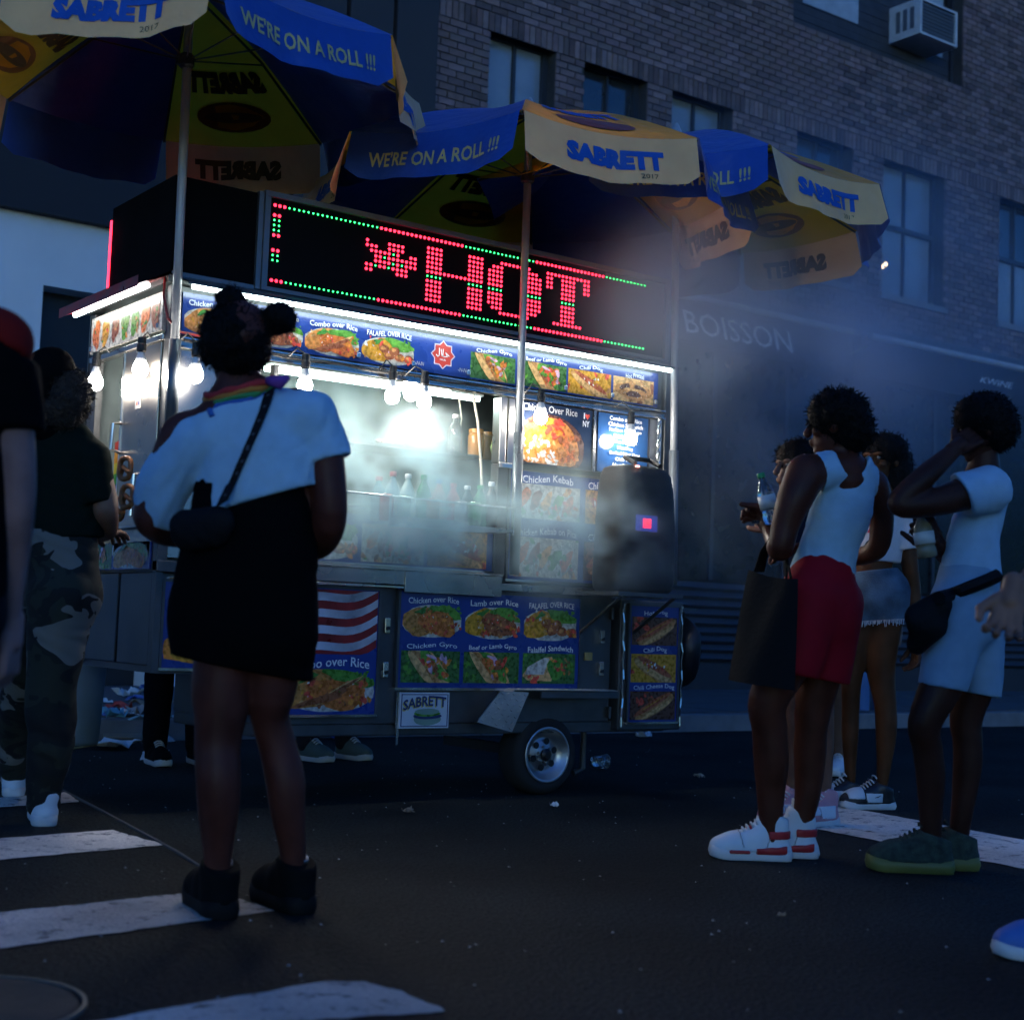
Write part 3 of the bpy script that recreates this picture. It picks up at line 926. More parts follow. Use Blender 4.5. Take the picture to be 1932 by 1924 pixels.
def plate(p0, p1, g, width0=fy0, width1=fy1):
    d = (p1 - p0)
    nrm = Vector((-d.z, 0, d.x)).normalized() * 0.004
    g.add([(p0.x, width0, p0.z), (p1.x, width0, p1.z), (p1.x, width1, p1.z), (p0.x, width1, p0.z), (p0.x + nrm.x, width0, p0.z + nrm.z), (p1.x + nrm.x, width0, p1.z + nrm.z), (p1.x + nrm.x, width1, p1.z + nrm.z), (p0.x + nrm.x, width1, p0.z + nrm.z)],
          [(0, 3, 2, 1), (4, 5, 6, 7), (0, 1, 5, 4), (1, 2, 6, 5), (2, 3, 7, 6), (3, 0, 4, 7)], m_diamond)
    L = d.length
    t, up = d.normalized(), nrm.normalized()
    nu = int(L / 0.028)
    for i in range(nu):
        for j in range(5):
            c = p0 + t * ((i + .5) * L / nu) + up * 0.005
            yy = width0 + .014 + j * .027
            s = 1 if (i + j) % 2 else -1
            a_, b_ = t * .010 + Vector((0, s * .010, 0)), t * .003 - Vector((0, s * .003, 0))
            q = Vector((c.x, yy, c.z))
            g.add([q - a_, q - b_, q + a_, q + b_, q + up * .0022], [(0, 1, 4), (1, 2, 4), (2, 3, 4), (3, 0, 4)], m_diamond)


plate(A, B, fen); plate(B, Cc, fen)
# slanted face seen from the front
FQ = [on_y(x_, y_, -.09)[[0, 2]] for x_, y_ in ((900, 1362), (966, 1381), (998, 1306), (945, 1303))]
fen.add([(q[0], -.09, q[1]) for q in FQ], [(0, 1, 2, 3)], m_diamond)
for i in range(7):
    for j in range(5):
        u, v = (i + .5) / 7, (j + .5) / 5
        q = (1 - u) * ((1 - v) * FQ[0] + v * FQ[1]) + u * ((1 - v) * FQ[3] + v * FQ[2])
        s = 1 if (i + j) % 2 else -1
        fen.add([(q[0] - .011, -.0905, q[1] - .007 * s), (q[0], -.0905, q[1] - .004), (q[0] + .011, -.0905, q[1] + .007 * s), (q[0], -.0905, q[1] + .004), (q[0], -.0940, q[1])], [(0, 1, 4), (1, 2, 4), (2, 3, 4), (3, 0, 4)], m_diamond)
fen.build("fender", None, cart)
part("fender_edge", (1.955, -.092, .478), (2.44, -.084, .508), m_steel_dull)
part("wheel_well", (1.72, 0.19, .36), (2.44, .2, .50), m_black)
part("axle", (2.06, 0.2, .17), (2.11, .9, .22), m_black)
MB().tube([(2.46, .2, .30), (2.46, .2, .10), (2.40, .2, .08)], .016, n=8).build("jack_leg", m_steel_dull, cart)

# --- upper body shell
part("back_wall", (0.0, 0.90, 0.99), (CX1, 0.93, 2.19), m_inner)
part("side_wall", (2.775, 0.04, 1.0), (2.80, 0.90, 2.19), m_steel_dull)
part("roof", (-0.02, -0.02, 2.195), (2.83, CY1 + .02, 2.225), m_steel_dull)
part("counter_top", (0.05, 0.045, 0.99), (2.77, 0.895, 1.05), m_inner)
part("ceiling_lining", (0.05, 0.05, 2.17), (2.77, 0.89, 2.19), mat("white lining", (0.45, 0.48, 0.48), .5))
part("lintel", (0.05, -0.014, 1.925), (2.765, 0.03, 1.972), m_steel, bevel=.005)
for z in (1.93, 1.968):
    MB().tube([(.05, -.02, z), (2.765, -.02, z)], .006, n=6).build("trim", m_trim, cart)
part("header_back", (0.05, 0.012, 1.975), (2.765, 0.03, 2.19), m_steel_dull)
part("front_sheet", (0.05, 0.0, 1.05), (0.385, 0.02, 1.92), m_steel)
part("window_post", (0.39, -.008, 1.056), (0.43, .04, 1.92), m_steel, bevel=.004)
part("window_post", (0.50, .01, 1.36), (0.525, .05, 1.92), m_steel_dull, bevel=.004)
for xa in (1.705, 1.752):
    part("window_post", (xa, -.018, 1.60), (xa + .038, .05, 1.92), m_steel, bevel=.004)
part("window_post", (1.705, -.012, 1.056), (1.765, .05, 1.598), m_steel_dull, bevel=.004)
part("latch", (1.70, -.03, 1.575), (1.80, -.019, 1.60), m_trim, bevel=.003)

# menu strip
hy = -0.004
strip = box("menu_strip", (0.055, hy, 1.985), (2.72, hy + .014, 2.165), m_blue, cart)
m_lt = m_white_print
for k, xa, xb, t, tw in (("rice", .065, .34, "Chicken over Rice", .9), ("lamb", .345, .625, "Lamb over Rice", .8), ("combo", .635, .912, "Combo over Rice", .88), ("falafel", .925, 1.205, "FALAFEL OVER RICE", .85),
                         ("gyro", 1.525, 1.79, "Chicken Gyro", .8), ("gyro", 1.84, 2.108, "Beef or Lamb Gyro", .95), ("dog", 2.12, 2.40, "Chili Dog", .55), ("pretzel", 2.415, 2.69, "Hot Pretzel", .45)):
    put_pic(food(k, xb - xa, .125, frng), strip, (xa, hy, 1.992), UX, VZ, NF)
    put_text(t, strip, ((xa + xb) / 2, hy, 2.13), UX, VZ, NF, (xb - xa) * tw, .024, m_lt, wave=.006)
# eight-pointed badge with Arabic lettering
star = []
for k in range(16):
    r = .062 if k % 2 == 0 else .048
    star.append((1.367 + r * math.sin(k * math.pi / 8), hy - .001, 2.078 + r * math.cos(k * math.pi / 8)))
m_hr = mat("badge red print", (0.42, 0.04, 0.03), .35, var=.2)
bd = MB().add([(1.367 + (q[0] - 1.367) * 1.12, hy - .0008, 2.078 + (q[2] - 2.078) * 1.12) for q in star], [tuple(range(16))], mat("badge pale edge", (0.5, 0.45, 0.6), .4)).add(star, [tuple(range(16))], m_hr).build("halal_badge", None, strip)
ar = MB()


def stroke(pts, w):
    for a, b in zip(pts[:-1], pts[1:]):
        a, b = np.array(a), np.array(b)
        t = (b - a) / np.linalg.norm(b - a)
        n_ = np.array((-t[1], t[0])) * w
        ar.add([(1.367 + q[0], hy - .0016, 2.078 + q[1]) for q in (a - n_ - t * w, b - n_ + t * w, b + n_ + t * w, a + n_ - t * w)], [(0, 1, 2, 3)])


stroke([(.034, -.002), (.014, .012), (.024, -.006), (.004, -.008), (-.002, -.006)], .0022)      # haa
stroke([(-.002, -.006), (.0, .026)], .0022); stroke([(-.012, .024), (-.006, -.006), (.0, -.006)], .0022)
stroke([(-.022, .028), (-.021, -.004), (-.030, -.012), (-.037, -.004)], .0022)                  # laam
ar.build("arabic_lettering", m_lt, bd)
v, f = text_fit("HALAL", .034, .009, .02)
MB().add([(1.367 + a, hy - .0016, 2.055 + b) for a, b in v], f).build("lettering", m_lt, bd)
for x in (1.235, 1.475):
    ar = MB()
    for k in range(4):
        stroke([(x - 1.367 + k * .012 - .02, -.058 + .008 * (k % 2)), (x - 1.367 + k * .012 - .012, -.066), (x - 1.367 + k * .012 - .010, -.05)], .0012)
    ar.build("arabic_lettering", mat("grey print", (.4, .42, .5), .4), strip)
for x in (.36, .905, 1.20, 1.51, 2.1, 2.405, 2.70):
    part("panel_clip", (x - .010, hy - .014, 2.0), (x + .010, hy - .001, 2.024), m_trim, bevel=.003)

# light hood over the strip
hood = MB().add([(.03, -.005, 2.215), (2.78, -.005, 2.215), (2.78, -.11, 2.185), (.03, -.11, 2.185), (.03, -.005, 2.222), (2.78, -.005, 2.222), (2.78, -.114, 2.19), (.03, -.114, 2.19), (.03, -.114, 2.178), (2.78, -.114, 2.178)],
                [(0, 1, 2, 3), (4, 7, 6, 5), (6, 7, 8, 9)]).build("light_hood", m_steel_dull, cart)
for xa, xb in ((.06, .98), (.99, 1.88), (1.89, 2.74)):
    t = MB().tube([(xa, -.085, 2.176), (xb, -.085, 2.176)], .0125, n=10).build("fluorescent_tube", m_tube, cart)

# glass-fronted posters on the right
pr = box("poster_case", (1.80, .002, 1.612), (2.755, .02, 1.922), mat("poster backing", (.03, .035, .06), .4), cart)
m_gl = mat("glossy poster", (.02, .03, .06), .08, var=.1, coat=1.0, rvar=.02)
box("poster", (1.81, -.004, 1.618), (2.285, .001, 1.918), m_gl, pr)
put_pic(food("falafel", .0001, .0001, frng), pr, (1.9, .01, 1.7), UX, VZ, NF, "poster_mount") if False else None
bowl = Pic(.45, .25, frng)
bowl.blob(.2, .08, .22, .17, FOOD['dark'], 0, .02, 24); bowl.blob(.2, .085, .19, .145, FOOD['rice'], 0, .03, 24)
bowl.scatter(40, .03, .25, .0, .13, .010, ['sauce', 'plate', 'sauce', 'bread']); bowl.scatter(14, .14, .27, .14, .22, .016, ['tomato', 'tomato', 'orange']); bowl.scatter(10, .05, .16, .13, .2, .014, ['yellow', 'rice']); bowl.scatter(20, .25, .38, .02, .15, .014, ['meat', 'crust', 'chicken'])
put_pic(bowl, pr, (1.815, -.005, 1.62), UX, VZ, NF)
put_text("Chicken Over Rice", pr, (2.01, -.005, 1.892), UX, VZ, NF, .34, .036, mat("grey lettering", (.55, .56, .58), .4))
put_text("I", pr, (2.225, -.005, 1.885), UX, VZ, NF, .008, .03, m_lt); put_text("NY", pr, (2.238, -.005, 1.845), UX, VZ, NF, .042, .03, m_lt)
hp = [(2.252 + .0012 * 16 * math.sin(t) ** 3 * .8, -.006, 1.885 + .001 * (13 * math.cos(t) - 5 * math.cos(2 * t) - 2 * math.cos(3 * t) - math.cos(4 * t))) for t in [k * 2 * math.pi / 18 for k in range(18)]]
MB().add(hp, [tuple(range(18))]).build("heart", FOOD['tomato'], pr)
part("poster_divider", (2.29, -.012, 1.612), (2.305, .002, 1.922), m_steel)
m_list = mat("blue list board", (.02, .07, .2), .12, var=.1, coat=.8, rvar=.03)
lb = box("list_board", (2.325, -.004, 1.618), (2.66, .001, 1.918), m_list, pr)
for k, t in enumerate(("Combo over Rice", "Chicken Sandwich", "Italian Sausage", "Shish Kebab", "Hot Sausage", "Hot Dog", "Boiled Hot Dog", "Chili Dog", "Hot Pretzel", "Hot Knish")):
    put_text(t, lb, (2.50, -.005, 1.895 - k * .0298), UX, VZ, NF, .0145 * len(t), .0215, mat("pale lettering", (.65, .68, .68), .4), bold=.02)
part("side_strip", (2.675, -.006, 1.615), (2.755, .0, 1.92), m_steel)

# kebab board lower right
kb = panel(1.785, 2.46, 1.045, 1.575, y=-.006, frame=.012)
for k, xa, xb, z0, z1, t, tw in (("kebab", 1.80, 2.22, 1.345, 1.515, "Chicken Kebab", .75), ("kebab", 1.80, 2.22, 1.06, 1.255, "Chicken Kebab on Pita", .9), ("dog", 2.255, 2.45, 1.345, 1.515, "Chili Con", .9), ("hotdog", 2.255, 2.45, 1.06, 1.255, "CHEESE", .8)):
    menu_item(kb, k, xa, xb, z0, z1, t, -.006, wave=.008, th=.036, tw=tw, tz=z1 + .028)
# picture board under the bottle shelf
sb = panel(0.60, 1.69, 1.075, 1.295, y=-.012, frame=.01)
for i, (k, t) in enumerate((("falafel", "SAUSAGE"), ("kebab", None), ("dog", None))):
    xa = .61 + i * .355
    menu_item(sb, k, xa, xa + .335, 1.083, 1.255, t, -.012, th=.026, tw=.5, tz=1.275)

# bottle shelf
shelf = part("bottle_shelf", (0.98, -.215, 1.252), (1.66, -.02, 1.26), m_steel)
part("shelf_lip", (0.98, -.222, 1.238), (1.40, -.216, 1.285), m_steel, shelf)
MB().add([(1.40, -.222, 1.238), (1.66, -.222, 1.25), (1.66, -.222, 1.268), (1.40, -.222, 1.27)], [(0, 1, 2, 3)]).build("shelf_lip", m_steel, shelf)
for z, yy in ((1.365, -.222), (1.325, -.03)):
    MB().tube([(0.62, yy, z + .005), (1.66, yy, z)], .005, n=6).build("shelf_rail", m_trim, shelf)
for x in (.98, 1.655):
    MB().tube([(x, -.222, 1.24), (x, -.222, 1.367)], .005, n=6).build("shelf_rail", m_trim, shelf)

# interior fittings
for yy, z, xa, xb in ((.28, 2.00, .60, 1.66), (.50, 1.985, .80, 1.93), (.34, 1.955, .62, 1.62)):
    MB().tube([(xa, yy, z), (xb, yy, z)], .013, n=10).build("fluorescent_tube", m_tube_in, cart)
    part("tube_holder", (xa - .01, yy - .03, z + .014), (xb + .01, yy + .03, z + .035), m_lens)
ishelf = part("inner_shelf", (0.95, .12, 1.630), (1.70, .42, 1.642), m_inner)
part("grill", (0.45, .25, 1.05), (1.45, .80, 1.26), m_black, bevel=.01)
part("grill_top", (0.44, .22, 1.262), (1.46, .82, 1.275), mat("hot griddle", (.05, .05, .05), .3, .8))
MB().tube([(1.62, .1, 1.93), (1.64, .08, 1.80), (1.66, .07, 1.60), (1.64, .02, 1.45)], .007, n=8).build("hose", mat("pale hose", (.6, .55, .45), .5), cart)
MB().tube([(1.60, .3, 1.97), (1.66, .28, 1.93), (1.66, .25, 1.83), (1.63, .22, 1.76)], .004, n=6).build("cable", mat("pale hose", (.6, .55, .45), .5), cart)

# --- the end of the cart (facing -x): door, opening, lit menu and hood
m_door = mat("steel door", (.40, .36, .31), .30, 1.0, var=.15, scale=3, rvar=.08)
part("end_wall", (0.002, .035, .99), (.03, .05, 1.97), m_steel_dull)
door = part("door", (-.006, .055, 1.06), (.02, .455, 1.955), m_door, bevel=.004)
part("door_edge", (-.010, .448, 1.06), (-.006, .458, 1.955), m_trim, door)
MB().tube([(-.01, .43, 1.64), (-.05, .43, 1.635), (-.055, .43, 1.52), (-.01, .43, 1.51)], .008, n=8).build("handle", m_trim, door)
MB().tube([(-.01, .15, 1.40), (-.055, .15, 1.395), (-.06, .15, 1.22), (-.01, .15, 1.21)], .009, n=8).build("handle", m_trim, door)
stk = box("sticker", (-.0075, .24, 1.69), (-.0064, .30, 1.815), mat("white sticker", (.75, .75, .72), .4), door)
for k, c in enumerate(((.1, .1, .3), (.6, .2, .1), (.1, .25, .5), (.5, .45, .1))):
    box("sticker_mark", (-.0082, .25 + .022 * (k % 2), 1.705 + .04 * (k // 2)), (-.0077, .266 + .022 * (k % 2), 1.722 + .04 * (k // 2)), mat("sticker ink %d" % k, c, .4), stk)
part("end_wall", (0.0, .80, .99), (.03, .86, 1.97), m_steel_dull)
part("end_rail", (-.012, .03, 1.958), (.03, .88, 1.985), m_steel, bevel=.004)
em = part("end_menu", (-.012, .045, 2.0), (.01, .87, 2.165), FOOD['plate'])
put_pic(food("skewer", .82, .155, frng), em, (-.012, .865, 2.005), (0, -1, 0), VZ, (-1, 0, 0))
for yy in (.07, .84):
    part("panel_clip", (-.024, yy - .01, 2.01), (-.013, yy + .01, 2.03), m_trim)
MB().add([(0, -.02, 2.235), (0, .92, 2.235), (-.15, .92, 2.165), (-.15, -.02, 2.165), (0, -.02, 2.229), (0, .92, 2.229), (-.15, .92, 2.159), (-.15, -.02, 2.159), (-.152, -.02, 2.20), (-.152, .92, 2.20), (-.152, .92, 2.155), (-.152, -.02, 2.155)],
         [(0, 3, 2, 1), (4, 5, 6, 7), (8, 11, 10, 9)]).build("light_hood", mat("hood with red sign glow in its colour", (.42, .02, .025), .35, .1, var=.6, scale=9), cart)  # red glow of the LED sign is put into the hood's colour
MB().tube([(-.09, .03, 2.175), (-.09, .88, 2.175)], .0125, n=10).build("fluorescent_tube", m_tube, cart)
part("end_sill", (-.05, .03, 1.17), (.0, .85, 1.18), m_steel, bevel=.003)
lowp = part("end_pictures", (-.006, .05, 1.0), (.002, .85, 1.115), m_blue)
put_pic(food("gyro", .36, .11, frng), lowp, (-.006, .83, 1.003), (0, -1, 0), VZ, (-1, 0, 0)); put_pic(food("rice", .38, .11, frng), lowp, (-.006, .45, 1.003), (0, -1, 0), VZ, (-1, 0, 0))
for ya, yb in ((.06, .40), (.43, .84)):
    part("end_panel", (.012, ya, .60), (.029, yb, .985), m_steel_dull, bevel=.004)
MB().tube([(-.02, .02, 2.215), (-.05, -.05, 2.12), (-.03, -.06, 2.03), (.03, -.05, 1.985), (.12, -.035, 1.985), (.36, -.03, 1.98)], .006, n=6).build("cable", mat("red cable", (.3, .02, .02), .4), cart)

# --- LED sign on the roof
sign = thing("led_sign", "dot-matrix LED sign spelling HOT in red on the cart roof", "sign", (1.58, .03, 2.226))
m_sf = mat("sign frame aluminium", (.22, .23, .25), .45, .7)
box("panel", (.425, -.01, 2.245), (2.74, .08, 2.645), mat("sign face", (.005, .005, .007), .7, var=.3, spec=.12), sign)
for a, b in (((.40, -.03, 2.228), (2.765, .09, 2.246)), ((.40, -.03, 2.644), (2.765, .09, 2.668)), ((.40, -.03, 2.247), (.426, .09, 2.643)), ((2.739, -.03, 2.247), (2.765, .09, 2.643))):
    box("frame", a, b, m_sf, sign)
LP, LX, LZ = .0236, .455, 2.614
reds, greens = [], []


def led(c, r, g=False):
    (greens if g else reds).append((c, r))


for c in range(92):
    g_ = (3 <= c < 23) or (43 <= c < 61) or (80 <= c)
    for r in (0, 15):
        led(c, r, g_)
for r, g_ in ((0, 0), (2, 0), (3, 1), (4, 1), (5, 1), (6, 0), (9, 0), (10, 1), (11, 1), (15, 0)):
    for c in (0, 1):
        led(c, r, bool(g_))
for c0, rows_ in ((20, ("X....XXXX...", "XXX..XXXX...", ".XXXXXGX..XX", "..XXGXXXXXXX", "..XXXXGXGXXX", "XXGXXGXXXX..", "XX.....XXX..")),):
    for j, s_ in enumerate(rows_):
        for i, ch in enumerate(s_):
            if ch != '.':
                led(c0 + i, 3 + j, ch == 'G')
for j in range(2, 14):
    gr = j == 8
    for i in list(range(34, 38)) + list(range(44, 48)):
        led(i, j, gr)
    if j == 7:
        for i in range(38, 44):
            led(i, j)
    inset = 2 if j in (2, 13) else (1 if j in (3, 12) else 0)
    if j in (2, 13):
        for i in range(52, 60):
            led(i, j)
    else:
        for i in list(range(49 + inset, 53)) + list(range(59, 63 - inset)):
            led(i, j, gr)
    if j == 2:
        for i in range(64, 76):
            led(i, j)
    elif j == 13:
        for i in range(66, 74):
            led(i, j)
    else:
        for i in range(68, 72):
            led(i, j, gr)
        if j < 6:
            for i in (64, 65, 74, 75):
                led(i, j)
for nm, lst, rad, m_ in (("red_led", sorted(set(reds)), .0080, m_red), ("green_led", sorted(set(greens) - set(reds)), .0048, m_green)):
    g = MB()
    for c, r in lst:
        cx_, cz_ = LX + c * LP, LZ - r * .0222
        ring = [(cx_ + rad * math.cos(k * math.pi / 3), -.011, cz_ + rad * math.sin(k * math.pi / 3)) for k in range(6)]
        ring2 = [(cx_ + rad * .7 * math.cos(k * math.pi / 3), -.011 - rad * .6, cz_ + rad * .7 * math.sin(k * math.pi / 3)) for k in range(6)]
        g.add(ring + ring2, [(k, (k + 1) % 6, 6 + (k + 1) % 6, 6 + k) for k in range(6)] + [tuple(range(6, 12))])
    g.build(nm, m_, sign)["kind"] = "stuff"
side = thing("roof_box", "unlit black sign box at the roof corner with a red glowing edge", "sign", (.15, .4, 2.226))
box("body", (-.005, .0, 2.245), (.375, .70, 2.655), mat("unlit sign face", (.005, .005, .006), .85, spec=.1), side)
for a, b in (((.375, -.02, 2.23), (.398, .7, 2.66)), ((.0, -.012, 2.228), (.374, .0, 2.245))):
    box("frame", a, b, m_sf, side)
box("red_edge", (-.010, .702, 2.24), (.0, .716, 2.60), m_red, side)

# --- hanging bulbs and their wiring
bulb_spots = [(180, 722, None), (265, 697, None), (368, 707, -.10), (575, 727, -.10), (740, 747, -.07), (775, 742, .10), (800, 757, -.12), (1020, 787, -.10), (1190, 827, -.10)]
bulb_words = ["in a black socket by the cart's dark end opening", "in front of the steel door", "beside the cart's corner pole", "above the crop-top wearer's shoulder", "of the cluster of three, on the side towards the crop-top wearer", "in the middle of the cluster of three over the cart window",
              "hanging lowest in the cluster of three over the window", "in front of the chicken over rice poster", "in front of the blue price list above the loudspeaker"]
for i, (px, py, yy) in enumerate(bulb_spots):
    if yy is None:
        q = at_depth(px, py, depth_of((-.10, .62 if i == 0 else .17, 1.85)))
    else:
        q = on_y(px, py, yy)
    b = thing("light_bulb", "lit bulb " + bulb_words[i], "light bulb", tuple(q), "bare bulbs strung along the cart")
    o = MB().lathe([(.006, -.036), (.020, -.031), (.030, -.018), (.0335, 0), (.031, .014), (.024, .028)], q, m_bulb, 18).build("globe", m_bulb, b, smooth=True)
    MB().lathe([(.0245, .0285), (.021, .05), (.015, .066), (.014, .072)], q, m_lens, 14).build("neck", m_lens, b, smooth=True)
    MB().lathe([(.017, .073), (.020, .08), (.020, .105), (.017, .11), (.018, .135), (.008, .14)], q, m_black, 12).build("socket", m_black, b)
    top = (q[0], q[1], q[2] + .135)
    if yy is None:
        anchor = (.0, q[1] + .03, min(q[2] + .19, 1.97))
    else:
        anchor = (q[0] - .05, -.022, 1.95)
    mid = ((top[0] + anchor[0]) / 2, (top[1] + anchor[1]) / 2, max(top[2], anchor[2]) + .03)
    MB().tube([top, mid, anchor], .004, m_black, 6).build("wire", m_black, b)
sag = [(.06 + k * .0965, -.026 - .004 * math.sin(k * 1.3), 1.962 - .012 * abs(math.sin(k * .8))) for k in range(29)]
MB().tube(sag, .0045, n=6).build("wiring", m_black, cart)

# chain by the cart's right corner
ch = thing("chain", "steel chain hanging beside the price list at the cart corner", "chain", (2.71, -.03, 1.62))
g = MB()
for k in range(9):
    c = Vector((2.715, -.03, 1.90 - k * .036))
    pth = [c + (Vector((.010 * math.cos(t), 0, .022 * math.sin(t))) if k % 2 else Vector((0, .010 * math.cos(t), .022 * math.sin(t)))) for t in [j * 2 * math.pi / 10 for j in range(11)]]
    MB().tube(pth, .0035, n=5, cap=False).build("chain_link", m_trim, ch)

# ================================================================== THINGS ON AND AROUND THE CART
def bottle(q, h, r, body, cap, label, group=None, clear=True, fill=None, tilt=None, lab=None):
    b = thing("drink_bottle", label, "bottle", tuple(q), group)
    mm = Matrix.Rotation(tilt[1], 3, Vector(tilt[0])) if tilt else Matrix.Identity(3)

    def lathe(prof, m, nm, n=16):
        g = MB().lathe(prof, (0, 0, 0), m, n)
        g.v = [tuple(mm @ Vector(v) + Vector(q)) for v in g.v]
        return g.build(nm, m, b, smooth=True)
    lathe([(r * .85, 0), (r, h * .03), (r, h * .18), (r * .93, h * .22), (r * .93, h * .26), (r, h * .3), (r, h * .58), (r * .9, h * .68), (r * .55, h * .80), (r * .36, h * .87), (r * .36, h * .91)], body, "body")
    if fill is not None:
        lathe([(r * .9, h * .02), (r * .93, h * .3), (r * .93, h * fill)], FILL, "drink")
    lathe([(r * .44, h * .905), (r * .46, h * .915), (r * .46, h * .985), (r * .40, h)], cap, "cap")
    if lab:
        lathe([(r * 1.012, h * .30), (r * 1.012, h * .56)], lab, "paper_label")
    return b


def plastic(name, col, tr=.75, rough=.08):
    return mat(name, col, rough, trans=tr, var=.05, rvar=.03)


FILL = mat("orange drink", (.55, .22, .03), .2)
m_clear = plastic("clear bottle plastic", (.85, .9, .9), .9)
caps = {k: mat(k + " cap", c, .4) for k, c in dict(white=(.75, .75, .74), red=(.6, .03, .04), green=(.02, .32, .1), blue=(.05, .2, .5), pink=(.65, .3, .3)).items()}
bodies = {k: mat(k + " soda", c, .12, trans=.0, var=.1, rvar=.03) for k, c in dict(orange=(.85, .13, .02), red=(.65, .02, .03), dark=(.02, .03, .03), green=(.05, .22, .1), pale=(.5, .6, .58), cola=(.06, .02, .015)).items()}
wl = mat("white paper label", (.7, .72, .7), .5)
shelf_row = [(712, .20, 'pale', 'pink'), (738, .225, 'pale', 'pink'), (767, .225, 'pale', 'white'), (797, .225, 'green', 'green'), (826, .215, 'orange', 'blue'), (853, .20, 'red', 'red'), (880, .20, 'dark', 'white'), (904, .205, 'green', 'green'), (925, .23, 'cola', 'white')]
words_b = ["tall clear bottle with a pinkish cap, first on the cart's drink shelf", "tall clear bottle with a pinkish cap beside the white-capped one", "clear bottle with a white cap beside a green-capped one", "tall green-capped bottle beside the orange soda", "orange-red soda bottle with a blue cap on the cart shelf",
           "short red soda bottle with a red cap on the cart shelf", "dark bottle with a white cap beside the red soda", "short green-capped dark bottle next to the tall cola", "tall dark bottle with a white cap at the shelf's end post"]
for i, (px, h, bd_, cp) in enumerate(shelf_row):
    q = on_y(px, 980, -.12 - .03 * (i % 2))
    bottle((q[0], q[1], 1.2605), h, .034, bodies[bd_], caps[cp], words_b[i], "soda bottles on the cart's drink shelf")
for i, px in enumerate((728, 760, 815, 868, 895)):
    q = on_y(px, 980, -.185)
    can = thing("soda_can", "%s soda can in the front row of the drink shelf" % ("red", "pale green", "orange", "silver", "dark green")[i], "can", (q[0], q[1], 1.2605), "soda cans on the drink shelf")
    mc = mat("can %d" % i, ((.5, .03, .03), (.3, .5, .35), (.75, .2, .05), (.5, .5, .5), (.04, .25, .1))[i], .25, .6)
    MB().lathe([(.026, 0), (.032, .008), (.032, .108), (.027, .118)], (q[0], q[1], 1.2605), mc, 16).build("body", mc, can, smooth=True)
    MB().lathe([(.0265, .1182), (.025, .121), (.020, .1195)], (q[0], q[1], 1.2605), m_trim, 16).build("lid", m_trim, can)

# things on the inner shelf
zs_ = 1.643
q = on_y(858, 835, .22)
bottle((q[0], q[1], zs_), .20, .036, m_clear, caps['white'], "clear water bottle with a white cap on the shelf inside the cart")
m_amber = mat("amber jar", (.62, .3, .08), .15, trans=.3, var=.15)
for px, wd in ((897, "with a ribbed lid beside the water bottle"), (917, "beside the bag of lettuce")):
    q = on_y(px, 850, .20 if px < 900 else .26)
    j = thing("sauce_jar", "amber plastic sauce jar " + wd, "jar", (q[0], q[1], zs_), "amber jars inside the cart")
    MB().lathe([(.036, 0), (.040, .005), (.040, .10), (.036, .115)], (q[0], q[1], zs_), m_amber, 16).build("body", m_amber, j, smooth=True)
    MB().lathe([(.038, .1155), (.038, .135), (.036, .137)], (q[0], q[1], zs_), m_amber, 16).build("lid", m_amber, j)


def lumpy(q, rad, m, nm, parent=None, amp=.25, seed=0, n=16):
    r = random.Random(seed)
    ph = [r.uniform(0, 6) for _ in range(8)]
    g = MB()
    vs_, fs = [], []
    for i in range(n // 2 + 1):
        th = math.pi * i / (n // 2)
        for k in range(n):
            a = 2 * math.pi * k / n
            d = 1 + amp * (.5 * math.sin(3 * a + ph[0] + 2 * th) + .35 * math.sin(5 * a + ph[1] - 3 * th) + .3 * math.sin(4 * th + ph[2]) + .25 * r.uniform(-1, 1))
            vs_.append((q[0] + rad[0] * d * math.sin(th) * math.cos(a), q[1] + rad[1] * d * math.sin(th) * math.sin(a), q[2] + rad[2] * d * math.cos(th)))
    for i in range(n // 2):
        for k in range(n):
            fs.append((i * n + k, i * n + (k + 1) % n, (i + 1) * n + (k + 1) % n, (i + 1) * n + k))
    return g.add(vs_, fs, m).build(nm, m, parent, smooth=True)


q = on_y(795, 830, .22)
m_film = mat("clear plastic film", (.8, .85, .85), .12, trans=.6, alpha=.75, var=.1)
pbag = thing("plastic_bag", "crumpled clear plastic bag of bread lying on the shelf inside the cart", "bag", (q[0], q[1], zs_))
lumpy((q[0], q[1], zs_ + .052), (.115, .08, .048), m_film, "film", pbag, .3, 3, 22)
lumpy((q[0] - .12, q[1], zs_ + .075), (.03, .025, .024), m_film, "knot", pbag, .4, 5, 12)
lumpy((q[0] + .02, q[1], zs_ + .040), (.075, .05, .036), FOOD['bread'], "bread", pbag, .15, 8, 14)
q = on_y(745, 838, .20)
tray = thing("meat_tray", "steel tray of grilled meat on the shelf inside the cart", "tray", (q[0], q[1], zs_))
box("tray", (q[0] - .10, q[1] - .06, zs_), (q[0] + .14, q[1] + .06, zs_ + .008), m_trim, tray)
for k in range(9):
    lumpy((q[0] - .075 + k * .022, q[1] + rnd.uniform(-.03, .03), zs_ + .022), (.024, .02, .013), FOOD['meat'] if k % 3 else FOOD['dark'], "meat_piece", tray, .3, k, 10)
q = on_y(942, 845, .16)
lb_ = thing("lettuce_bag", "bag of shredded lettuce leaning by the cart's window post", "bag", (q[0], q[1], zs_))
lumpy((q[0], q[1], zs_ + .058), (.045, .045, .058), mat("lettuce in film", (.35, .5, .2), .25, var=.6, scale=30, coat=.6), "film", lb_, .15, 4, 16)
lumpy((q[0], q[1], zs_ + .12), (.02, .02, .016), m_film, "knot", lb_, .3, 2, 10)

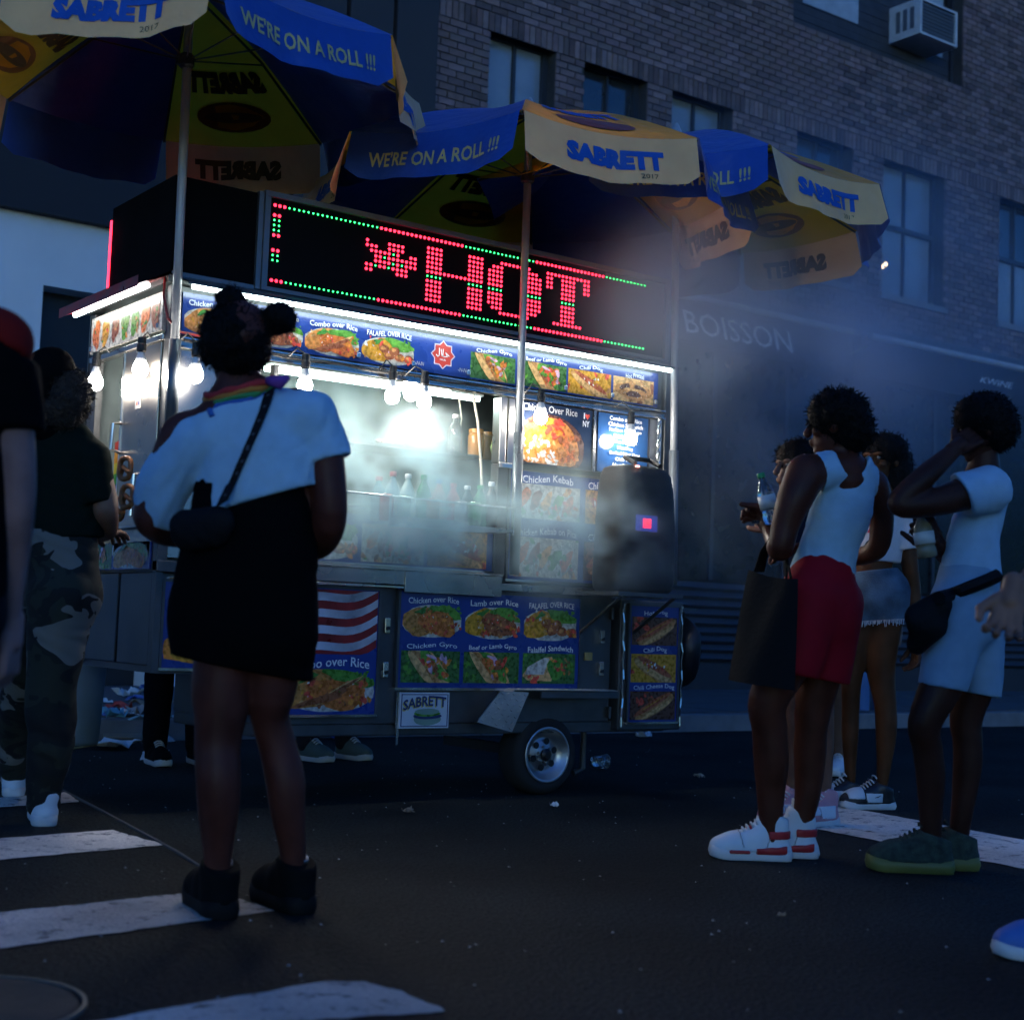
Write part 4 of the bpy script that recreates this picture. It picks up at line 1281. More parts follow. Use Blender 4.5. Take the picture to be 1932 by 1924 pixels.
# rainbow cloth inside the dark opening
rb = thing("rainbow_cloth", "rainbow cloth hanging inside the cart's dark end opening", "cloth", (.12, .66, 1.45))
for k, c in enumerate(((.3, .03, .02), (.4, .18, .02), (.35, .32, .03), (.04, .22, .05), (.04, .06, .25))):
    g = MB()
    for i in range(8):
        a0, a1 = .52 + i * .035, .52 + (i + 1) * .035
        f0, f1 = .015 * math.sin(i * 1.4), .015 * math.sin((i + 1) * 1.4)
        z0 = 1.66 - k * .05
        g.add([(.12 + f0, a0, z0 - .05 - i * .008), (.12 + f1, a1, z0 - .05 - (i + 1) * .008), (.12 + f1, a1, z0 - (i + 1) * .008), (.12 + f0, a0, z0 - i * .008)], [(0, 1, 2, 3)])
    g.build("stripe", mat("rainbow stripe %d" % k, c, .8), rb)

# pretzels hanging by the cart's end
m_pret = mat("pretzel crust", (.34, .13, .04), .45, var=.3, scale=20)
for i, (yy, zz) in enumerate(((.20, 1.42), (.16, 1.30), (.26, 1.25))):
    pz = [(-.075 - .01 * math.sin(t), yy + .05 * math.sin(t) * (1 + .3 * math.cos(2 * t)), zz + .045 * math.cos(t)) for t in [j * 2 * math.pi / 16 for j in range(17)]]
    pt = thing("soft_pretzel", "brown soft pretzel hanging by the steel door, %s" % ("topmost", "middle one", "lowest")[i], "pretzel", (-.075, yy, zz - .05), "pretzels at the cart's end")
    MB().tube(pz, .012, m_pret, 8, cap=False).build("ring", m_pret, pt, smooth=True)
    MB().tube([(-.075, yy - .045, zz - .02), (-.082, yy, zz + .005), (-.075, yy + .045, zz - .02)], .010, m_pret, 8).build("twist", m_pret, pt, smooth=True)

# loudspeaker
spk = thing("loudspeaker", "black portable loudspeaker with a glowing red badge standing against the cart", "loudspeaker", (2.40, -.25, 1.0))
m_spk = mat("speaker grille", (.016, .017, .018), .5, var=.3, scale=400, detail=1, bump=.5, bscale=500)
g = MB()
prof = []
for (z, wx, yo) in ((1.005, .172, .0), (1.02, .188, -.004), (1.06, .196, -.01), (1.3, .194, -.018), (1.5, .182, -.012), (1.58, .170, -.004), (1.615, .150, .01), (1.628, .115, .03)):
    ring = []
    for k in range(24):
        a = 2 * math.pi * k / 24
        c_, s_ = math.cos(a), math.sin(a)
        e = .45
        ring.append((2.385 + wx * math.copysign(abs(c_) ** e, c_), -.235 + yo * .5 + (.13 - abs(yo) * .3) * math.copysign(abs(s_) ** e, s_) * (wx / .19), z))
    prof.append(ring)
vs_ = [v for r_ in prof for v in r_]
fs = [(i * 24 + k, i * 24 + (k + 1) % 24, (i + 1) * 24 + (k + 1) % 24, (i + 1) * 24 + k) for i in range(len(prof) - 1) for k in range(24)] + [tuple(range(23, -1, -1)), tuple((len(prof) - 1) * 24 + k for k in range(24))]
g.add(vs_, fs, m_spk).build("cabinet", m_spk, spk, smooth=True)
q = on_y(1192, 993, -.375)
sx = 2.345
box("badge", (sx - .026, -.381, 1.315), (sx + .026, -.374, 1.362), mat("lit red badge", (.6, .02, .04), emit=(1, .03, .1), estr=1.3), spk, bevel=.006)
v, f = text_fit("JBL", .026, .018, .03)
MB().add([(sx + a, -.3825, 1.338 + b) for a, b in v], f).build("badge_lettering", mat("badge dark red", (.25, .01, .02), .4, emit=(.5, .02, .06), estr=.5), spk)
m_spkb = mat("blue glow behind grille", (.02, .03, .1), .5, emit=(.03, .06, .5), estr=.35)
box("light_ring", (sx - .07, -.3735, 1.30), (sx + .07, -.372, 1.378), m_spkb, spk, bevel=.0005)
for zz, w_, st_ in ((1.033, .022, 14), (1.612, .02, 4)):
    box("indicator_light", (sx - .05, -.345, zz), (sx - .05 + w_, -.335, zz + .008), mat("indicator %d" % st_, (.9, .3, .2), emit=(1, .35, .25), estr=st_), spk)
MB().tube([(2.30, -.33, 1.63), (2.30, -.25, 1.665), (2.46, -.25, 1.665), (2.46, -.33, 1.63)], .012, m_black, 8).build("carry_handle", m_black, spk)
box("speaker_stand", (2.20, -.35, .985), (2.62, -.02, 1.003), m_steel_dull, cart)
for x in (2.24, 2.58):
    MB().tube([(x, -.33, .985), (x, -.02, .80)], .010, n=6).build("bracket", m_steel_dull, cart)
nb = thing("napkin_bundle", "white napkins tucked behind the loudspeaker", "napkins", (2.60, -.2, 1.55))
for k in range(3):
    lumpy((2.60 + .02 * k, -.12, 1.60 - .03 * k), (.035, .02, .028), mat("paper napkin", (.7, .7, .68), .8), "napkin", nb, .5, 20 + k, 10)
dog_bag = thing("hanging_bag", "dark plastic bag hanging at the end of the gas cabinet", "bag", (3.0, .05, .62))
lumpy((3.0, .05, .72), (.075, .12, .17), mat("dark bag plastic", (.012, .014, .02), .35, bump=.4, bscale=25), "sack", dog_bag, .15, 6, 18)
MB().tube([(2.94, .05, .90), (2.99, .05, .92), (3.01, .05, .86)], .014, m_black, 6).build("strap", m_black, dog_bag)
box("bag_bracket", (2.93, -.01, .93), (3.04, .12, .945), m_steel_dull, cart)

# ================================================================== UMBRELLAS
def cloth(name, col, trl=.35):
    m = bpy.data.materials.new(name)
    m.use_nodes = True
    n, l = m.node_tree.nodes, m.node_tree.links
    b = n["Principled BSDF"]
    nz = n.new("ShaderNodeTexNoise"); nz.inputs["Scale"].default_value = 7; nz.inputs["Detail"].default_value = 6
    tc = n.new("ShaderNodeTexCoord"); l.new(tc.outputs["Object"], nz.inputs["Vector"])
    mx = n.new("ShaderNodeMix"); mx.data_type = 'RGBA'
    mx.inputs[6].default_value = tuple(c * .78 for c in col) + (1,); mx.inputs[7].default_value = tuple(min(1, c * 1.15) for c in col) + (1,)
    l.new(nz.outputs["Fac"], mx.inputs[0]); l.new(mx.outputs[2], b.inputs["Base Color"])
    b.inputs["Roughness"].default_value = .42
    b.inputs["Sheen Weight"].default_value = .1
    w = n.new("ShaderNodeTexNoise"); w.inputs["Scale"].default_value = 9; w.inputs["Detail"].default_value = 3; l.new(tc.outputs["Object"], w.inputs["Vector"])
    bp = n.new("ShaderNodeBump"); bp.inputs["Strength"].default_value = .5; bp.inputs["Distance"].default_value = .03
    l.new(w.outputs["Fac"], bp.inputs["Height"]); l.new(bp.outputs[0], b.inputs["Normal"])
    t = n.new("ShaderNodeBsdfTranslucent"); l.new(mx.outputs[2], t.inputs[0])
    ms = n.new("ShaderNodeMixShader"); ms.inputs[0].default_value = trl
    out = n["Material Output"]
    l.new(b.outputs[0], ms.inputs[1]); l.new(t.outputs[0], ms.inputs[2]); l.new(ms.outputs[0], out.inputs[0])
    return m


m_yel, m_cream, m_blu = cloth("yellow umbrella cloth", (.80, .40, .015), .42), cloth("cream valance cloth", (.98, .56, .24), .12), cloth("blue umbrella cloth", (.012, .075, .40), .02)
m_ubl = mat("umbrella blue print", (.01, .09, .42), .5)
m_uye = mat("umbrella yellow print", (.6, .5, .2), .5)
m_under = mat("print showing through", (.09, .06, .015), .7)
m_underbun = mat("bun print showing through", (.20, .08, .012), .7)
m_pole = mat("aluminium pole", (.42, .44, .46), .45, .35)
m_poled = mat("grey pole sleeve", (.16, .18, .2), .35, .4)
m_rib = mat("umbrella rib", (.08, .08, .08), .4, .8)
NSEG = 8


def umbrella(label, foot, hub, R, zrim, rise, rot, first_yellow, drop=.215, seed=1, sleeve=None, tucked=()):
    """foot: where the pole enters the cart; hub: top of the pole; rot: angle of one rim corner"""
    r = random.Random(seed)
    u = thing("umbrella", label, "umbrella", tuple(foot), "vendor umbrellas over the cart")
    foot, hub = Vector(foot), Vector(hub)
    MB().tube([foot, hub + (hub - foot).normalized() * .03], .019, m_pole, 12).build("pole", m_pole, u, smooth=True)
    if sleeve:
        MB().tube([foot, foot + (hub - foot) * sleeve], .025, m_poled, 12).build("pole_sleeve", m_poled, u, smooth=True)
    MB().lathe([(.03, -.03), (.035, 0), (.02, .03), (.012, .05), (.004, .06)], hub, m_pole, 12).build("finial", m_pole, u)
    ap = hub + Vector((0, 0, -.005))
    cor = []
    for k in range(NSEG):
        a = rot + k * 2 * math.pi / NSEG
        cor.append(Vector((hub.x + R * math.cos(a), hub.y + R * math.sin(a), zrim + r.uniform(-.012, .012))))

    def pt(k, s, t, lift=0.0):
        """s 0..1 from hub to rim, t 0..1 across panel k"""
        a, b = cor[k], cor[(k + 1) % NSEG]
        e = a.lerp(b, t)
        q = ap.lerp(e, s)
        sag_ = -.035 * s * 4 * t * (1 - t) + .05 * math.sin(math.pi * s)
        inward = (ap - e); inward.z = 0
        q = q + inward * (.035 * s * 4 * t * (1 - t))
        return q + Vector((0, 0, sag_ + lift))

    for k in range(NSEG):
        yel = (k % 2 == 0) == first_yellow          # panel k runs from corner k to corner k+1
        g = MB()
        NS_, NT = 7, 8
        vs_ = [pt(k, .02 + .98 * i / NS_, j / NT) for i in range(NS_ + 1) for j in range(NT + 1)]
        fs = [(i * (NT + 1) + j, (i + 1) * (NT + 1) + j, (i + 1) * (NT + 1) + j + 1, i * (NT + 1) + j + 1) for i in range(NS_) for j in range(NT)]
        p_ = g.add(vs_, fs).build("canopy_panel", m_yel if yel else m_blu, u, smooth=True)
        # hanging valance (tucked up where the neighbouring umbrella presses against it)
        if k in tucked:
            MB().tube([ap + Vector((0, 0, -.03)), pt(k, .5, 0, -.02), pt(k, .99, 0, -.015)], .006, m_rib, 6).build("rib", m_rib, u)
            continue
        g = MB()
        NT = 14
        ph = r.uniform(0, 6)
        out = (cor[k] + cor[(k + 1) % NSEG]) / 2 - Vector((hub.x, hub.y, zrim)); out.z = 0; out.normalize()

        def val(t, d, lift=0.0):
            q = pt(k, 1.0, t)
            wob = .018 * d * math.sin(t * 11 + ph) + .012 * d * math.sin(t * 23 + 2 * ph)
            edge = 1 - .22 * max(0, 1 - min(t, 1 - t) / .10) ** 2
            return q + out * (.05 * d + wob + lift) + Vector((0, 0, -drop * d * edge))
        vs_ = [val(.012 + .976 * j / NT, i / 4) for i in range(5) for j in range(NT + 1)]
        fs = [(i * (NT + 1) + j, i * (NT + 1) + j + 1, (i + 1) * (NT + 1) + j + 1, (i + 1) * (NT + 1) + j) for i in range(4) for j in range(NT)]
        v_ = g.add(vs_, fs).build("valance", m_cream if yel else m_blu, p_, smooth=True)
        # lettering on the valance (outside reads left to right)
        if yel:
            for s, t0, t1, d0, d1, mm in (("SABRETT", .24, .80, .30, .72, m_ubl), ("2017", .66, .76, .80, .90, m_under)):
                v, f = text_fit(s, 1, 1, .075 if s != "2017" else 0)
                for inside, lf, m2 in ((0, .004, mm), (1, -.004, m_under)):
                    MB().add([val(t0 + (a + .5) * (t1 - t0), d1 - (b + .5) * (d1 - d0), lf) for a, b in v], f).build("lettering", m2, v_)
        else:
            v, f = text_fit("WE'RE ON A ROLL !!!", 1, 1, .02)
            MB().add([val(.12 + (a + .5) * .78, .74 - (b + .5) * .32, .004) for a, b in v], f).build("lettering", m_uye, v_)
        # big print on the canopy, showing through from below
        if yel:
            v, f = text_fit("SABRETT", 1, 1, .075)
            for lf, m2 in ((.004, m_ubl), (-.004, m_under)):
                MB().add([pt(k, .70 - (b + .5) * .13, .14 + (a + .5) * .72, lf) for a, b in v], f).build("canopy_lettering", m2, p_)
            ring = [(.5 * math.cos(t), .5 * math.sin(t)) for t in [j * 2 * math.pi / 22 for j in range(22)]]
            for sc, dz, m3, l2 in ((1, 0, m_underbun, -.004), (.8, .01, m_under, -.006)):
                MB().add([pt(k, .83 - b * .17 * (1 if sc == 1 else .35), .5 + a * .56 * sc, l2) for a, b in ring], [tuple(range(22))]).build("bun_print", m3, p_)
            MB().add([pt(k, .83 - b * .17, .5 + a * .56, .004) for a, b in ring], [tuple(range(22))]).build("bun_print", mat("bun print red", (.35, .06, .03), .5), p_)
        # rib and stretcher
        rib = MB().tube([ap + Vector((0, 0, -.03)), pt(k, .5, 0, -.02), pt(k, .99, 0, -.015)], .006, m_rib, 6).build("rib", m_rib, u)
        MB().tube([hub + Vector((0, 0, -.34)), pt(k, .52, 0, -.02)], .004, m_rib, 5).build("stretcher", m_rib, rib)
    MB().lathe([(.024, -.03), (.034, -.02), (.034, .02), (.024, .03)], hub + Vector((0, 0, -.34)), m_black, 12).build("runner", m_black, u)
    return u


def hub_at(px, py, foot, z):
    """point over the picture position at height z"""
    return on_z(px, py, z)


f1 = (0.012, -.055, 1.57)
f2 = tuple(on_y(978, 860, -.12)[:2]) + (1.06,)
f3 = (2.83, -.04, 1.06)
h1, h2 = on_y(353, 92, -.075), on_y(1001, 178, -.10)
umbrella("vendor umbrella whose pole stands at the cart corner by the steel door", f1, (h1[0], h1[1], 3.46), 1.01, 3.085, .4, math.radians(-63.0), True, seed=3, sleeve=.2)
umbrella("vendor umbrella whose pole crosses in front of the LED sign", f2, (h2[0], h2[1], 3.33), 1.075, 2.945, .4, math.radians(-128), True, seed=5, sleeve=.3)
umbrella("vendor umbrella in the smoke at the loudspeaker end of the cart", f3, (2.66, -.16, 3.40), 1.07, 3.02, .4, math.radians(-108.9), True, seed=9, sleeve=.3, tucked=(5, 6))

# ================================================================== STREET LITTER AND BIN
bq = on_z(136, 1403, .146)
bin_ = thing("trash_bin", "grey plastic trash bin with a ribbed rim standing beyond the cart", "trash bin", (bq[0], bq[1], .146))
m_bin = mat("grey bin plastic", (.2, .23, .23), .6)
MB().lathe([(.125, 0), (.13, .02), (.148, .40)], bq, m_bin, 24).build("body", m_bin, bin_, smooth=True)
for k in range(5):
    MB().lathe([(.150, .405 + k * .028), (.160, .412 + k * .028), (.150, .424 + k * .028)], bq, m_bin, 24).build("rim_rib", m_bin, bin_)

m_paper = mat("white paper", (.74, .74, .74), .8, var=.15)
m_card = mat("brown cardboard", (.32, .23, .15), .85, var=.15)
m_pblue = mat("blue wrapper", (.08, .15, .45), .4)
m_pred = mat("red wrapper", (.5, .06, .04), .4)


def crumple(px, py, size, m, label, name="litter_paper", cat="litter", z=0.0, seed=0, flat=.45):
    q = on_z(px, py, z)
    n_ = 5
    r = random.Random(seed)
    g = MB()
    vs_ = []
    ang = r.uniform(0, 3)
    for i in range(n_):
        for j in range(n_):
            x, y = (i / (n_ - 1) - .5) * size, (j / (n_ - 1) - .5) * size * .8
            vs_.append((q[0] + x * math.cos(ang) - y * math.sin(ang) + r.uniform(-.1, .1) * size, q[1] + x * math.sin(ang) + y * math.cos(ang) + r.uniform(-.1, .1) * size, z + .012 + max(0, r.uniform(-.2, 1)) * size * flat))
    o = g.add(vs_, [(i * n_ + j, (i + 1) * n_ + j, (i + 1) * n_ + j + 1, i * n_ + j + 1) for i in range(n_ - 1) for j in range(n_ - 1)]).build(name, m, None)
    so = o.modifiers.new("thick", 'SOLIDIFY'); so.thickness = .003
    tag(o, label, cat, "litter on the ground")
    return o


ZK = .0
for a in ((245, 1315, .20, m_paper, "long crumpled white paper bag on the kerb behind the cart", 1), (230, 1340, .12, m_pred, "red striped food wrapper by the white bag", 2), (200, 1352, .12, m_pblue, "blue wrapper lying against the kerb", 3), (262, 1350, .14, mat("pale peach paper", (.55, .4, .32), .8), "peach-coloured crumpled napkin on the kerb", 4),
          (215, 1355, .14, mat("teal wrapper", (.15, .4, .5), .5), "teal printed wrapper beside the paper cup", 5), (150, 1388, .10, m_paper, "small white folded napkin beside the trash bin", 6), (160, 1408, .08, m_paper, "torn scrap of white paper under the bin's edge", 7), (192, 1396, .10, m_pblue, "small dark blue wrapper in front of the paper cup", 8),
          (290, 1437, .16, m_paper, "crumpled pale napkin on the dark road behind the bare legs", 9), (1318, 1470, .055, mat("tan scrap", (.5, .4, .3), .8), "folded tan paper scrap on the asphalt between cart and high-top sneakers", 10), (1045, 1524, .04, m_paper, "tiny white scrap on the asphalt below the wheel", 11),
          (770, 1535, .05, m_card, "thin brown wooden stick-like scrap in front of the cart", 12), (640, 1395, .16, m_pblue, "blue crumpled plastic under the cart's belly", 13), (1475, 1733, .02, m_card, "faint brown scrap flattened on the bare asphalt before the high-top sneakers", 14), (275, 1302, .10, m_pblue, "shiny blue wrapper on top of the kerb litter", 15), (1215, 1392, .12, m_paper, "pale paper lying under the gas cabinet", 16)):
    crumple(a[0], a[1], a[2], a[3], a[4], seed=a[5], z=.15 if a[1] < 1372 and a[0] < 400 else 0.0)
pile = ["white napkin", "blue snack wrapper", "brown paper bag scrap", "red and white paper tray", "silver foil ball", "pale green wrapper", "white straw sleeve", "orange chip bag", "grey newspaper sheet", "white sandwich paper", "clear film wrapper", "white paper tray liner"]
pile_m = [m_paper, m_pblue, m_card, m_pred, m_trim, mat("pale green paper", (.5, .6, .55), .7), m_paper, mat("orange foil", (.5, .22, .08), .5), mat("newsprint", (.42, .42, .40), .9), m_paper, m_film, m_paper]
for k, (px, py) in enumerate(((190, 1326), (262, 1322), (292, 1334), (222, 1338), (250, 1350), (284, 1360), (160, 1380), (200, 1388), (232, 1378), (272, 1380), (300, 1400), (215, 1412))):
    crumple(px, py, .15 + .06 * (k % 3), pile_m[k], "crumpled " + pile[k] + " in the litter heap by the kerb", seed=40 + k, z=.15 if py < 1372 else 0.0, flat=.18)
q = on_z(182, 1390, 0)
cup = thing("paper_cup", "white paper cup standing among the litter by the kerb", "cup", (q[0], q[1], 0))
MB().lathe([(.055, 0), (.058, .01), (.066, .085), (.070, .09), (.062, .089), (.055, .01)], (q[0], q[1], .0), mat("paper cup", (.58, .56, .5), .7), 20).build("cup_wall", mat("paper cup", (.58, .56, .5), .7), cup)
q = on_z(245, 1398, 0)
cb = MB().add([(q[0] - .2, q[1] - .05, .03), (q[0] + .12, q[1] - .12, .02), (q[0] + .2, q[1] + .08, .06), (q[0] - .12, q[1] + .13, .09), (q[0] - .2, q[1] - .05, .036), (q[0] + .12, q[1] - .12, .026), (q[0] + .2, q[1] + .08, .066), (q[0] - .12, q[1] + .13, .096)],
              [(0, 3, 2, 1), (4, 5, 6, 7), (0, 1, 5, 4), (1, 2, 6, 5), (2, 3, 7, 6), (3, 0, 4, 7)]).build("cardboard_sheet", m_card)
tag(cb, "flattened brown cardboard sheet lying among the kerb litter", "cardboard")
q = on_z(1130, 1452, 0)
cupd = thing("plastic_cup", "clear crushed plastic cup lying beside the cart wheel", "cup", (q[0], q[1], 0))
MB().lathe([(.030, -.05), (.034, 0), (.044, .05), (.046, .052), (.040, .05), (.03, -.045)], (q[0], q[1], .046), m_clear, 14, 'x').build("cup_wall", m_clear, cupd, smooth=True)
q0, q1 = on_z(130, 1415), on_z(245, 1405)
st_ = MB().tube([(q0[0], q0[1], .008), ((q0[0] + q1[0]) / 2, (q0[1] + q1[1]) / 2, .02), (q1[0], q1[1], .008)], .006, n=6).build("straw", mat("tan stick", (.45, .32, .12), .6))
tag(st_, "long tan stick lying along the gutter", "stick")
# grit on the near asphalt
gr = MB()
for k in range(420):
    x, y = rnd.uniform(-1.2, 4.5), rnd.uniform(-4.2, 2.5)
    s = rnd.uniform(.002, .006)
    gr.add([(x - s, y - s * .6, .001), (x + s, y - s, .001), (x + s * .4, y + s, .001), (x, y, .001 + s * .8)], [(0, 1, 3), (1, 2, 3), (2, 0, 3)])
gr.build("gravel", mat("grit", (.35, .34, .32), .8, var=.5, scale=3))["kind"] = "stuff"

# ================================================================== PEOPLE
# Bodies, hair and clothes are distance fields (tapered limbs melted together) turned into one continuous surface each.
FR = np.stack([RGT, FWD, np.array([0, 0, 1.0])])          # rows: right, forward, up


def to_f(p_):
    return FR @ np.asarray(p_, float)


def to_w(a):
    return np.asarray(a) @ FR


def surface(d, org, h):
    """naive surface nets: values on a grid -> vertices, quads"""
    ins = d < 0
    nx, ny, nz = d.shape
    cnt = np.zeros((nx - 1, ny - 1, nz - 1), np.int16)
    for i in (0, 1):
        for j in (0, 1):
            for k in (0, 1):
                cnt += ins[i:nx - 1 + i, j:ny - 1 + j, k:nz - 1 + k]
    mix = (cnt > 0) & (cnt < 8)
    cells = np.argwhere(mix)
    if len(cells) == 0:
        return np.zeros((0, 3)), np.zeros((0, 4), int)
    idx = -np.ones(mix.shape, int)
    idx[tuple(cells.T)] = np.arange(len(cells))
    acc = np.zeros((len(cells), 3))
    num = np.zeros(len(cells))
    corners = [(i, j, k) for i in (0, 1) for j in (0, 1) for k in (0, 1)]
    for a in corners:
        for b in corners:
            if sum(abs(x - y_) for x, y_ in zip(a, b)) != 1 or a > b:
                continue
            va = d[cells[:, 0] + a[0], cells[:, 1] + a[1], cells[:, 2] + a[2]]
            vb = d[cells[:, 0] + b[0], cells[:, 1] + b[1], cells[:, 2] + b[2]]
            cr = (va < 0) != (vb < 0)
            t = np.where(cr, va / np.where(cr, va - vb, 1), 0)
            q = np.array(a)[None, :] + t[:, None] * (np.array(b) - np.array(a))[None, :]
            acc += np.where(cr[:, None], q, 0)
            num += cr
    verts = org + h * (cells + acc / num[:, None])
    quads = []
    for ax in range(3):
        o1, o2 = [(1, 2), (2, 0), (0, 1)][ax]
        sl0 = [slice(None)] * 3; sl1 = [slice(None)] * 3
        sl0[ax] = slice(0, -1); sl1[ax] = slice(1, None)
        a, b = ins[tuple(sl0)], ins[tuple(sl1)]
        e = np.argwhere(a != b)
        ok = (e[:, o1] > 0) & (e[:, o2] > 0) & (e[:, o1] < d.shape[o1] - 1) & (e[:, o2] < d.shape[o2] - 1)
        e = e[ok]
        if len(e) == 0:
            continue

        def cell(s1, s2):
            c = e.copy()
            c[:, o1] -= s1
            c[:, o2] -= s2
            return idx[c[:, 0], c[:, 1], c[:, 2]]
        q = np.stack([cell(1, 1), cell(0, 1), cell(0, 0), cell(1, 0)], 1)
        flip = ~a[tuple(e.T)]
        q[flip] = q[flip][:, ::-1]
        quads.append(q)
    return verts, np.concatenate(quads)


def smin(a, b, k):
    h = np.clip(.5 + .5 * (b - a) / k, 0, 1)
    return b + (a - b) * h - k * h * (1 - h)


class Cone:
    """tapered limb a->b; flat squeezes it along the view depth, wide across"""

    def __init__(s, a, b, ra, rb, flat=1.0, wide=1.0):
        s.a, s.b, s.ra, s.rb, s.s = np.array(a), np.array(b), ra, rb, np.array((wide, flat, 1.0))
        rr = max(ra, rb)
        s.lo = np.minimum(s.a, s.b) - rr * s.s
        s.hi = np.maximum(s.a, s.b) + rr * s.s

    def d(s, P):
        q = (P - s.a) / s.s
        ab = (s.b - s.a) / s.s
        L = ab @ ab
        t = np.clip((q @ ab) / L, 0, 1) if L > 1e-12 else np.zeros(q.shape[:-1])
        return (np.linalg.norm(q - t[..., None] * ab, axis=-1) - (s.ra + (s.rb - s.ra) * t)) * min(1, s.s.min() ** .5)


class Ell:
    """ellipsoid with its own axes (rows of ax)"""

    def __init__(s, c, rad, ax=None):
        s.c, s.r = np.array(c), np.array(rad)
        s.ax = np.eye(3) if ax is None else np.array(ax)
        m = s.r.max()
        s.lo, s.hi = s.c - m, s.c + m

    def d(s, P):
        q = (P - s.c) @ s.ax.T
        k0 = np.linalg.norm(q / s.r, axis=-1)
        k1 = np.linalg.norm(q / s.r ** 2, axis=-1) + 1e-9
        return k0 * (k0 - 1) / k1


class Chain:
    """a limb through several points: smooth path, tapering radius, no bulge at the joints"""

    def __init__(s, pts, flat=1.0, wide=1.0, sub=4):
        P_ = [np.append(np.asarray(q[0], float), q[1]) for q in pts]
        fine = []
        for i in range(len(P_) - 1):
            p0, p1, p2, p3 = P_[max(i - 1, 0)], P_[i], P_[i + 1], P_[min(i + 2, len(P_) - 1)]
            k = sub if len(P_) > 2 else 1
            for t in np.arange(k) / k:
                fine.append(.5 * (2 * p1 + (p2 - p0) * t + (2 * p0 - 5 * p1 + 4 * p2 - p3) * t * t + (3 * p1 - p0 - 3 * p2 + p3) * t ** 3))
        fine.append(P_[-1])
        s.c = [Cone(a[:3], b[:3], max(a[3], .003), max(b[3], .003), flat, wide) for a, b in zip(fine[:-1], fine[1:])]
        s.lo = np.min([c.lo for c in s.c], axis=0)
        s.hi = np.max([c.hi for c in s.c], axis=0)

    def d(s, P, org=None, h=None):
        D = np.full(P.shape[:-1], 1e3)
        for c in s.c:
            if org is not None:
                i0 = np.clip(((c.lo - .06 - org) / h).astype(int), 0, None)
                i1 = np.maximum(((c.hi + .06 - org) / h).astype(int) + 2, i0 + 1)
                sl = tuple(slice(a, b) for a, b in zip(i0, i1))
                D[sl] = np.minimum(D[sl], c.d(P[sl]))
            else:
                D = np.minimum(D, c.d(P))
        return D


def folds(P, seed, f):
    r = random.Random(seed)
    o = np.zeros(P.shape[:-1])
    for k in range(5):
        v = np.array([r.gauss(0, 1), r.gauss(0, 1), r.gauss(0, .55)])
        v *= f * r.uniform(.6, 1.7) / np.linalg.norm(v)
        w = np.array([r.gauss(0, 1) for _ in range(3)]) * f * .35
        o += np.sin(P @ v + r.uniform(0, 6) + 1.4 * np.sin(P @ w + r.uniform(0, 6)))
    if f < 60:                                      # cloth: sharper creases on top of the broad waves
        for k in range(4):
            v = np.array([r.gauss(0, 1), r.gauss(0, .6), r.gauss(0, 1.0)])
            v *= f * r.uniform(1.6, 2.8) / np.linalg.norm(v)
            w = np.array([r.gauss(0, 1) for _ in range(3)]) * f * .6
            gate = np.clip(np.sin(P @ (w * .8) + r.uniform(0, 6)) * 1.4, 0, 1)
            o += gate * 1.1 * (1 - 2 * np.abs(np.sin(P @ v + r.uniform(0, 6) + 1.1 * np.sin(P @ w + r.uniform(0, 6)))))
    return o / 5


class Field:
    """groups of limbs, each group with its own cuts; groups melt together"""

    def __init__(s, k=.02, amp=0.0, freq=30.0, seed=0, shell=0.0):
        s.g, s.k, s.amp, s.freq, s.seed, s.shell = [], k, amp, freq, seed, shell

    def group(s, prims, cuts=(), holes=()):
        s.g.append((list(prims), list(cuts), list(holes)))
        return s

    def eval(s, P, org=None, h=None):
        D = np.full(P.shape[:-1], 1e3)
        n = folds(P, s.seed, s.freq) * s.amp if s.amp else 0.0
        for prims, cuts, holes in s.g:
            G = np.full(P.shape[:-1], 1e3)
            for p_ in prims:
                if org is not None:
                    i0 = np.clip(((p_.lo - .06 - org) / h).astype(int), 0, None)
                    i1 = np.maximum(((p_.hi + .06 - org) / h).astype(int) + 2, i0 + 1)
                    sl = tuple(slice(a, b) for a, b in zip(i0, i1))
                    v = p_.d(P[sl], org + i0 * h, h) if isinstance(p_, Chain) else p_.d(P[sl])
                    G[sl] = smin(G[sl], v, s.k)
                else:
                    G = smin(G, p_.d(P), s.k)
            G = G + n
            if s.shell:
                G = np.maximum(G, -(G + s.shell))
            for nrm, c in cuts:
                G = np.maximum(G, P @ nrm - c)
            for p_ in holes:
                G = np.maximum(G, -p_.d(P))
            D = smin(D, G, s.k * .5) if len(s.g) > 1 else G
        return D

    def mesh(s, h):
        lo = np.min([p_.lo for g in s.g for p_ in g[0]], axis=0) - 2.5 * h - s.amp
        hi = np.max([p_.hi for g in s.g for p_ in g[0]], axis=0) + 2.5 * h + s.amp
        n = np.ceil((hi - lo) / h).astype(int) + 1
        ax = [lo[i] + h * np.arange(n[i]) for i in range(3)]
        P = np.stack(np.meshgrid(*ax, indexing='ij'), -1)
        return surface(self_eval(s, P, lo, h), lo, h)


def self_eval(s, P, lo, h):
    return s.eval(P, lo, h)


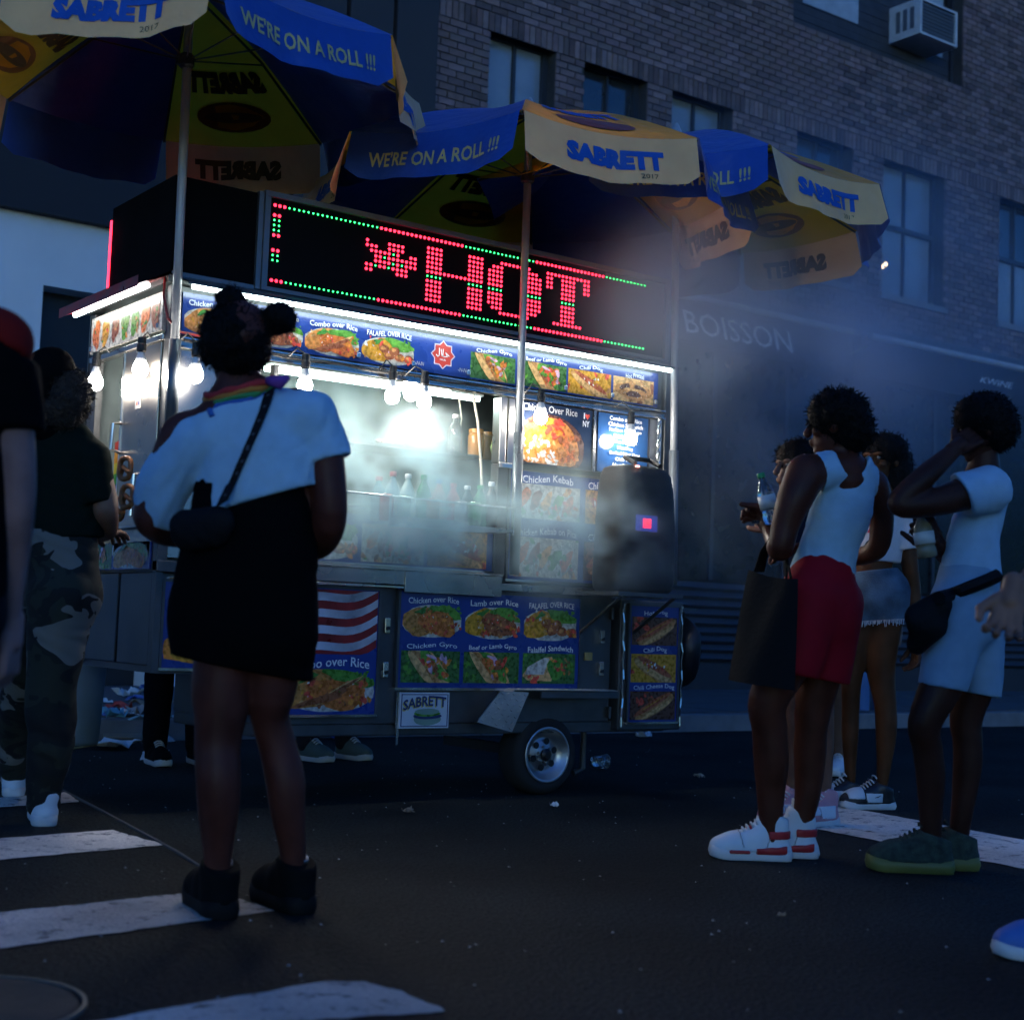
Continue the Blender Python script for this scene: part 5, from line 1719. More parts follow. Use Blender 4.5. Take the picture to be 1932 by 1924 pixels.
def mesh_obj(name, chunks, m, parent):
    V, Q, o = [], [], 0
    for v, q in chunks:
        V.append(to_w(v)); Q.append(q + o); o += len(v)
    V, Q = np.concatenate(V), np.concatenate(Q)
    me = bpy.data.meshes.new(name)
    me.vertices.add(len(V)); me.vertices.foreach_set("co", V.ravel())
    me.loops.add(Q.size); me.loops.foreach_set("vertex_index", Q.ravel().astype(np.int32))
    me.polygons.add(len(Q)); me.polygons.foreach_set("loop_start", np.arange(0, Q.size, 4, dtype=np.int32))
    me.polygons.foreach_set("use_smooth", np.ones(len(Q), bool))
    me.materials.append(m)
    me.update(calc_edges=True)
    me.validate()
    return link(name, me, parent)


class Fig:
    def __init__(s, label, depth, base, group=None):
        s.D, s.sc = depth, depth / FPX
        g = on_z(*base)
        s.base = g
        s.root = thing("person", label, "person", (g[0], g[1], 0), group)
        s.chunks = []

    def j(s, x, y, df=0.0):
        d = s.D + df
        return to_f(CAM + ray(x, y) * d)

    def chain(s, pts, flat=1.0, wide=1.0):
        """pts: (px, py, depth offset, radius px)"""
        return [Chain([(s.j(*q[:3]), q[3] * s.sc) for q in pts], flat, wide)]

    def ell(s, x, y, df, rx, rf, rz):
        return Ell(s.j(x, y, df), (rx * s.sc, rf * s.sc, rz * s.sc))

    def cut(s, p1, p2, keep='above', df=0.0):
        """plane through two picture points, running along the view depth"""
        a, b = s.j(*p1, df), s.j(*p2, df)
        n = np.cross(b - a, np.array((0, 1.0, 0)))
        n /= np.linalg.norm(n)
        up = n[2] if abs(n[2]) > .3 else n[0]
        sign = {'above': -1, 'below': 1, 'left': 1, 'right': -1}[keep]
        if (keep in ('above', 'below') and n[2] < 0) or (keep in ('left', 'right') and n[0] < 0):
            n = -n
        n = n * sign
        return (n, float(n @ a))

    def skin(s, prims, h=.010, k=.022):
        s.chunks.append(Field(k).group(prims).mesh(h))

    def hand(s, wrist, direction, normal, size=.185, curl=.35, spread=.12, thumb_in=.5):
        """palm, four unequal bent fingers and a thumb from the side of the palm"""
        d = np.array(direction, float); d /= np.linalg.norm(d)
        n = np.array(normal, float); n -= d * (n @ d); n /= np.linalg.norm(n)
        sd = np.cross(d, n)
        w = np.array(wrist)
        P = lambda u, v, t: w + size * (u * d + v * sd + t * n)
        pr = [Cone(P(-.18, 0, 0), P(.08, 0, 0), .145 * size, .15 * size)]
        for v0 in (-.15, -.05, .05, .15):
            pr.append(Cone(P(.04, v0 * .7, 0), P(.45, v0 * 1.1, 0), .085 * size, .072 * size))
        pal = Field(.012).group(pr)
        fp = []
        for i, (v0, L) in enumerate(((-.17, .34), (-.058, .44), (.058, .48), (.165, .42))):
            a = P(.42, v0 * 1.05, 0)
            ang, q, r = 0.0, a, .058 * size
            for kf, seg in enumerate((.45, .31, .24)):
                ang += curl * (1.0, 1.15, .8)[kf] * (1 + .1 * i)
                dv = math.cos(ang) * d + math.sin(ang) * n + spread * (v0 / .17) * sd * (1 if kf == 0 else .3)
                e = q + dv / np.linalg.norm(dv) * L * seg * size * 1.05
                fp.append(Cone(q, e, r, r * .88)); q, r = e, r * .88
        a = P(.10, .17, .02); b = P(.30, .34, .12 * thumb_in * 2); c = P(.48, .36 - .1 * thumb_in, .30 * thumb_in * 2)
        th = [Cone(a, b, .085 * size, .07 * size), Cone(b, c, .066 * size, .052 * size)]
        pal.group(fp[0:3]); pal.group(fp[3:6]); pal.group(fp[6:9]); pal.group(fp[9:12]); pal.group(th)
        pal.k = .006
        s.chunks.append(pal.mesh(.0048))

    def head(s, x, y, df, face, rad=.105, tilt=0.0):
        """face: direction the face looks, in (right, forward)"""
        c = s.j(x, y, df)
        f = np.array((face[0], face[1], -tilt)); f /= np.linalg.norm(f)
        sd = np.cross(f, np.array((0, 0, 1.0))); sd /= np.linalg.norm(sd)
        u = np.cross(sd, f)
        k = rad / .105
        A = np.stack([sd, f, u])
        L = lambda a, b, e: c + k * (a * sd + b * f + e * u)
        pr = [Ell(L(0, -.012, .022), np.array((.076, .094, .094)) * k, A), Ell(L(0, .028, -.055), np.array((.052, .060, .062)) * k, A), Ell(L(0, .060, -.092), np.array((.028, .026, .022)) * k, A)]
        pr += [Cone(L(0, .088, .012), L(0, .110, -.030), .009 * k, .015 * k), Ell(L(.030, .074, .022), np.array((.024, .014, .010)) * k, A), Ell(L(-.030, .074, .022), np.array((.024, .014, .010)) * k, A)]
        pr += [Ell(L(0, .090, -.058), np.array((.024, .012, .008)) * k, A), Ell(L(0, .088, -.070), np.array((.021, .012, .008)) * k, A)]
        for sg in (-1, 1):
            pr.append(Ell(L(sg * .078, -.008, -.012), np.array((.010, .020, .031)) * k, A))
            pr.append(Ell(L(sg * .040, .058, -.028), np.array((.022, .022, .020)) * k, A))
        s.chunks.append(Field(.010).group(pr, (), [Ell(L(sg * .031, .098, .006), np.array((.016, .012, .008)) * k, A) for sg in (-1, 1)]).mesh(.0055))
        s.eyes = [L(sg * .031, .071, .004) for sg in (-1, 1)]
        return c, A, k

    def body(s, m):
        o = mesh_obj("body", s.chunks, m, s.root)
        if getattr(s, "eyes", None):
            e = MB()
            for q in s.eyes:
                e.lathe([(.002, -.011), (.009, -.006), (.0115, 0), (.009, .006), (.002, .011)], to_w(q), m_eye, 10)
            e.build("eyes", m_eye, o, smooth=True)
        return o

    def wear(s, name, field, m, h=.009, frizz=0, length=.02):
        o = mesh_obj(name, [field.mesh(h)], m, s.root)
        if frizz:                                   # loose curls standing off the surface
            r = random.Random(frizz)
            g, vs_ = MB(), o.data.vertices
            for _ in range(frizz):
                v = vs_[r.randrange(len(vs_))]
                q, nn = v.co.copy(), v.normal.copy()
                pth = [q]
                for k in range(4):
                    nn = (nn + Vector((r.gauss(0, .5), r.gauss(0, .5), r.gauss(0, .5)))).normalized()
                    pth.append(pth[-1] + nn * length * r.uniform(.18, .42))
                g.tube(pth, [.0016, .0015, .0013, .001, .0006], m, 4, cap=False)
            g.build("loose_curls", m, o, smooth=True)["kind"] = "stuff"
        return o

    def on(s, field, x, y, lift=0.0, d0=-.5, d1=.5, n=400):
        """first point of a garment along the picture ray"""
        ds = s.D + np.linspace(d0, d1, n)
        P = (CAM[None, :] + ray(x, y)[None, :] * ds[:, None]) @ FR.T
        v = field.eval(P)
        i = int(np.argmax(v < lift)) if (v < lift).any() else n // 2
        return P[i]


m_eye = mat("eye", (.16, .14, .13), .25)


def skin_mat(name, c, rough=.45):
    return mat(name, c, rough, var=.28, scale=9, bump=.10, bscale=180, spec=.18, rvar=.16)


def cloth_mat(name, c, rough=.85, var=.07, scale=18, bump=.12, bscale=260):
    return mat(name, c, rough, var=var, scale=scale, bump=bump, bscale=bscale, spec=.12 if max(c) > .1 else .04)


# ------------------------------------------------------------------ shoes
def step(fig, ankle, direction, m_up, m_sole, **kw):
    """a shoe under the ankle joint, pointing along (right, forward)"""
    q = to_w(fig.j(*ankle))
    d_ = RGT * direction[0] + FWD * direction[1]
    d_ = d_ / np.linalg.norm(d_)
    h_ = q - d_ * .068
    return shoe(fig, h_, h_ + d_ * .29, m_up, m_sole, **kw)


def shoe(fig, heel, toe, m_up, m_sole, collar=.10, L=.29, side=1, chunky=.030, accents=(), swoosh=None, laces=None, sock=None, ankle=None, width=.047):
    """heel, toe: ground points (world). accents: (material, function(u, v, z) -> keep)"""
    heel, toe = np.array(heel, float), np.array(toe, float)
    f = toe - heel; f[2] = 0; f /= np.linalg.norm(f)
    sd = np.array((-f[1], f[0], 0.0))
    org = np.array((heel[0], heel[1], 0.0))
    zt = chunky
    prims = [Ell((L * .80, 0, zt + .014), (.064, width * .98, .040)), Ell((L * .45, 0, zt + .004), (L * .46, width * .95, .034)), Cone((L * .70, 0, zt + .026), (L * .40, 0, zt + .048), width * .86, width * .84), Cone((L * .42, 0, zt + .045), (.075, 0, zt + collar * .75), width * .82, width * .80),
             Cone((.048, 0, zt + .02), (.052, 0, zt + collar * .8), width * .88, width * .80), Cone((.052, 0, zt + collar * .7), (.07, 0, zt + collar), width * .80, width * .84)]
    top = np.array((-.35, 0, 1.0)); top /= np.linalg.norm(top)
    F = Field(.03).group(prims, [(np.array((0, 0, -1.0)), -(zt - .004)), (top, float(top @ np.array((.06, 0, zt + collar))))], [Cone((.070, 0, zt + collar * .82), (.078, 0, zt + collar + .08), width * .50, width * .62)])
    # tongue
    F.group([Cone((L * .42, 0, zt + .070), (L * .33, 0, zt + collar + .004), .022, .016)])

    def emit(v, q, nm, m, par):
        me = bpy.data.meshes.new(nm)
        W = org + v[:, :1] * f + v[:, 1:2] * sd + v[:, 2:3] * np.array((0, 0, 1.0))
        me.from_pydata([tuple(x) for x in W], [], [tuple(x) for x in q])
        me.polygons.foreach_set("use_smooth", [True] * len(me.polygons))
        me.materials.append(m)
        return link(nm, me, par)
    s_ = emit(*F.mesh(.006), "shoe", m_up, fig.root)
    # sole
    us = [-.004, .004, .02, .06, .11, .16, .20, .235, .262, .280, .290]
    hw = [.016, .030, .040, .0435, .0415, .042, .0455, .047, .042, .030, .010]
    sc, wsc = L / .285, width / .047
    ring = [(u * sc, w * wsc) for u, w in zip(us, hw)] + [(u * sc, -w * wsc) for u, w in reversed(list(zip(us, hw)))]
    rows = [(.0, .93), (.004, .98), (zt * .5, 1.01), (zt + .004, 1.0), (zt + .006, .88)]
    vv = []
    for z, k in rows:
        for (u, w) in ring:
            rise = .010 * max(0, (u / L - .8) / .2) ** 2
            vv.append((u + (.005 if k > 1 else 0) * (1 if u > .2 else -1), w * k, z + rise))
    n_ = len(ring)
    qq = [(i * n_ + k, i * n_ + (k + 1) % n_, (i + 1) * n_ + (k + 1) % n_, (i + 1) * n_ + k) for i in range(len(rows) - 1) for k in range(n_)] + [tuple(range(n_ - 1, -1, -1)), tuple((len(rows) - 1) * n_ + k for k in range(n_))]
    emit(np.array(vv), qq, "sole", m_sole, s_)

    def side_v(u, z, sgn):
        vs_ = np.linspace(0, .085, 70)
        P = np.stack([np.full(70, u), vs_ * sgn, np.full(70, z)], -1)
        dd = F.eval(P)
        i = np.argwhere(dd < 0)
        return (vs_[i[-1][0]] if len(i) else width * .8) * sgn
    for nm, m, keep in [(nm, m, (lambda u, v, z, k_=k_, s_=s_: np.maximum(k_(u, v, z), s_ * v))) for nm, m, k_ in accents if nm == "side_panel" for s_ in (-1, 1)] + [a_ for a_ in accents if a_[0] != "side_panel"]:
        lo, hi = np.array((-.02, -.08, 0.0)), np.array((L + .03, .08, zt + collar + .06))
        h = .0055
        ax = [np.arange(lo[i], hi[i], h) for i in range(3)]
        P = np.stack(np.meshgrid(*ax, indexing='ij'), -1)
        d = np.maximum(np.abs(F.eval(P) - .001) - .0055, keep(P[..., 0] / L, P[..., 1], P[..., 2] - zt))
        v, q = surface(d, lo, h)
        if len(v):
            emit(v, q, nm, m, s_)
    if swoosh:
        m, sz = swoosh
        up_, lo_ = [], []
        for k in range(12):
            t = k / 11
            u = (.18 + .50 * t) * L
            zc = zt + .014 + .050 * (1 - t) ** 1.6 if t < .85 else zt + .014 + .006 * (t - .85) / .15
            zc = zt + .012 + .048 * (1 - t) + .012 * math.sin(t * 3.1) * -1
            th = .011 * math.sin(math.pi * min(1, t * 1.05)) ** .7 * (.35 + .9 * t) + .001
            up_.append((u, zc + th)); lo_.append((u, zc - th))
        for sgn in (-1, 1):
            pts = []
            for (u, z) in up_ + lo_:
                pts.append((u, side_v(u, z, sgn) + sgn * .0075, z))
            q = [(k, k + 1, 13 + k, 12 + k) for k in range(11)]
            emit(np.array(pts), q, "side_stripe", m, s_)
    if laces:
        g = MB()
        for k in range(5):
            u = L * (.60 - .055 * k); z = zt + .080 + .0095 * k + (.012 if k > 3 else 0)
            pth = [(u, -.026, z - .012), (u + .004, -.010, z), (u + .004, .010, z), (u, .026, z - .012)]
            g.tube([tuple(org + a * f + b * sd + np.array((0, 0, c))) for a, b, c in pth], .0042, laces, 6)
        g.build("laces", laces, s_, smooth=True)
    if sock is not None:
        g = MB().tube([tuple(org + a * f + np.array((0, 0, c))) for a, c in ((.068, zt + collar * .4), (.066, zt + collar + sock[1] * .5), (.064, zt + collar + sock[1]))], [.033, .033, .034], sock[0], 14)
        g.build("sock", sock[0], fig.root, smooth=True)
    return s_


m_shoe_black = mat("black suede shoe", (.005, .005, .005), .85, spec=.1, bump=.2, bscale=150)
m_sole_black = mat("black rubber sole", (.007, .007, .007), .7, spec=.15)
m_shoe_white = mat("white leather shoe", (.62, .68, .74), .5, var=.06, bump=.08, bscale=90)
m_sole_white = mat("white rubber sole", (.62, .62, .62), .6, var=.08)
m_acc_red = mat("red shoe accent", (.42, .02, .025), .5)
m_lace_w = mat("white lace", (.65, .65, .64), .8)

# ---- 1. crop-top wearer seen from behind
P1 = Fig("person seen from behind in white crop top and black shorts, hair in puffs", 4.12, (472, 1722))
sk1 = skin_mat("deep brown skin", (.095, .028, .020))
P1.skin(P1.chain([(438, 1170, 0, 62), (418, 1290, -.02, 56), (416, 1345, -.03, 49), (410, 1409, -.04, 43), (412, 1465, -.06, 42), (412, 1529, -.06, 38), (411, 1618, -.05, 26), (411, 1700, -.05, 25)])
        + P1.chain([(512, 1170, .02, 60), (512, 1290, .02, 49), (508, 1345, .04, 38), (524, 1409, .05, 36), (538, 1469, .04, 38), (543, 1529, .04, 33), (554, 1618, .06, 24), (555, 1700, .06, 24)])
        + P1.chain([(465, 790, 0, 88), (480, 900, 0, 108), (478, 1000, 0, 112), (468, 1120, 0, 124)], flat=.62)
        + P1.chain([(355, 815, 0, 40), (560, 775, 0, 44)]) + P1.chain([(448, 680, 0, 34), (446, 750, 0, 38), (450, 800, 0, 60)])
        + P1.chain([(590, 790, 0, 42), (616, 880, -.02, 35), (622, 985, -.02, 31), (600, 1030, .14, 26), (560, 1040, .30, 18)])
        + P1.chain([(340, 830, 0, 42), (292, 950, .02, 36), (290, 985, .04, 33), (330, 1010, .20, 24), (370, 1000, .32, 17)]))
P1.hand(P1.j(560, 1040, .30), (-.3, .9, .15), (0, -.2, -1)); P1.hand(P1.j(370, 1000, .32), (.3, .9, .2), (0, .2, -1))
P1.head(448, 652, 0, (-.35, .94), .112)
P1.body(sk1)
m_hair = mat("black hair", (.004, .003, .003), .7, spec=.15, var=.4, scale=60, bump=.8, bscale=120)
P1.wear("hair", Field(.018, .009, 105, 4).group([P1.ell(447, 640, -.012, 63, 70, 72), P1.ell(434, 562, 0, 27, 28, 20), P1.ell(528, 598, -.01, 32, 34, 31), P1.ell(506, 612, -.01, 12, 12, 12), P1.ell(392, 640, .02, 13, 40, 55)]), m_hair, .0075, frizz=1100, length=.014)
hem, neckl = P1.cut((400, 976), (612, 914), 'above'), P1.cut((330, 806), (520, 738), 'below')
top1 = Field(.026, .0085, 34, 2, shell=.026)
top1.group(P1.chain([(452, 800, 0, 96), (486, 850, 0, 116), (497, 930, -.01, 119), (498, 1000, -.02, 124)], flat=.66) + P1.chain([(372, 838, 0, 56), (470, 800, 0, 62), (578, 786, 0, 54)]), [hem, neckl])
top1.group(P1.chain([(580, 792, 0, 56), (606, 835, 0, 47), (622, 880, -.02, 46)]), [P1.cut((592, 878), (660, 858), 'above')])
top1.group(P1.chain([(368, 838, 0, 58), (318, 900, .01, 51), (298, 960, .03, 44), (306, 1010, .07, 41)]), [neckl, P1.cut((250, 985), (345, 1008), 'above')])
P1.wear("crop_top", top1, cloth_mat("dusk-tinted white cotton", (.40, .60, .76)), .0085)  # blue cast of the dusk light mixed into the white cloth's colour
sh1 = Field(.03, .005, 22, 9)
sh1.group(P1.chain([(480, 925, 0, 112), (478, 1000, 0, 122), (466, 1090, 0, 134), (458, 1165, 0, 139)], flat=.68) + P1.chain([(404, 1150, 0, 78), (404, 1275, -.01, 78)]) + P1.chain([(520, 1150, .02, 74), (530, 1320, .03, 60)]), [P1.cut((320, 1232), (600, 1290), 'above')])
P1.wear("black_shorts", sh1, cloth_mat("black jersey", (.004, .004, .0045), bump=.2), .0095)
# rainbow neckerchief
bnd = [(.5, .03, .03), (.55, .2, .03), (.05, .28, .08), (.04, .12, .45), (.2, .05, .3)]
for k, c in enumerate(bnd):
    pth = []
    for i in range(25):
        a = 2 * math.pi * i / 24
        q = P1.j(455 + 64 * math.cos(a) + 4 * math.sin(5 * a + k), 742 - 16 * math.cos(a) - 10 + k * 8 + 3 * math.sin(7 * a + 2 * k), .062 * math.sin(a) * 1.3)
        pth.append(tuple(to_w(q)))
    MB().tube(pth, .0105, n=6, cap=False).build("neckerchief", mat("rainbow cloth %d" % k, c, .8), P1.root, smooth=True)
MB().tube([tuple(to_w(P1.j(*q))) for q in ((505, 718, -.06), (528, 722, -.08), (545, 712, -.07))], [.012, .02, .006], n=8).build("neckerchief_knot", mat("rainbow cloth 4", bnd[4], .8), P1.root, smooth=True)
MB().tube([tuple(to_w(P1.on(top1, x, y, .006))) for x, y in ((395, 772), (400, 785))], .008, n=6).build("bra_strap", mat("blue strap", (.03, .12, .4), .6), P1.root)
for an, c in (((411, 1700, -.05), (-.45, .9)), ((555, 1700, .06), (-.55, .83))):
    step(P1, an, c, m_shoe_black, m_sole_black, collar=.098, L=.29, chunky=.042, laces=m_shoe_black, width=.054, sock=(mat("white sock", (.5, .5, .52), .9), .010))
# crossbody bag
cbag = thing("crossbody_bag", "black crossbody bag with a patterned strap on the crop-top wearer's back", "bag", tuple(to_w(P1.j(380, 1000, -.14))))
m_bag = mat("black nylon", (.005, .0055, .007), .6, spec=.15, var=.3, bump=.3, bscale=200)
sp = [tuple(to_w(P1.on(top1, x, y, .008))) for x, y in ((510, 738), (500, 770), (484, 810), (468, 845), (452, 880), (438, 912))] + [tuple(to_w(P1.j(420, 950, -.17)))]
g = MB()
tw = to_w(np.array((.83, 0, .55)))
for a, b in zip(sp[:-1], sp[1:]):
    a, b = np.array(a), np.array(b)
    w_ = tw * .0165
    g.add([a - w_, a + w_, b + w_, b - w_], [(0, 1, 2, 3)])
o = g.build("strap", m_bag, cbag)
o.modifiers.new("thick", 'SOLIDIFY').thickness = .006
for k in range(9):
    t = (k + .5) / 9 * (len(sp) - 1)
    i = int(t); q = np.array(sp[i]) * (1 - t + i) + np.array(sp[i + 1]) * (t - i) - FWD * .005
    MB().box(q, (.008, .002, .014), None, Matrix.Rotation(YAW - math.pi / 2, 3, 'Z')).build("strap_print", mat("grey strap print", (.06, .065, .08), .7), cbag)
mesh_obj("pouch", [Field(.03, .004, 40, 3).group([Cone(P1.j(350, 990, -.12), P1.j(415, 982, -.14), .042, .040, .55), Cone(P1.j(355, 1012, -.11), P1.j(405, 1008, -.13), .038, .036, .55)]).mesh(.008)], m_bag, cbag)

# ---- 2. tank-top wearer with a tote bag
P5 = Fig("person in white tank top and red shorts holding a bottle", 5.47, (1470, 1622))
sk5 = skin_mat("dark brown skin", (.075, .022, .013))
P5.skin(P5.chain([(1532, 1130, -.03, 52), (1496, 1230, -.05, 46), (1450, 1318, -.06, 37), (1452, 1375, -.05, 33), (1455, 1437, -.04, 33), (1454, 1500, -.03, 26), (1454, 1570, -.03, 21), (1456, 1600, -.03, 20)])
        + P5.chain([(1573, 1140, .03, 48), (1556, 1240, .04, 42), (1536, 1322, .05, 37), (1530, 1375, .05, 31), (1528, 1420, .06, 31), (1524, 1494, .06, 25), (1511, 1560, .06, 20), (1508, 1600, .06, 19)])
        + P5.chain([(1598, 900, 0, 44), (1585, 960, 0, 53), (1565, 1030, 0, 49), (1553, 1110, 0, 54)], flat=.68)
        + P5.chain([(1522, 892, -.08, 33), (1600, 884, 0, 30), (1645, 915, .08, 28)]) + P5.chain([(1584, 830, 0, 27), (1588, 870, 0, 28), (1592, 905, 0, 42)])
        + P5.chain([(1520, 897, -.09, 37), (1500, 940, -.12, 33), (1482, 990, -.13, 26), (1472, 1035, -.13, 23), (1462, 1020, .0, 19), (1449, 996, .12, 13)])
        + P5.chain([(1646, 918, .08, 30), (1662, 965, .10, 25), (1655, 1035, .12, 20), (1600, 1050, .26, 17), (1560, 1030, .36, 13)]), .0095)
P5.hand(P5.j(1449, 996, .12), (-.25, .55, .55), (-.8, -.25, -.2), .19, .75, .05, .7); P5.hand(P5.j(1560, 1030, .36), (-.8, .3, .1), (0, 0, -1))
P5.head(1582, 800, 0, (-.86, .5), .112)
P5.body(sk5)
P5.wear("hair", Field(.02, .008, 130, 8).group([P5.ell(1582, 782, 0, 58, 58, 48), P5.ell(1604, 812, 0, 46, 52, 44)]), m_hair, .0085, frizz=900, length=.018)
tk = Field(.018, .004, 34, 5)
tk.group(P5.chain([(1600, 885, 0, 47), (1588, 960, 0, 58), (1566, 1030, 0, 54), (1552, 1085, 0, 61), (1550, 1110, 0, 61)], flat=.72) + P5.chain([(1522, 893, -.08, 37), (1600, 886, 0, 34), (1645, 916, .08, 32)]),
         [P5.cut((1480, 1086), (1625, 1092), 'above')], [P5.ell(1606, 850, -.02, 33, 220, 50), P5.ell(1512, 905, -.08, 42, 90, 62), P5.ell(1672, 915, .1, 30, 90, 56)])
P5.wear("tank_top", tk, cloth_mat("ribbed dusk-tinted white cotton", (.34, .54, .70), bump=.25, bscale=300), .0085)  # white cloth coloured bluish to carry the cast of evening light
rs = Field(.026, .005, 22, 6)
rs.group(P5.chain([(1553, 1085, 0, 60), (1556, 1160, .0, 63)], flat=.85) + P5.chain([(1532, 1125, -.03, 61), (1488, 1275, -.05, 53)]) + P5.chain([(1574, 1140, .03, 55), (1552, 1310, .04, 47)]), [P5.cut((1440, 1262), (1600, 1292), 'above')])
P5.wear("red_shorts", rs, cloth_mat("red athletic cloth", (.28, .007, .018), .75), .009)
nk = [tuple(to_w(P5.j(1588 + 34 * math.cos(a), 862 + 12 * math.sin(a) + 4, .07 * math.sin(a) * -1))) for a in [i * 2 * math.pi / 20 for i in range(21)]]
MB().tube(nk, .003, n=5, cap=False).build("necklace", m_trim, P5.root)
sock_w = mat("white sock", (.5, .5, .52), .9)
m_seam = mat('shoe seam', (.30, .32, .35), .7)
seams = tuple(('seam', m_seam, (lambda u, v, z, a=a, b=b: np.maximum(np.abs(u - a - b * z) - .010, np.maximum(.012 - z, z - .075)))) for a, b in ((.60, .9), (.34, -1.2)))
red_heel = ("heel_tab", m_acc_red, lambda u, v, z: np.maximum(np.maximum(u - .30 + 0 * v, .045 - z), z - .075) - .0)
red_mid = ("side_panel", m_acc_red, lambda u, v, z: np.maximum(np.maximum(.06 - u, u - .46), np.maximum(z - .012 - .03 * np.clip(.42 - u, 0, 1), -.02 - z)))
red_toe = ("toe_line", m_acc_red, lambda u, v, z: np.maximum(np.maximum(.52 - u, u - .80), np.maximum(z - .004, -.02 - z)))
for an in ((1456, 1600, -.03), (1507, 1600, .06)):
    step(P5, an, (-1, 0), m_shoe_white, m_sole_white, collar=.135, L=.29, chunky=.034, accents=(red_heel, red_mid, red_toe) + seams, laces=m_lace_w, sock=(sock_w, .045))
MB().box(to_w(P5.j(1418, 1562, -.03)), (.035, .03, .02), m_acc_red).build("lace_lock", m_acc_red, P5.root, bevel=.006)
# tote bag hanging from the forearm
tb = thing("tote_bag", "large black tote bag hanging from the forearm of the tank-top wearer", "bag", tuple(to_w(P5.j(1440, 1290, -.05))))
m_tote = mat("black tote cloth", (.006, .007, .008), .9, spec=.15, var=.2, bump=.25, bscale=60)
cn = [P5.j(1412, 1074, .0), P5.j(1506, 1092, -.20), P5.j(1500, 1302, -.26), P5.j(1373, 1282, -.06)]
g = MB()
N = 10
th = .055
for sgn in (-1, 1):
    vs_ = []
    for i in range(N + 1):
        for k in range(N + 1):
            s_, t = k / N, i / N
            q = (1 - t) * ((1 - s_) * cn[0] + s_ * cn[1]) + t * ((1 - s_) * cn[3] + s_ * cn[2])
            nn = np.array((-.35, -.94, 0)); bul = math.sin(math.pi * s_) ** .6 * (.35 + .65 * t)
            vs_.append(to_w(q + nn * sgn * th * bul + nn * .006 * math.sin(9 * s_ + 5 * t) + np.array((0, 0, -.012 * math.sin(math.pi * s_) * (1 - t)))))
    fs = [(i * (N + 1) + k, i * (N + 1) + k + 1, (i + 1) * (N + 1) + k + 1, (i + 1) * (N + 1) + k) for i in range(N) for k in range(N)]
    g.add(vs_, fs, m_tote)
g.add([g.v[N * (N + 1) + k] for k in range(N + 1)] + [g.v[(N + 1) ** 2 + N * (N + 1) + k] for k in range(N + 1)], [(k, k + 1, N + 2 + k, N + 1 + k) for k in range(N)], m_tote)
g.build("sack", m_tote, tb, smooth=True)
for dfo, xa in ((-.02, 0), (.05, 8)):
    st2 = [P5.j(1428 + xa, 1078, .04 + dfo), P5.j(1440 + xa * .5, 1040, -.02 + dfo), P5.j(1462, 1008, -.06 + dfo), P5.j(1482, 1040, -.10 + dfo), P5.j(1492 - xa, 1090, -.13 + dfo)]
    o = MB().tube([tuple(to_w(q)) for q in st2], .014, m_tote, 6, flat=.3).build("strap", m_tote, tb)
pth_bt = (1438, 930)
q = to_w(P5.j(1459, 978, .06))
FILLK = FILL
bt = bottle(q - np.array((0, 0, .02)), .195, .033, m_clear, caps['green'], "clear juice bottle with a green cap in the tank-top wearer's hand", "juice bottles held in hands", lab=wl, tilt=(tuple(FWD), -.27))
ph_ = thing("phone", "pale phone held in the tank-top wearer's hand under the bottle", "phone", tuple(to_w(P5.j(1432, 985, .14))))
MB().box(to_w(P5.j(1432, 985, .16)), (.010, .055, .012), mat("phone case", (.6, .6, .62), .3), Matrix.Rotation(.3, 3, 'Z')).build("case", mat("phone case", (.6, .6, .62), .3), ph_, bevel=.004)
MB().box(to_w(P5.j(1432, 985, .16)) + np.array((-.0065, 0, 0)), (.002, .05, .010), m_black, Matrix.Rotation(.3, 3, 'Z')).build("screen", m_black, ph_)

# ---- 3. person in white T-shirt and pale fitted shorts, arm raised to the head
P8 = Fig("person in white T-shirt and pale fitted shorts with an arm raised to the head", 5.30, (1770, 1642))
P8.skin(P8.chain([(1815, 1150, -.02, 52), (1785, 1270, -.04, 42), (1745, 1362, -.06, 31), (1750, 1410, -.04, 28), (1756, 1465, -.03, 27), (1756, 1530, -.02, 22), (1757, 1590, -.02, 19), (1757, 1625, -.02, 18)])
        + P8.chain([(1845, 1160, .06, 46), (1845, 1270, .07, 38), (1823, 1352, .08, 31), (1826, 1400, .08, 28), (1825, 1450, .08, 27), (1815, 1530, .08, 21), (1808, 1590, .08, 18), (1808, 1622, .08, 18)])
        + P8.chain([(1852, 915, 0, 40), (1840, 1000, 0, 42), (1828, 1100, 0, 52)], flat=.8) + P8.chain([(1856, 845, 0, 26), (1856, 905, 0, 32)])
        + P8.chain([(1838, 925, -.10, 33), (1760, 948, -.16, 26), (1698, 950, -.17, 23), (1742, 902, -.16, 22), (1797, 852, -.11, 15), (1812, 838, -.09, 14)])
        + P8.chain([(1862, 925, .12, 30), (1812, 1030, .14, 23), (1790, 1050, .10, 20), (1762, 1020, -.02, 14)]), .0095)
P8.hand(P8.j(1808, 842, -.10), (.7, .3, .45), (.2, .9, -.3), .185, .4); P8.hand(P8.j(1766, 1018, .0), (-.45, -.5, .45), (-.55, .8, .1), .18, .8, .05, .7)
P8.head(1856, 806, 0, (-.96, .25), .108, .25)
P8.body(skin_mat("very dark skin", (.050, .017, .011)))
P8.wear("hair", Field(.02, .006, 150, 12).group([P8.ell(1858, 788, 0, 57, 56, 48), P8.ell(1874, 812, 0, 46, 52, 44)]), m_hair, .0085, frizz=800, length=.012)
te = Field(.024, .0055, 28, 15, shell=.024)
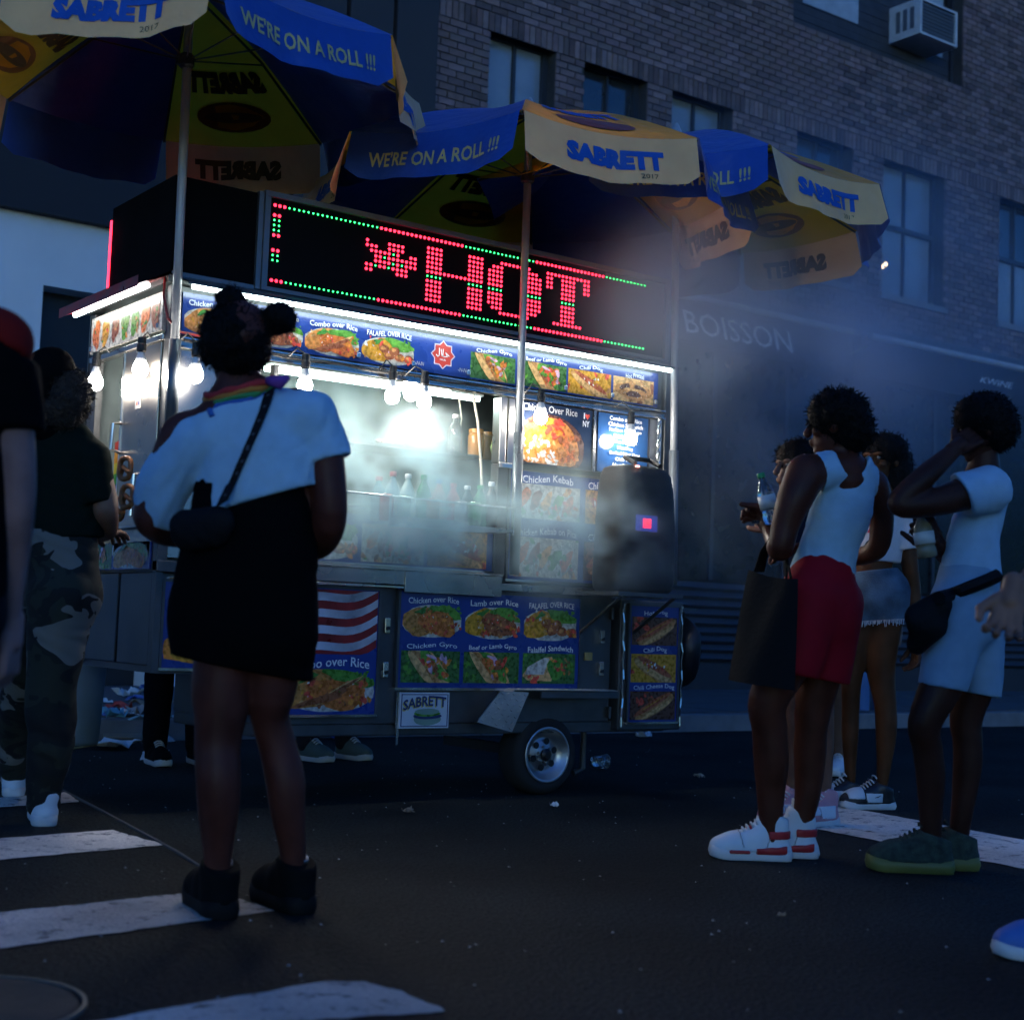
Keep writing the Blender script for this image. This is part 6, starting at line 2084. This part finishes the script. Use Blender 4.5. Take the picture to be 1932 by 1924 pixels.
te.group(P8.chain([(1862, 925, 0, 46), (1842, 1000, 0, 47), (1830, 1080, 0, 56), (1828, 1125, 0, 58)], flat=.85), [P8.cut((1700, 1128), (1900, 1095), 'above')], [P8.ell(1858, 868, 0, 34, 90, 26)])
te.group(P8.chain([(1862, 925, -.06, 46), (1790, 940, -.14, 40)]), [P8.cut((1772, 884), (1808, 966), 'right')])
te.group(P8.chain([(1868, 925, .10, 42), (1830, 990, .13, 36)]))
P8.wear("t_shirt", te, cloth_mat("dusk-tinted pale cotton", (.36, .53, .68)), .0085)  # bluish base colour takes in the dusk cast on a white shirt
bs = Field(.024, .003, 30, 16)
bs.group(P8.chain([(1828, 1090, 0, 57), (1822, 1170, 0, 63)], flat=.9) + P8.chain([(1813, 1140, -.02, 58), (1785, 1270, -.04, 47), (1768, 1330, -.05, 42)]) + P8.chain([(1846, 1150, .06, 52), (1846, 1340, .07, 41)]), [P8.cut((1725, 1288), (1890, 1318), 'above')])
P8.wear("fitted_shorts", bs, cloth_mat("pale stretch cloth", (.24, .37, .50), .6), .0085)
m_grn, m_grn2 = mat("dark green knit", (.035, .05, .035), .9, var=.6, scale=35, bump=.5, bscale=200), mat("olive gum sole", (.16, .15, .03), .5)
for an in ((1759, 1625, -.02), (1808, 1622, .08)):
    step(P8, an, (-1, .05), m_grn, m_grn2, collar=.09, L=.295, chunky=.042, width=.052, laces=m_grn)
wb = thing("belt_bag", "black belt bag worn round the waist over pale shorts", "bag", tuple(to_w(P8.j(1745, 1150, -.1))))
q8 = [tuple(to_w(P8.on(te, x, y, .034))) for x, y in ((1884, 1085), (1865, 1094), (1840, 1104), (1815, 1114), (1795, 1122))] + [tuple(to_w(P8.j(1772, 1128, -.16)))]
MB().tube(q8, .024, m_bag, 8, flat=1.0).build("strap", m_bag, wb)
mesh_obj("pouch", [Field(.03, .003, 40, 5).group([Cone(P8.j(1772, 1140, -.12), P8.j(1738, 1165, -.10), .045, .055, .6), Cone(P8.j(1760, 1180, -.12), P8.j(1730, 1215, -.08), .05, .04, .6)]).mesh(.0085)], m_bag, wb)
q = to_w(P8.j(1750, 1052, -.06))
bottle(q, .165, .036, mat("juice bottle plastic", (.6, .5, .3), .12, trans=.6, var=.05), caps['green'], "orange juice bottle with a green cap held at the waist", "juice bottles held in hands", fill=.32, lab=wl, tilt=(tuple(FWD), -.18))

# ---- 4. jersey wearer with denim shorts
P6 = Fig("person in a cropped white baseball jersey and frayed denim shorts, black and white sneakers", 7.2, (1640, 1522))
P6.skin(P6.chain([(1632, 1120, .02, 34), (1608, 1265, .04, 21), (1605, 1335, .05, 17), (1604, 1385, .05, 16), (1604, 1440, .06, 12), (1605, 1490, .06, 9)])
        + P6.chain([(1674, 1120, 0, 38), (1662, 1250, 0, 28), (1670, 1325, -.01, 21), (1672, 1380, -.01, 20), (1668, 1440, 0, 14), (1662, 1495, 0, 10)])
        + P6.chain([(1668, 955, 0, 34), (1655, 1040, 0, 34), (1650, 1075, 0, 34), (1656, 1130, 0, 42)], flat=.7) + P6.chain([(1668, 890, 0, 17), (1668, 930, 0, 20)])
        + P6.chain([(1632, 962, 0, 18), (1705, 968, 0, 20)]) + P6.chain([(1708, 975, 0, 20), (1716, 1060, -.02, 16), (1724, 1125, -.02, 14), (1728, 1212, -.06, 10)])
        + P6.chain([(1630, 975, .02, 18), (1622, 1060, .04, 15), (1640, 1120, .2, 11)]), .011)
P6.hand(P6.j(1728, 1212, -.06), (.02, -.1, -1), (-.9, -.2, 0), .175, .35); P6.hand(P6.j(1640, 1120, .2), (.2, .8, -.3), (0, 0, -1), .17)
P6.head(1664, 868, 0, (-.75, -.66), .108)
P6.body(skin_mat("warm brown skin", (.095, .036, .015)))
P6.wear("hair", Field(.02, .008, 110, 22).group([P6.ell(1670, 851, .01, 43, 42, 34), P6.ell(1688, 890, .03, 34, 38, 50), P6.ell(1700, 935, .03, 24, 26, 40)]), m_hair, .0095, frizz=600, length=.02)
jr = Field(.022, .006, 26, 21)
jr.group(P6.chain([(1668, 965, 0, 46), (1660, 1010, 0, 48), (1652, 1075, 0, 45)], flat=.72) + P6.chain([(1630, 968, 0, 24), (1705, 972, 0, 28)]), [P6.cut((1600, 1054), (1700, 1064), 'above')], [P6.ell(1668, 915, 0, 24, 80, 34)])
jr.group(P6.chain([(1704, 978, 0, 28), (1716, 1055, -.02, 25)]), [P6.cut((1680, 1040), (1740, 1034), 'above')])
jr.group(P6.chain([(1630, 975, .02, 26), (1622, 1040, .04, 24)]), [P6.cut((1600, 1030), (1650, 1034), 'above')])
P6.wear("jersey", jr, cloth_mat("white jersey cloth", (.58, .58, .62)), .010)
m_jred, m_jblk = mat("jersey red print", (.5, .03, .06), .7), mat("jersey black print", (.02, .02, .03), .7)


def garment_print(fig, field, s, c, w, h, m, rot=0.0, shear=0.0, bold=.01):
    v, f = text_fit(s, w, h, bold, shear)
    pts = [tuple(to_w(fig.on(field, c[0] + a * math.cos(rot) + b * math.sin(rot), c[1] - b * math.cos(rot) + a * math.sin(rot), .005, -.3, .3, 160))) for a, b in v]
    return MB().add(pts, f, m).build("shirt_print", m, fig.root)


garment_print(P6, jr, "king", (1652, 999), 66, 34, m_jred, .2, .35)
garment_print(P6, jr, "6", (1640, 1030), 22, 38, m_jblk, .25, .1, .09)
dn = Field(.02, .004, 30, 23)
dn.group(P6.chain([(1652, 1080, 0, 42), (1656, 1130, 0, 49)], flat=.85) + P6.chain([(1632, 1115, .02, 41), (1622, 1200, .03, 35)]) + P6.chain([(1675, 1115, 0, 43), (1674, 1200, 0, 37)]), [P6.cut((1600, 1180), (1710, 1172), 'above'), P6.cut((1600, 1080), (1700, 1070), 'below')])
P6.wear("denim_shorts", dn, mat("washed denim", (.07, .12, .18), .85, var=.5, scale=9, bump=.4, bscale=160), .010)
fg = MB()
for k in range(46):
    x = 1606 + 100 * k / 45
    q = P6.on(dn, x, 1172 - .05 * (x - 1606), .003)
    w0 = to_w(q)
    fg.tube([tuple(w0), tuple(w0 + np.array((rnd.uniform(-.012, .012), 0, -rnd.uniform(.012, .035))))], .0022, n=4)
fg.build("frayed_hem", mat("denim fringe", (.5, .52, .55), .9), P6.root)
for a in (1168, 1196, 1204):
    MB().tube([tuple(to_w(P6.j(1727 + 11 * math.cos(t), a + 3 * math.sin(t), -.05 + .028 * math.sin(t)))) for t in [i * 2 * math.pi / 14 for i in range(15)]], .004, n=5, cap=False).build("bracelet", m_trim if a != 1168 else m_black, P6.root)
m_dk = mat("black leather shoe", (.014, .015, .02), .45)
panel_w = ("side_panel", m_shoe_white, lambda u, v, z: np.maximum(np.maximum(.30 - u, u - .62), np.maximum(z - .05, .004 - z)))
toe_w = ("toe_box", m_shoe_white, lambda u, v, z: np.maximum(np.maximum(.64 - u, u - .93), .022 - z))
for an in ((1662, 1495, 0), (1605, 1490, .06)):
    step(P6, an, (-1, -.25), m_dk, m_sole_white, collar=.085, L=.275, accents=(panel_w, toe_w), swoosh=(m_dk, 1), laces=m_lace_w, width=.046)

# ---- 5. person behind the tank-top wearer, pink high-top sneakers
P7 = Fig("person mostly hidden behind the tank-top wearer, in pink and white high-top sneakers", 6.5, (1525, 1555))
P7.skin(P7.chain([(1520, 1110, .02, 34), (1500, 1300, .02, 24), (1500, 1400, .03, 21), (1496, 1530, .03, 13)]) + P7.chain([(1548, 1110, .0, 34), (1550, 1300, .0, 24), (1552, 1400, .0, 21), (1554, 1530, 0, 13)])
        + P7.chain([(1512, 960, 0, 38), (1520, 1040, 0, 38), (1530, 1110, 0, 44)], flat=.7) + P7.chain([(1500, 905, 0, 17), (1505, 940, 0, 20)]) + P7.chain([(1495, 955, -.02, 18), (1478, 1030, .02, 15), (1448, 1000, .12, 11)]) + P7.chain([(1535, 960, .02, 18), (1540, 1050, .05, 15), (1500, 1040, .2, 11)]), .011)
P7.hand(P7.j(1448, 1000, .12), (-.3, .4, .6), (0, 1, -.3), .17); P7.hand(P7.j(1500, 1040, .2), (-.5, .6, 0), (0, 0, -1), .17)
P7.head(1503, 882, 0, (-.9, -.42), .102)
P7.body(skin_mat("light brown skin", (.18, .085, .055)))
P7.wear("hair", Field(.02, .006, 120, 31).group([P7.ell(1508, 864, .01, 43, 44, 35), P7.ell(1520, 895, .03, 36, 38, 40)]), m_hair, .0095, frizz=600, length=.02)
P7.wear("dark_top", Field(.025, .005, 28, 32).group(P7.chain([(1512, 955, 0, 44), (1520, 1040, 0, 45), (1530, 1110, 0, 50)], flat=.75) + P7.chain([(1494, 955, -.02, 22), (1484, 1005, .0, 19)])), cloth_mat("dark navy cloth", (.015, .018, .03)), .011)
P7.wear("dark_shorts", Field(.025, .004, 28, 33).group(P7.chain([(1524, 1120, 0, 46), (1508, 1240, .02, 32)]) + P7.chain([(1540, 1120, 0, 46), (1550, 1240, 0, 32)])), cloth_mat("dark navy cloth", (.015, .018, .03)), .011)
m_pk = mat("pink leather", (.55, .27, .32), .5)
pw = ("side_panel", m_shoe_white, lambda u, v, z: np.maximum(np.maximum(.22 - u, u - .60), np.maximum(z - .06, .004 - z)))
tw_ = ("toe_box", m_shoe_white, lambda u, v, z: np.maximum(np.maximum(.62 - u, u - .92), .024 - z))
for an, c in (((1558, 1530, 0), (-.75, -.66)), ((1496, 1530, .03), (-.8, -.6))):
    step(P7, an, c, m_pk, m_sole_white, collar=.125, L=.27, accents=(pw, tw_) + seams[:1], swoosh=(m_pk, 1), laces=m_lace_w, width=.045, sock=(sock_w, .03))

# ---- 6. person in camouflage trousers
P3 = Fig("person in dark green T-shirt, camouflage trousers and white sneakers", 5.68, (85, 1552))
P3.skin(P3.chain([(122, 860, 0, 54), (125, 960, 0, 62)], flat=.6) + P3.chain([(112, 780, 0, 28), (118, 830, 0, 34)]) + P3.chain([(178, 872, -.02, 28), (196, 940, -.03, 25), (200, 965, -.03, 23), (205, 1000, .08, 17), (190, 1010, .26, 13)])
        + P3.chain([(70, 872, .02, 28), (55, 950, .04, 24), (90, 1000, .25, 15)]), .010)
P3.hand(P3.j(190, 1010, .26), (.3, .8, .2), (0, 0, -1)); P3.hand(P3.j(90, 1000, .25), (.2, .9, .1), (0, 0, -1))
P3.head(108, 745, 0, (.75, .66), .108)
P3.body(skin_mat("tan skin", (.20, .10, .065)))
P3.wear("curly_hair", Field(.015, .010, 140, 41).group([P3.ell(132, 746, -.02, 40, 44, 50), P3.ell(116, 775, -.03, 40, 42, 40)]), mat("dark brown curls", (.03, .018, .012), .8, bump=.8, bscale=120), .008, frizz=1200, length=.02)
P3.wear("head_wrap", Field(.02, .004, 50, 42).group([P3.ell(96, 706, -.005, 48, 50, 52), P3.ell(78, 740, -.01, 46, 50, 62), P3.ell(88, 800, -.01, 46, 44, 40)]), cloth_mat("black cloth", (.004, .004, .0045)), .0095)
g3 = Field(.03, .006, 24, 43)
g3.group(P3.chain([(118, 850, 0, 62), (125, 920, 0, 70), (120, 1010, 0, 72), (120, 1030, 0, 72)], flat=.66) + P3.chain([(70, 858, .0, 34), (172, 862, 0, 34)]), [P3.cut((40, 1022), (220, 1012), 'above')])
g3.group(P3.chain([(172, 870, -.02, 38), (186, 950, -.03, 33)]), [P3.cut((140, 962), (230, 944), 'above')])
g3.group(P3.chain([(72, 870, .02, 36), (58, 950, .03, 31)]))
P3.wear("t_shirt", g3, cloth_mat("dark green cotton", (.007, .013, .010)), .0095)
m_camo = bpy.data.materials.new("camouflage cloth")
m_camo.use_nodes = True
n, l = m_camo.node_tree.nodes, m_camo.node_tree.links
tc = n.new("ShaderNodeTexCoord")
prev = None
for i, (c, sc_, lo) in enumerate((((.005, .006, .004), 1, 0), ((.016, .020, .012), 5.2, .50), ((.15, .145, .13), 4.3, .605), ((.003, .003, .003), 6.0, .56))):
    rgb = n.new("ShaderNodeRGB"); rgb.outputs[0].default_value = c + (1,)
    if prev is None:
        prev = rgb.outputs[0]
        continue
    nz = n.new("ShaderNodeTexNoise"); nz.inputs["Scale"].default_value = sc_; nz.inputs["Detail"].default_value = 2.0; nz.inputs["Distortion"].default_value = .8
    mp = n.new("ShaderNodeMapping"); mp.inputs["Location"].default_value = (i * 3.7, i * 1.3, i * 5.1); mp.inputs["Scale"].default_value = (1, 1, 1.5)
    l.new(tc.outputs["Object"], mp.inputs[0]); l.new(mp.outputs[0], nz.inputs["Vector"])
    gt = n.new("ShaderNodeMath"); gt.operation = 'GREATER_THAN'; gt.inputs[1].default_value = lo
    l.new(nz.outputs["Fac"], gt.inputs[0])
    mx = n.new("ShaderNodeMix"); mx.data_type = 'RGBA'
    l.new(gt.outputs[0], mx.inputs[0]); l.new(prev, mx.inputs[6]); l.new(rgb.outputs[0], mx.inputs[7])
    prev = mx.outputs[2]
l.new(prev, n["Principled BSDF"].inputs["Base Color"])
n["Principled BSDF"].inputs["Roughness"].default_value = .85
c3 = Field(.03, .010, 22, 44)
c3.group(P3.chain([(120, 1015, 0, 66), (122, 1120, 0, 68)], flat=.75) + P3.chain([(122, 1120, -.02, 66), (106, 1209, -.02, 54), (97, 1306, -.02, 47), (95, 1403, -.02, 42), (87, 1480, -.01, 33), (85, 1512, -.01, 30)])
         + P3.chain([(85, 1120, .1, 58), (55, 1250, .35, 48), (35, 1370, .65, 40), (26, 1450, .8, 32)]))
P3.wear("camouflage_trousers", c3, m_camo, .0095)
for an, c in (((84, 1528, -.01), (-.35, .94)), ((27, 1470, .83), (-.3, .95))):
    step(P3, an, c, m_shoe_white, m_sole_white, collar=.105, L=.29, chunky=.034, laces=m_lace_w, width=.053, accents=seams)

# ---- 7. person cut by the frame's edge: bare arm, red and black shirt
P2 = Fig("person with a hanging bare arm in a red and black shirt, beside the camouflage trousers", 3.1, (-130, 1880))
P2.skin(P2.chain([(0, 650, 0, 52), (22, 800, .02, 42), (34, 920, .03, 34), (30, 1000, .05, 32), (22, 1120, .10, 24), (20, 1195, .12, 19)]) + P2.chain([(-130, 700, 0, 120), (-130, 900, 0, 125), (-130, 1080, 0, 130)], flat=.6) + P2.chain([(-130, 520, 0, 45), (-130, 600, 0, 50)])
        + P2.chain([(-260, 650, 0, 52), (-285, 900, 0, 38), (-285, 1150, .05, 26)]) + P2.chain([(-235, 1100, 0, 80), (-260, 1400, 0, 58), (-270, 1780, 0, 32)]) + P2.chain([(-150, 1100, 0, 80), (-175, 1400, 0, 58), (-185, 1780, 0, 32)]), .012)
P2.hand(P2.j(20, 1195, .12), (-.05, .1, -1), (-.95, .1, 0), .185, .4)
P2.hand(P2.j(-285, 1150, .05), (0, .1, -1), (1, 0, 0), .185, .4)
P2.head(-130, 430, 0, (.3, .95), .112)
P2.body(skin_mat("fair skin", (.30, .17, .16)))
b2 = Field(.03, .006, 22, 51)
b2.group(P2.chain([(-130, 640, 0, 135), (-130, 900, 0, 145), (-130, 1100, 0, 145)], flat=.66) + P2.chain([(-250, 640, 0, 60), (-10, 640, 0, 62)]), [P2.cut((-300, 655), (60, 700), 'below')])
b2.group(P2.chain([(-2, 650, 0, 66), (18, 780, .02, 62), (22, 830, .02, 60)]), [P2.cut((-60, 820), (100, 806), 'above'), P2.cut((-40, 600), (70, 690), 'below')])
b2.group(P2.chain([(-255, 650, 0, 64), (-280, 830, .02, 58)]))
P2.wear("shirt", b2, cloth_mat("black shirt cloth", (.004, .004, .005)), .012)
r2_ = Field(.03, .004, 22, 52)
r2_.group(P2.chain([(-130, 630, 0, 110), (-130, 700, 0, 120)], flat=.66) + P2.chain([(-250, 640, 0, 58), (-8, 648, 0, 68)]), [P2.cut((-300, 662), (70, 705), 'above'), P2.cut((-40, 606), (70, 696), 'above')])
P2.wear("red_yoke", r2_, cloth_mat("red shirt cloth", (.22, .012, .01)), .012)
P2.wear("dark_trousers", Field(.03, .006, 20, 53).group(P2.chain([(-130, 1090, 0, 140), (-130, 1150, 0, 140)], flat=.7) + P2.chain([(-235, 1150, 0, 90), (-270, 1800, 0, 50)]) + P2.chain([(-150, 1150, 0, 90), (-185, 1800, 0, 50)])), cloth_mat("dark trouser cloth", (.012, .013, .018)), .013)
P2.wear("hair", Field(.02, .006, 100, 54).group([P2.ell(-132, 415, -.02, 92, 95, 88)]), m_hair, .012)
for x in (-270, -185):
    q = on_z(x, 1880)
    shoe(P2, q, q + FWD * .29, m_shoe_black, m_sole_black, collar=.09)

# ---- 8. person at the other edge: one hand and the toe of a blue shoe in view
P9 = Fig("person showing only an open hand and a blue sneaker toe, beside the belt bag", 3.95, (2065, 1790))
P9.skin(P9.chain([(2065, 800, 0, 60), (2070, 950, 0, 82), (2070, 1100, 0, 85)], flat=.65) + P9.chain([(2065, 690, 0, 30), (2065, 770, 0, 36)]) + P9.chain([(2010, 830, -.03, 36), (2017, 1000, -.10, 28), (1945, 1095, -.2, 22), (1908, 1122, -.24, 16)]) + P9.chain([(2135, 830, 0, 36), (2155, 1100, .0, 22)]) + P9.chain([(2045, 1100, 0, 60), (2040, 1400, 0, 42), (2035, 1740, 0, 24)]) + P9.chain([(2105, 1100, 0, 60), (2110, 1400, 0, 42), (2110, 1740, 0, 24)]), .012)
P9.hand(P9.j(1908, 1122, -.24), (-.25, -.2, -.9), (-.3, -.9, .1), .185, .45, .25, .3)
P9.hand(P9.j(2155, 1100, 0), (0, .1, -1), (-1, 0, 0), .185)
P9.head(2065, 620, 0, (-.9, .3), .108)
P9.body(skin_mat("brown skin", (.26, .13, .09)))
b9 = Field(.03, .006, 22, 61)
b9.group(P9.chain([(2067, 810, 0, 70), (2072, 950, 0, 90), (2072, 1180, 0, 95)], flat=.7) + P9.chain([(2011, 835, -.02, 44), (2019, 950, -.08, 38)]) + P9.chain([(2135, 835, 0, 44), (2145, 950, 0, 38)]))
P9.wear("dark_shirt", b9, cloth_mat("black cloth", (.004, .004, .0045)), .012)
P9.wear("dark_trousers", Field(.03, .006, 20, 62).group(P9.chain([(2050, 1150, 0, 70), (2037, 1745, 0, 36)]) + P9.chain([(2103, 1150, 0, 70), (2111, 1745, 0, 36)])), cloth_mat("dark trouser cloth", (.012, .013, .018)), .013)
P9.wear("hair", Field(.02, .006, 100, 63).group([P9.ell(2069, 600, 0, 70, 70, 66)]), m_hair, .012)
m_bs = mat("blue shoe", (.05, .15, .45), .6, bump=.3, bscale=150)
for (t_, dx) in (((1876, 1806), 0), ((2065, 1800), 0)):
    q = on_z(*t_)
    shoe(P9, q + RGT * .29 + FWD * .05, q, m_bs, m_sole_white, collar=.09, L=.29, laces=m_lace_w)


# ---- people mostly hidden behind the cart and the others
def bystander(label, x, feet_y, top_c, leg_c, skin_c, shoe_m, sole_m, hgt=1.7, face=(-.6, -.8), stride=.1, seed=1):
    g = on_z(x, feet_y)
    D = depth_of(g)
    F = Fig(label, D, (x, feet_y))
    b = to_f(g)
    k = hgt / 1.7

    def C(pts, flat=1.0):
        return [Chain([(b + np.array(a[:3]) * k, a[3] * k) for a in pts], flat)]
    legs = [C([(sx * .10, sx * stride * .3, .88, .09), (sx * .10, sx * stride * .5, .48, .06), (sx * .10, sx * stride, .09, .04)]) for sx in (-1, 1)]
    arms = [C([(sx * .19, 0, 1.38, .052), (sx * .24, 0, 1.10, .042), (sx * .24, -.08, .86, .028)]) for sx in (-1, 1)]
    torso = C([(0, 0, 1.34, .13), (0, 0, 1.12, .135), (0, 0, .92, .145)], .65)
    F.skin(torso + legs[0] + legs[1] + arms[0] + arms[1] + C([(0, 0, 1.40, .06), (0, .0, 1.52, .05)]) + C([(-.17, 0, 1.38, .06), (.17, 0, 1.38, .06)]), .013)
    for sx in (-1, 1):
        F.hand(b + np.array((sx * .24, -.08, .86)) * k, (0, -.15, -1), (-sx, 0, 0), .175, .35)
    pxh = CAM + 0
    hc_ = to_w(b + np.array((0, 0, 1.58)) * k)
    d_ = hc_ - CAM
    zc = d_ @ CF
    F.head(PX_W / 2 + FPX * (d_ @ CR) / zc, PX_H / 2 - FPX * (d_ @ CU) / zc, zc - D, face, .105)
    F.body(skin_mat("skin %d" % seed, skin_c))
    F.wear("shirt", Field(.03, .005, 24, seed).group(C([(0, 0, 1.34, .145), (0, 0, 1.12, .15), (0, 0, .90, .16)], .7) + C([(-.18, 0, 1.37, .07), (.18, 0, 1.37, .07)]) + C([(-.19, 0, 1.38, .066), (-.235, 0, 1.15, .06)]) + C([(.19, 0, 1.38, .066), (.235, 0, 1.15, .06)])), cloth_mat("shirt %d" % seed, top_c), .012)
    F.wear("trousers", Field(.03, .006, 22, seed + 1).group(C([(0, 0, .96, .15), (0, 0, .88, .155)], .75) + sum([C([(sx * .09, sx * stride * .3, .88, .105), (sx * .10, sx * stride * .5, .48, .08), (sx * .10, sx * stride, .10, .065)]) for sx in (-1, 1)], [])), cloth_mat("trousers %d" % seed, leg_c), .012)
    h_ = to_w(b + np.array((0, 0, 1.60)) * k)
    F.wear("hair", Field(.02, .005, 110, seed + 2).group([Ell(to_f(h_) + np.array((0, 0, .02)), (.088, .1, .095))]), m_hair, .011)
    fv = RGT * face[0] + FWD * face[1]
    for sx in (-1, 1):
        q = to_w(b + np.array((sx * .10, sx * stride, 0)) * k) - fv * .07
        shoe(F, q, q + fv * .28, shoe_m, sole_m, collar=.09, L=.28, laces=m_lace_w)
    return F


m_sh_teal = mat("grey green sneaker", (.10, .14, .12), .7)
bystander("person in dark clothes standing behind the cart, only trouser legs showing below it", 330, 1440, (.02, .02, .025), (.01, .01, .012), (.2, .12, .09), m_shoe_black, m_sole_white, 1.74, (.5, -.85), .06, 71)
bystander("person hidden behind the cart, pale sneakers showing under its belly", 615, 1432, (.05, .05, .06), (.03, .03, .04), (.25, .15, .1), m_sh_teal, m_sole_white, 1.70, (.75, -.65), .10, 75)
bystander("person between the red shorts and denim shorts wearers, slim bare calf and white sneakers showing", 1560, 1462, (.06, .06, .08), (.13, .08, .06), (.2, .11, .08), m_shoe_white, m_sole_white, 1.55, (-.4, -.9), .06, 79)
bystander("far person on the kerb in blue jeans and red shoes, seen past the denim shorts", 1642, 1368, (.04, .05, .08), (.08, .16, .32), (.2, .12, .09), m_acc_red, m_acc_red, 1.72, (-.7, -.7), .08, 83)

# ================================================================== SMOKE from the griddle (density stored in a coarse voxel grid)
def smoke(name, lo, hi, vox, blobs, scale, low, high, step, label, aniso=.15, col=(.76, .96, 1.0), seed=0.0):
    m = bpy.data.materials.new(name + " volume")
    m.use_nodes = True
    n, l = m.node_tree.nodes, m.node_tree.links
    n.remove(n["Principled BSDF"])
    pv = n.new("ShaderNodeVolumePrincipled")
    pv.inputs["Color"].default_value = col + (1,)
    pv.inputs["Density"].default_value = 1.0
    pv.inputs["Anisotropy"].default_value = aniso
    l.new(pv.outputs[0], n["Material Output"].inputs["Volume"])
    m.cycles.volume_step_rate = step
    ng = bpy.data.node_groups.new(name + " density", 'GeometryNodeTree')
    ng.interface.new_socket("Geometry", in_out='INPUT', socket_type='NodeSocketGeometry')
    ng.interface.new_socket("Geometry", in_out='OUTPUT', socket_type='NodeSocketGeometry')
    n, l = ng.nodes, ng.links
    out = n.new("NodeGroupOutput")
    cube = n.new("GeometryNodeVolumeCube")
    cube.inputs["Min"].default_value, cube.inputs["Max"].default_value = lo, hi
    for i, ax in enumerate("XYZ"):
        cube.inputs["Resolution " + ax].default_value = max(2, int((hi[i] - lo[i]) / vox))
    pos = n.new("GeometryNodeInputPosition")
    off = n.new("ShaderNodeVectorMath"); off.operation = 'ADD'; off.inputs[1].default_value = (seed, seed * .7, -seed)
    l.new(pos.outputs[0], off.inputs[0])
    warp = n.new("ShaderNodeTexNoise"); warp.inputs["Scale"].default_value = scale * .5; warp.inputs["Detail"].default_value = 2.0
    l.new(off.outputs[0], warp.inputs["Vector"])
    sub = n.new("ShaderNodeVectorMath"); sub.operation = 'SUBTRACT'; sub.inputs[1].default_value = (.5, .5, .5)
    l.new(warp.outputs["Color"], sub.inputs[0])
    scl = n.new("ShaderNodeVectorMath"); scl.operation = 'SCALE'; scl.inputs["Scale"].default_value = 1.5 / scale
    l.new(sub.outputs[0], scl.inputs[0])
    wp = n.new("ShaderNodeVectorMath"); wp.operation = 'ADD'
    l.new(pos.outputs[0], wp.inputs[0]); l.new(scl.outputs[0], wp.inputs[1])
    nz = n.new("ShaderNodeTexNoise"); nz.inputs["Scale"].default_value = scale; nz.inputs["Detail"].default_value = 4.0; nz.inputs["Roughness"].default_value = .66
    l.new(wp.outputs[0], nz.inputs["Vector"])
    mr = n.new("ShaderNodeMapRange"); mr.inputs[1].default_value, mr.inputs[2].default_value = low, high
    mr.inputs[3].default_value, mr.inputs[4].default_value = .03, 1.7
    l.new(nz.outputs["Fac"], mr.inputs[0])
    total = None
    for c, r, dn_ in blobs:
        d = n.new("ShaderNodeVectorMath"); d.operation = 'SUBTRACT'; d.inputs[1].default_value = c
        l.new(wp.outputs[0], d.inputs[0])
        q = n.new("ShaderNodeVectorMath"); q.operation = 'DIVIDE'; q.inputs[1].default_value = r
        l.new(d.outputs[0], q.inputs[0])
        ln = n.new("ShaderNodeVectorMath"); ln.operation = 'LENGTH'
        l.new(q.outputs[0], ln.inputs[0])
        f = n.new("ShaderNodeMapRange"); f.interpolation_type = 'SMOOTHSTEP'
        f.inputs[1].default_value, f.inputs[2].default_value, f.inputs[3].default_value, f.inputs[4].default_value = 0.0, 1.0, dn_, 0.0
        l.new(ln.outputs["Value"], f.inputs[0])
        if total is None:
            total = f.outputs[0]
        else:
            a = n.new("ShaderNodeMath"); a.operation = 'ADD'
            l.new(total, a.inputs[0]); l.new(f.outputs[0], a.inputs[1])
            total = a.outputs[0]
    mu = n.new("ShaderNodeMath"); mu.operation = 'MULTIPLY'
    l.new(total, mu.inputs[0]); l.new(mr.outputs[0], mu.inputs[1])
    l.new(mu.outputs[0], cube.inputs["Density"])
    sm = n.new("GeometryNodeSetMaterial"); sm.inputs["Material"].default_value = m
    l.new(cube.outputs[0], sm.inputs[0]); l.new(sm.outputs[0], out.inputs[0])
    o = box(name, lo, hi, m)
    md = o.modifiers.new("density", 'NODES'); md.node_group = ng
    tag(o, label, kind="stuff")
    return o


smoke("smoke", (.35, -.85, .60), (2.95, .60, 2.15), .036,
      [((1.05, -.20, 1.40), (.74, .36, .42), 7.5), ((1.30, -.30, 1.22), (.95, .30, .28), 4.2), ((2.0, -.35, 1.28), (.62, .32, .48), 3.4), ((.95, .2, 1.72), (.5, .4, .35), 1.0), ((2.55, -.5, 1.2), (.5, .3, .5), .4)],
      4.6, .45, .61, 2.0, "white griddle smoke billowing out of the cart window")
smoke("smoke_drift", (.9, -2.2, .40), (11.5, 5.2, 5.4), .12,
      [((2.85, -.65, 2.35), (1.3, .9, .9), 1.15), ((4.3, .2, 2.75), (2.4, 1.7, 1.6), .32), ((3.2, -.5, 1.5), (.9, .7, .8), .22), ((7.5, 2.4, 3.6), (4.4, 3.2, 2.2), .09)],
      1.5, .43, .60, 2.0, "thin blue smoke drifting past the umbrellas", col=(.66, .80, 1.0), seed=3.0)
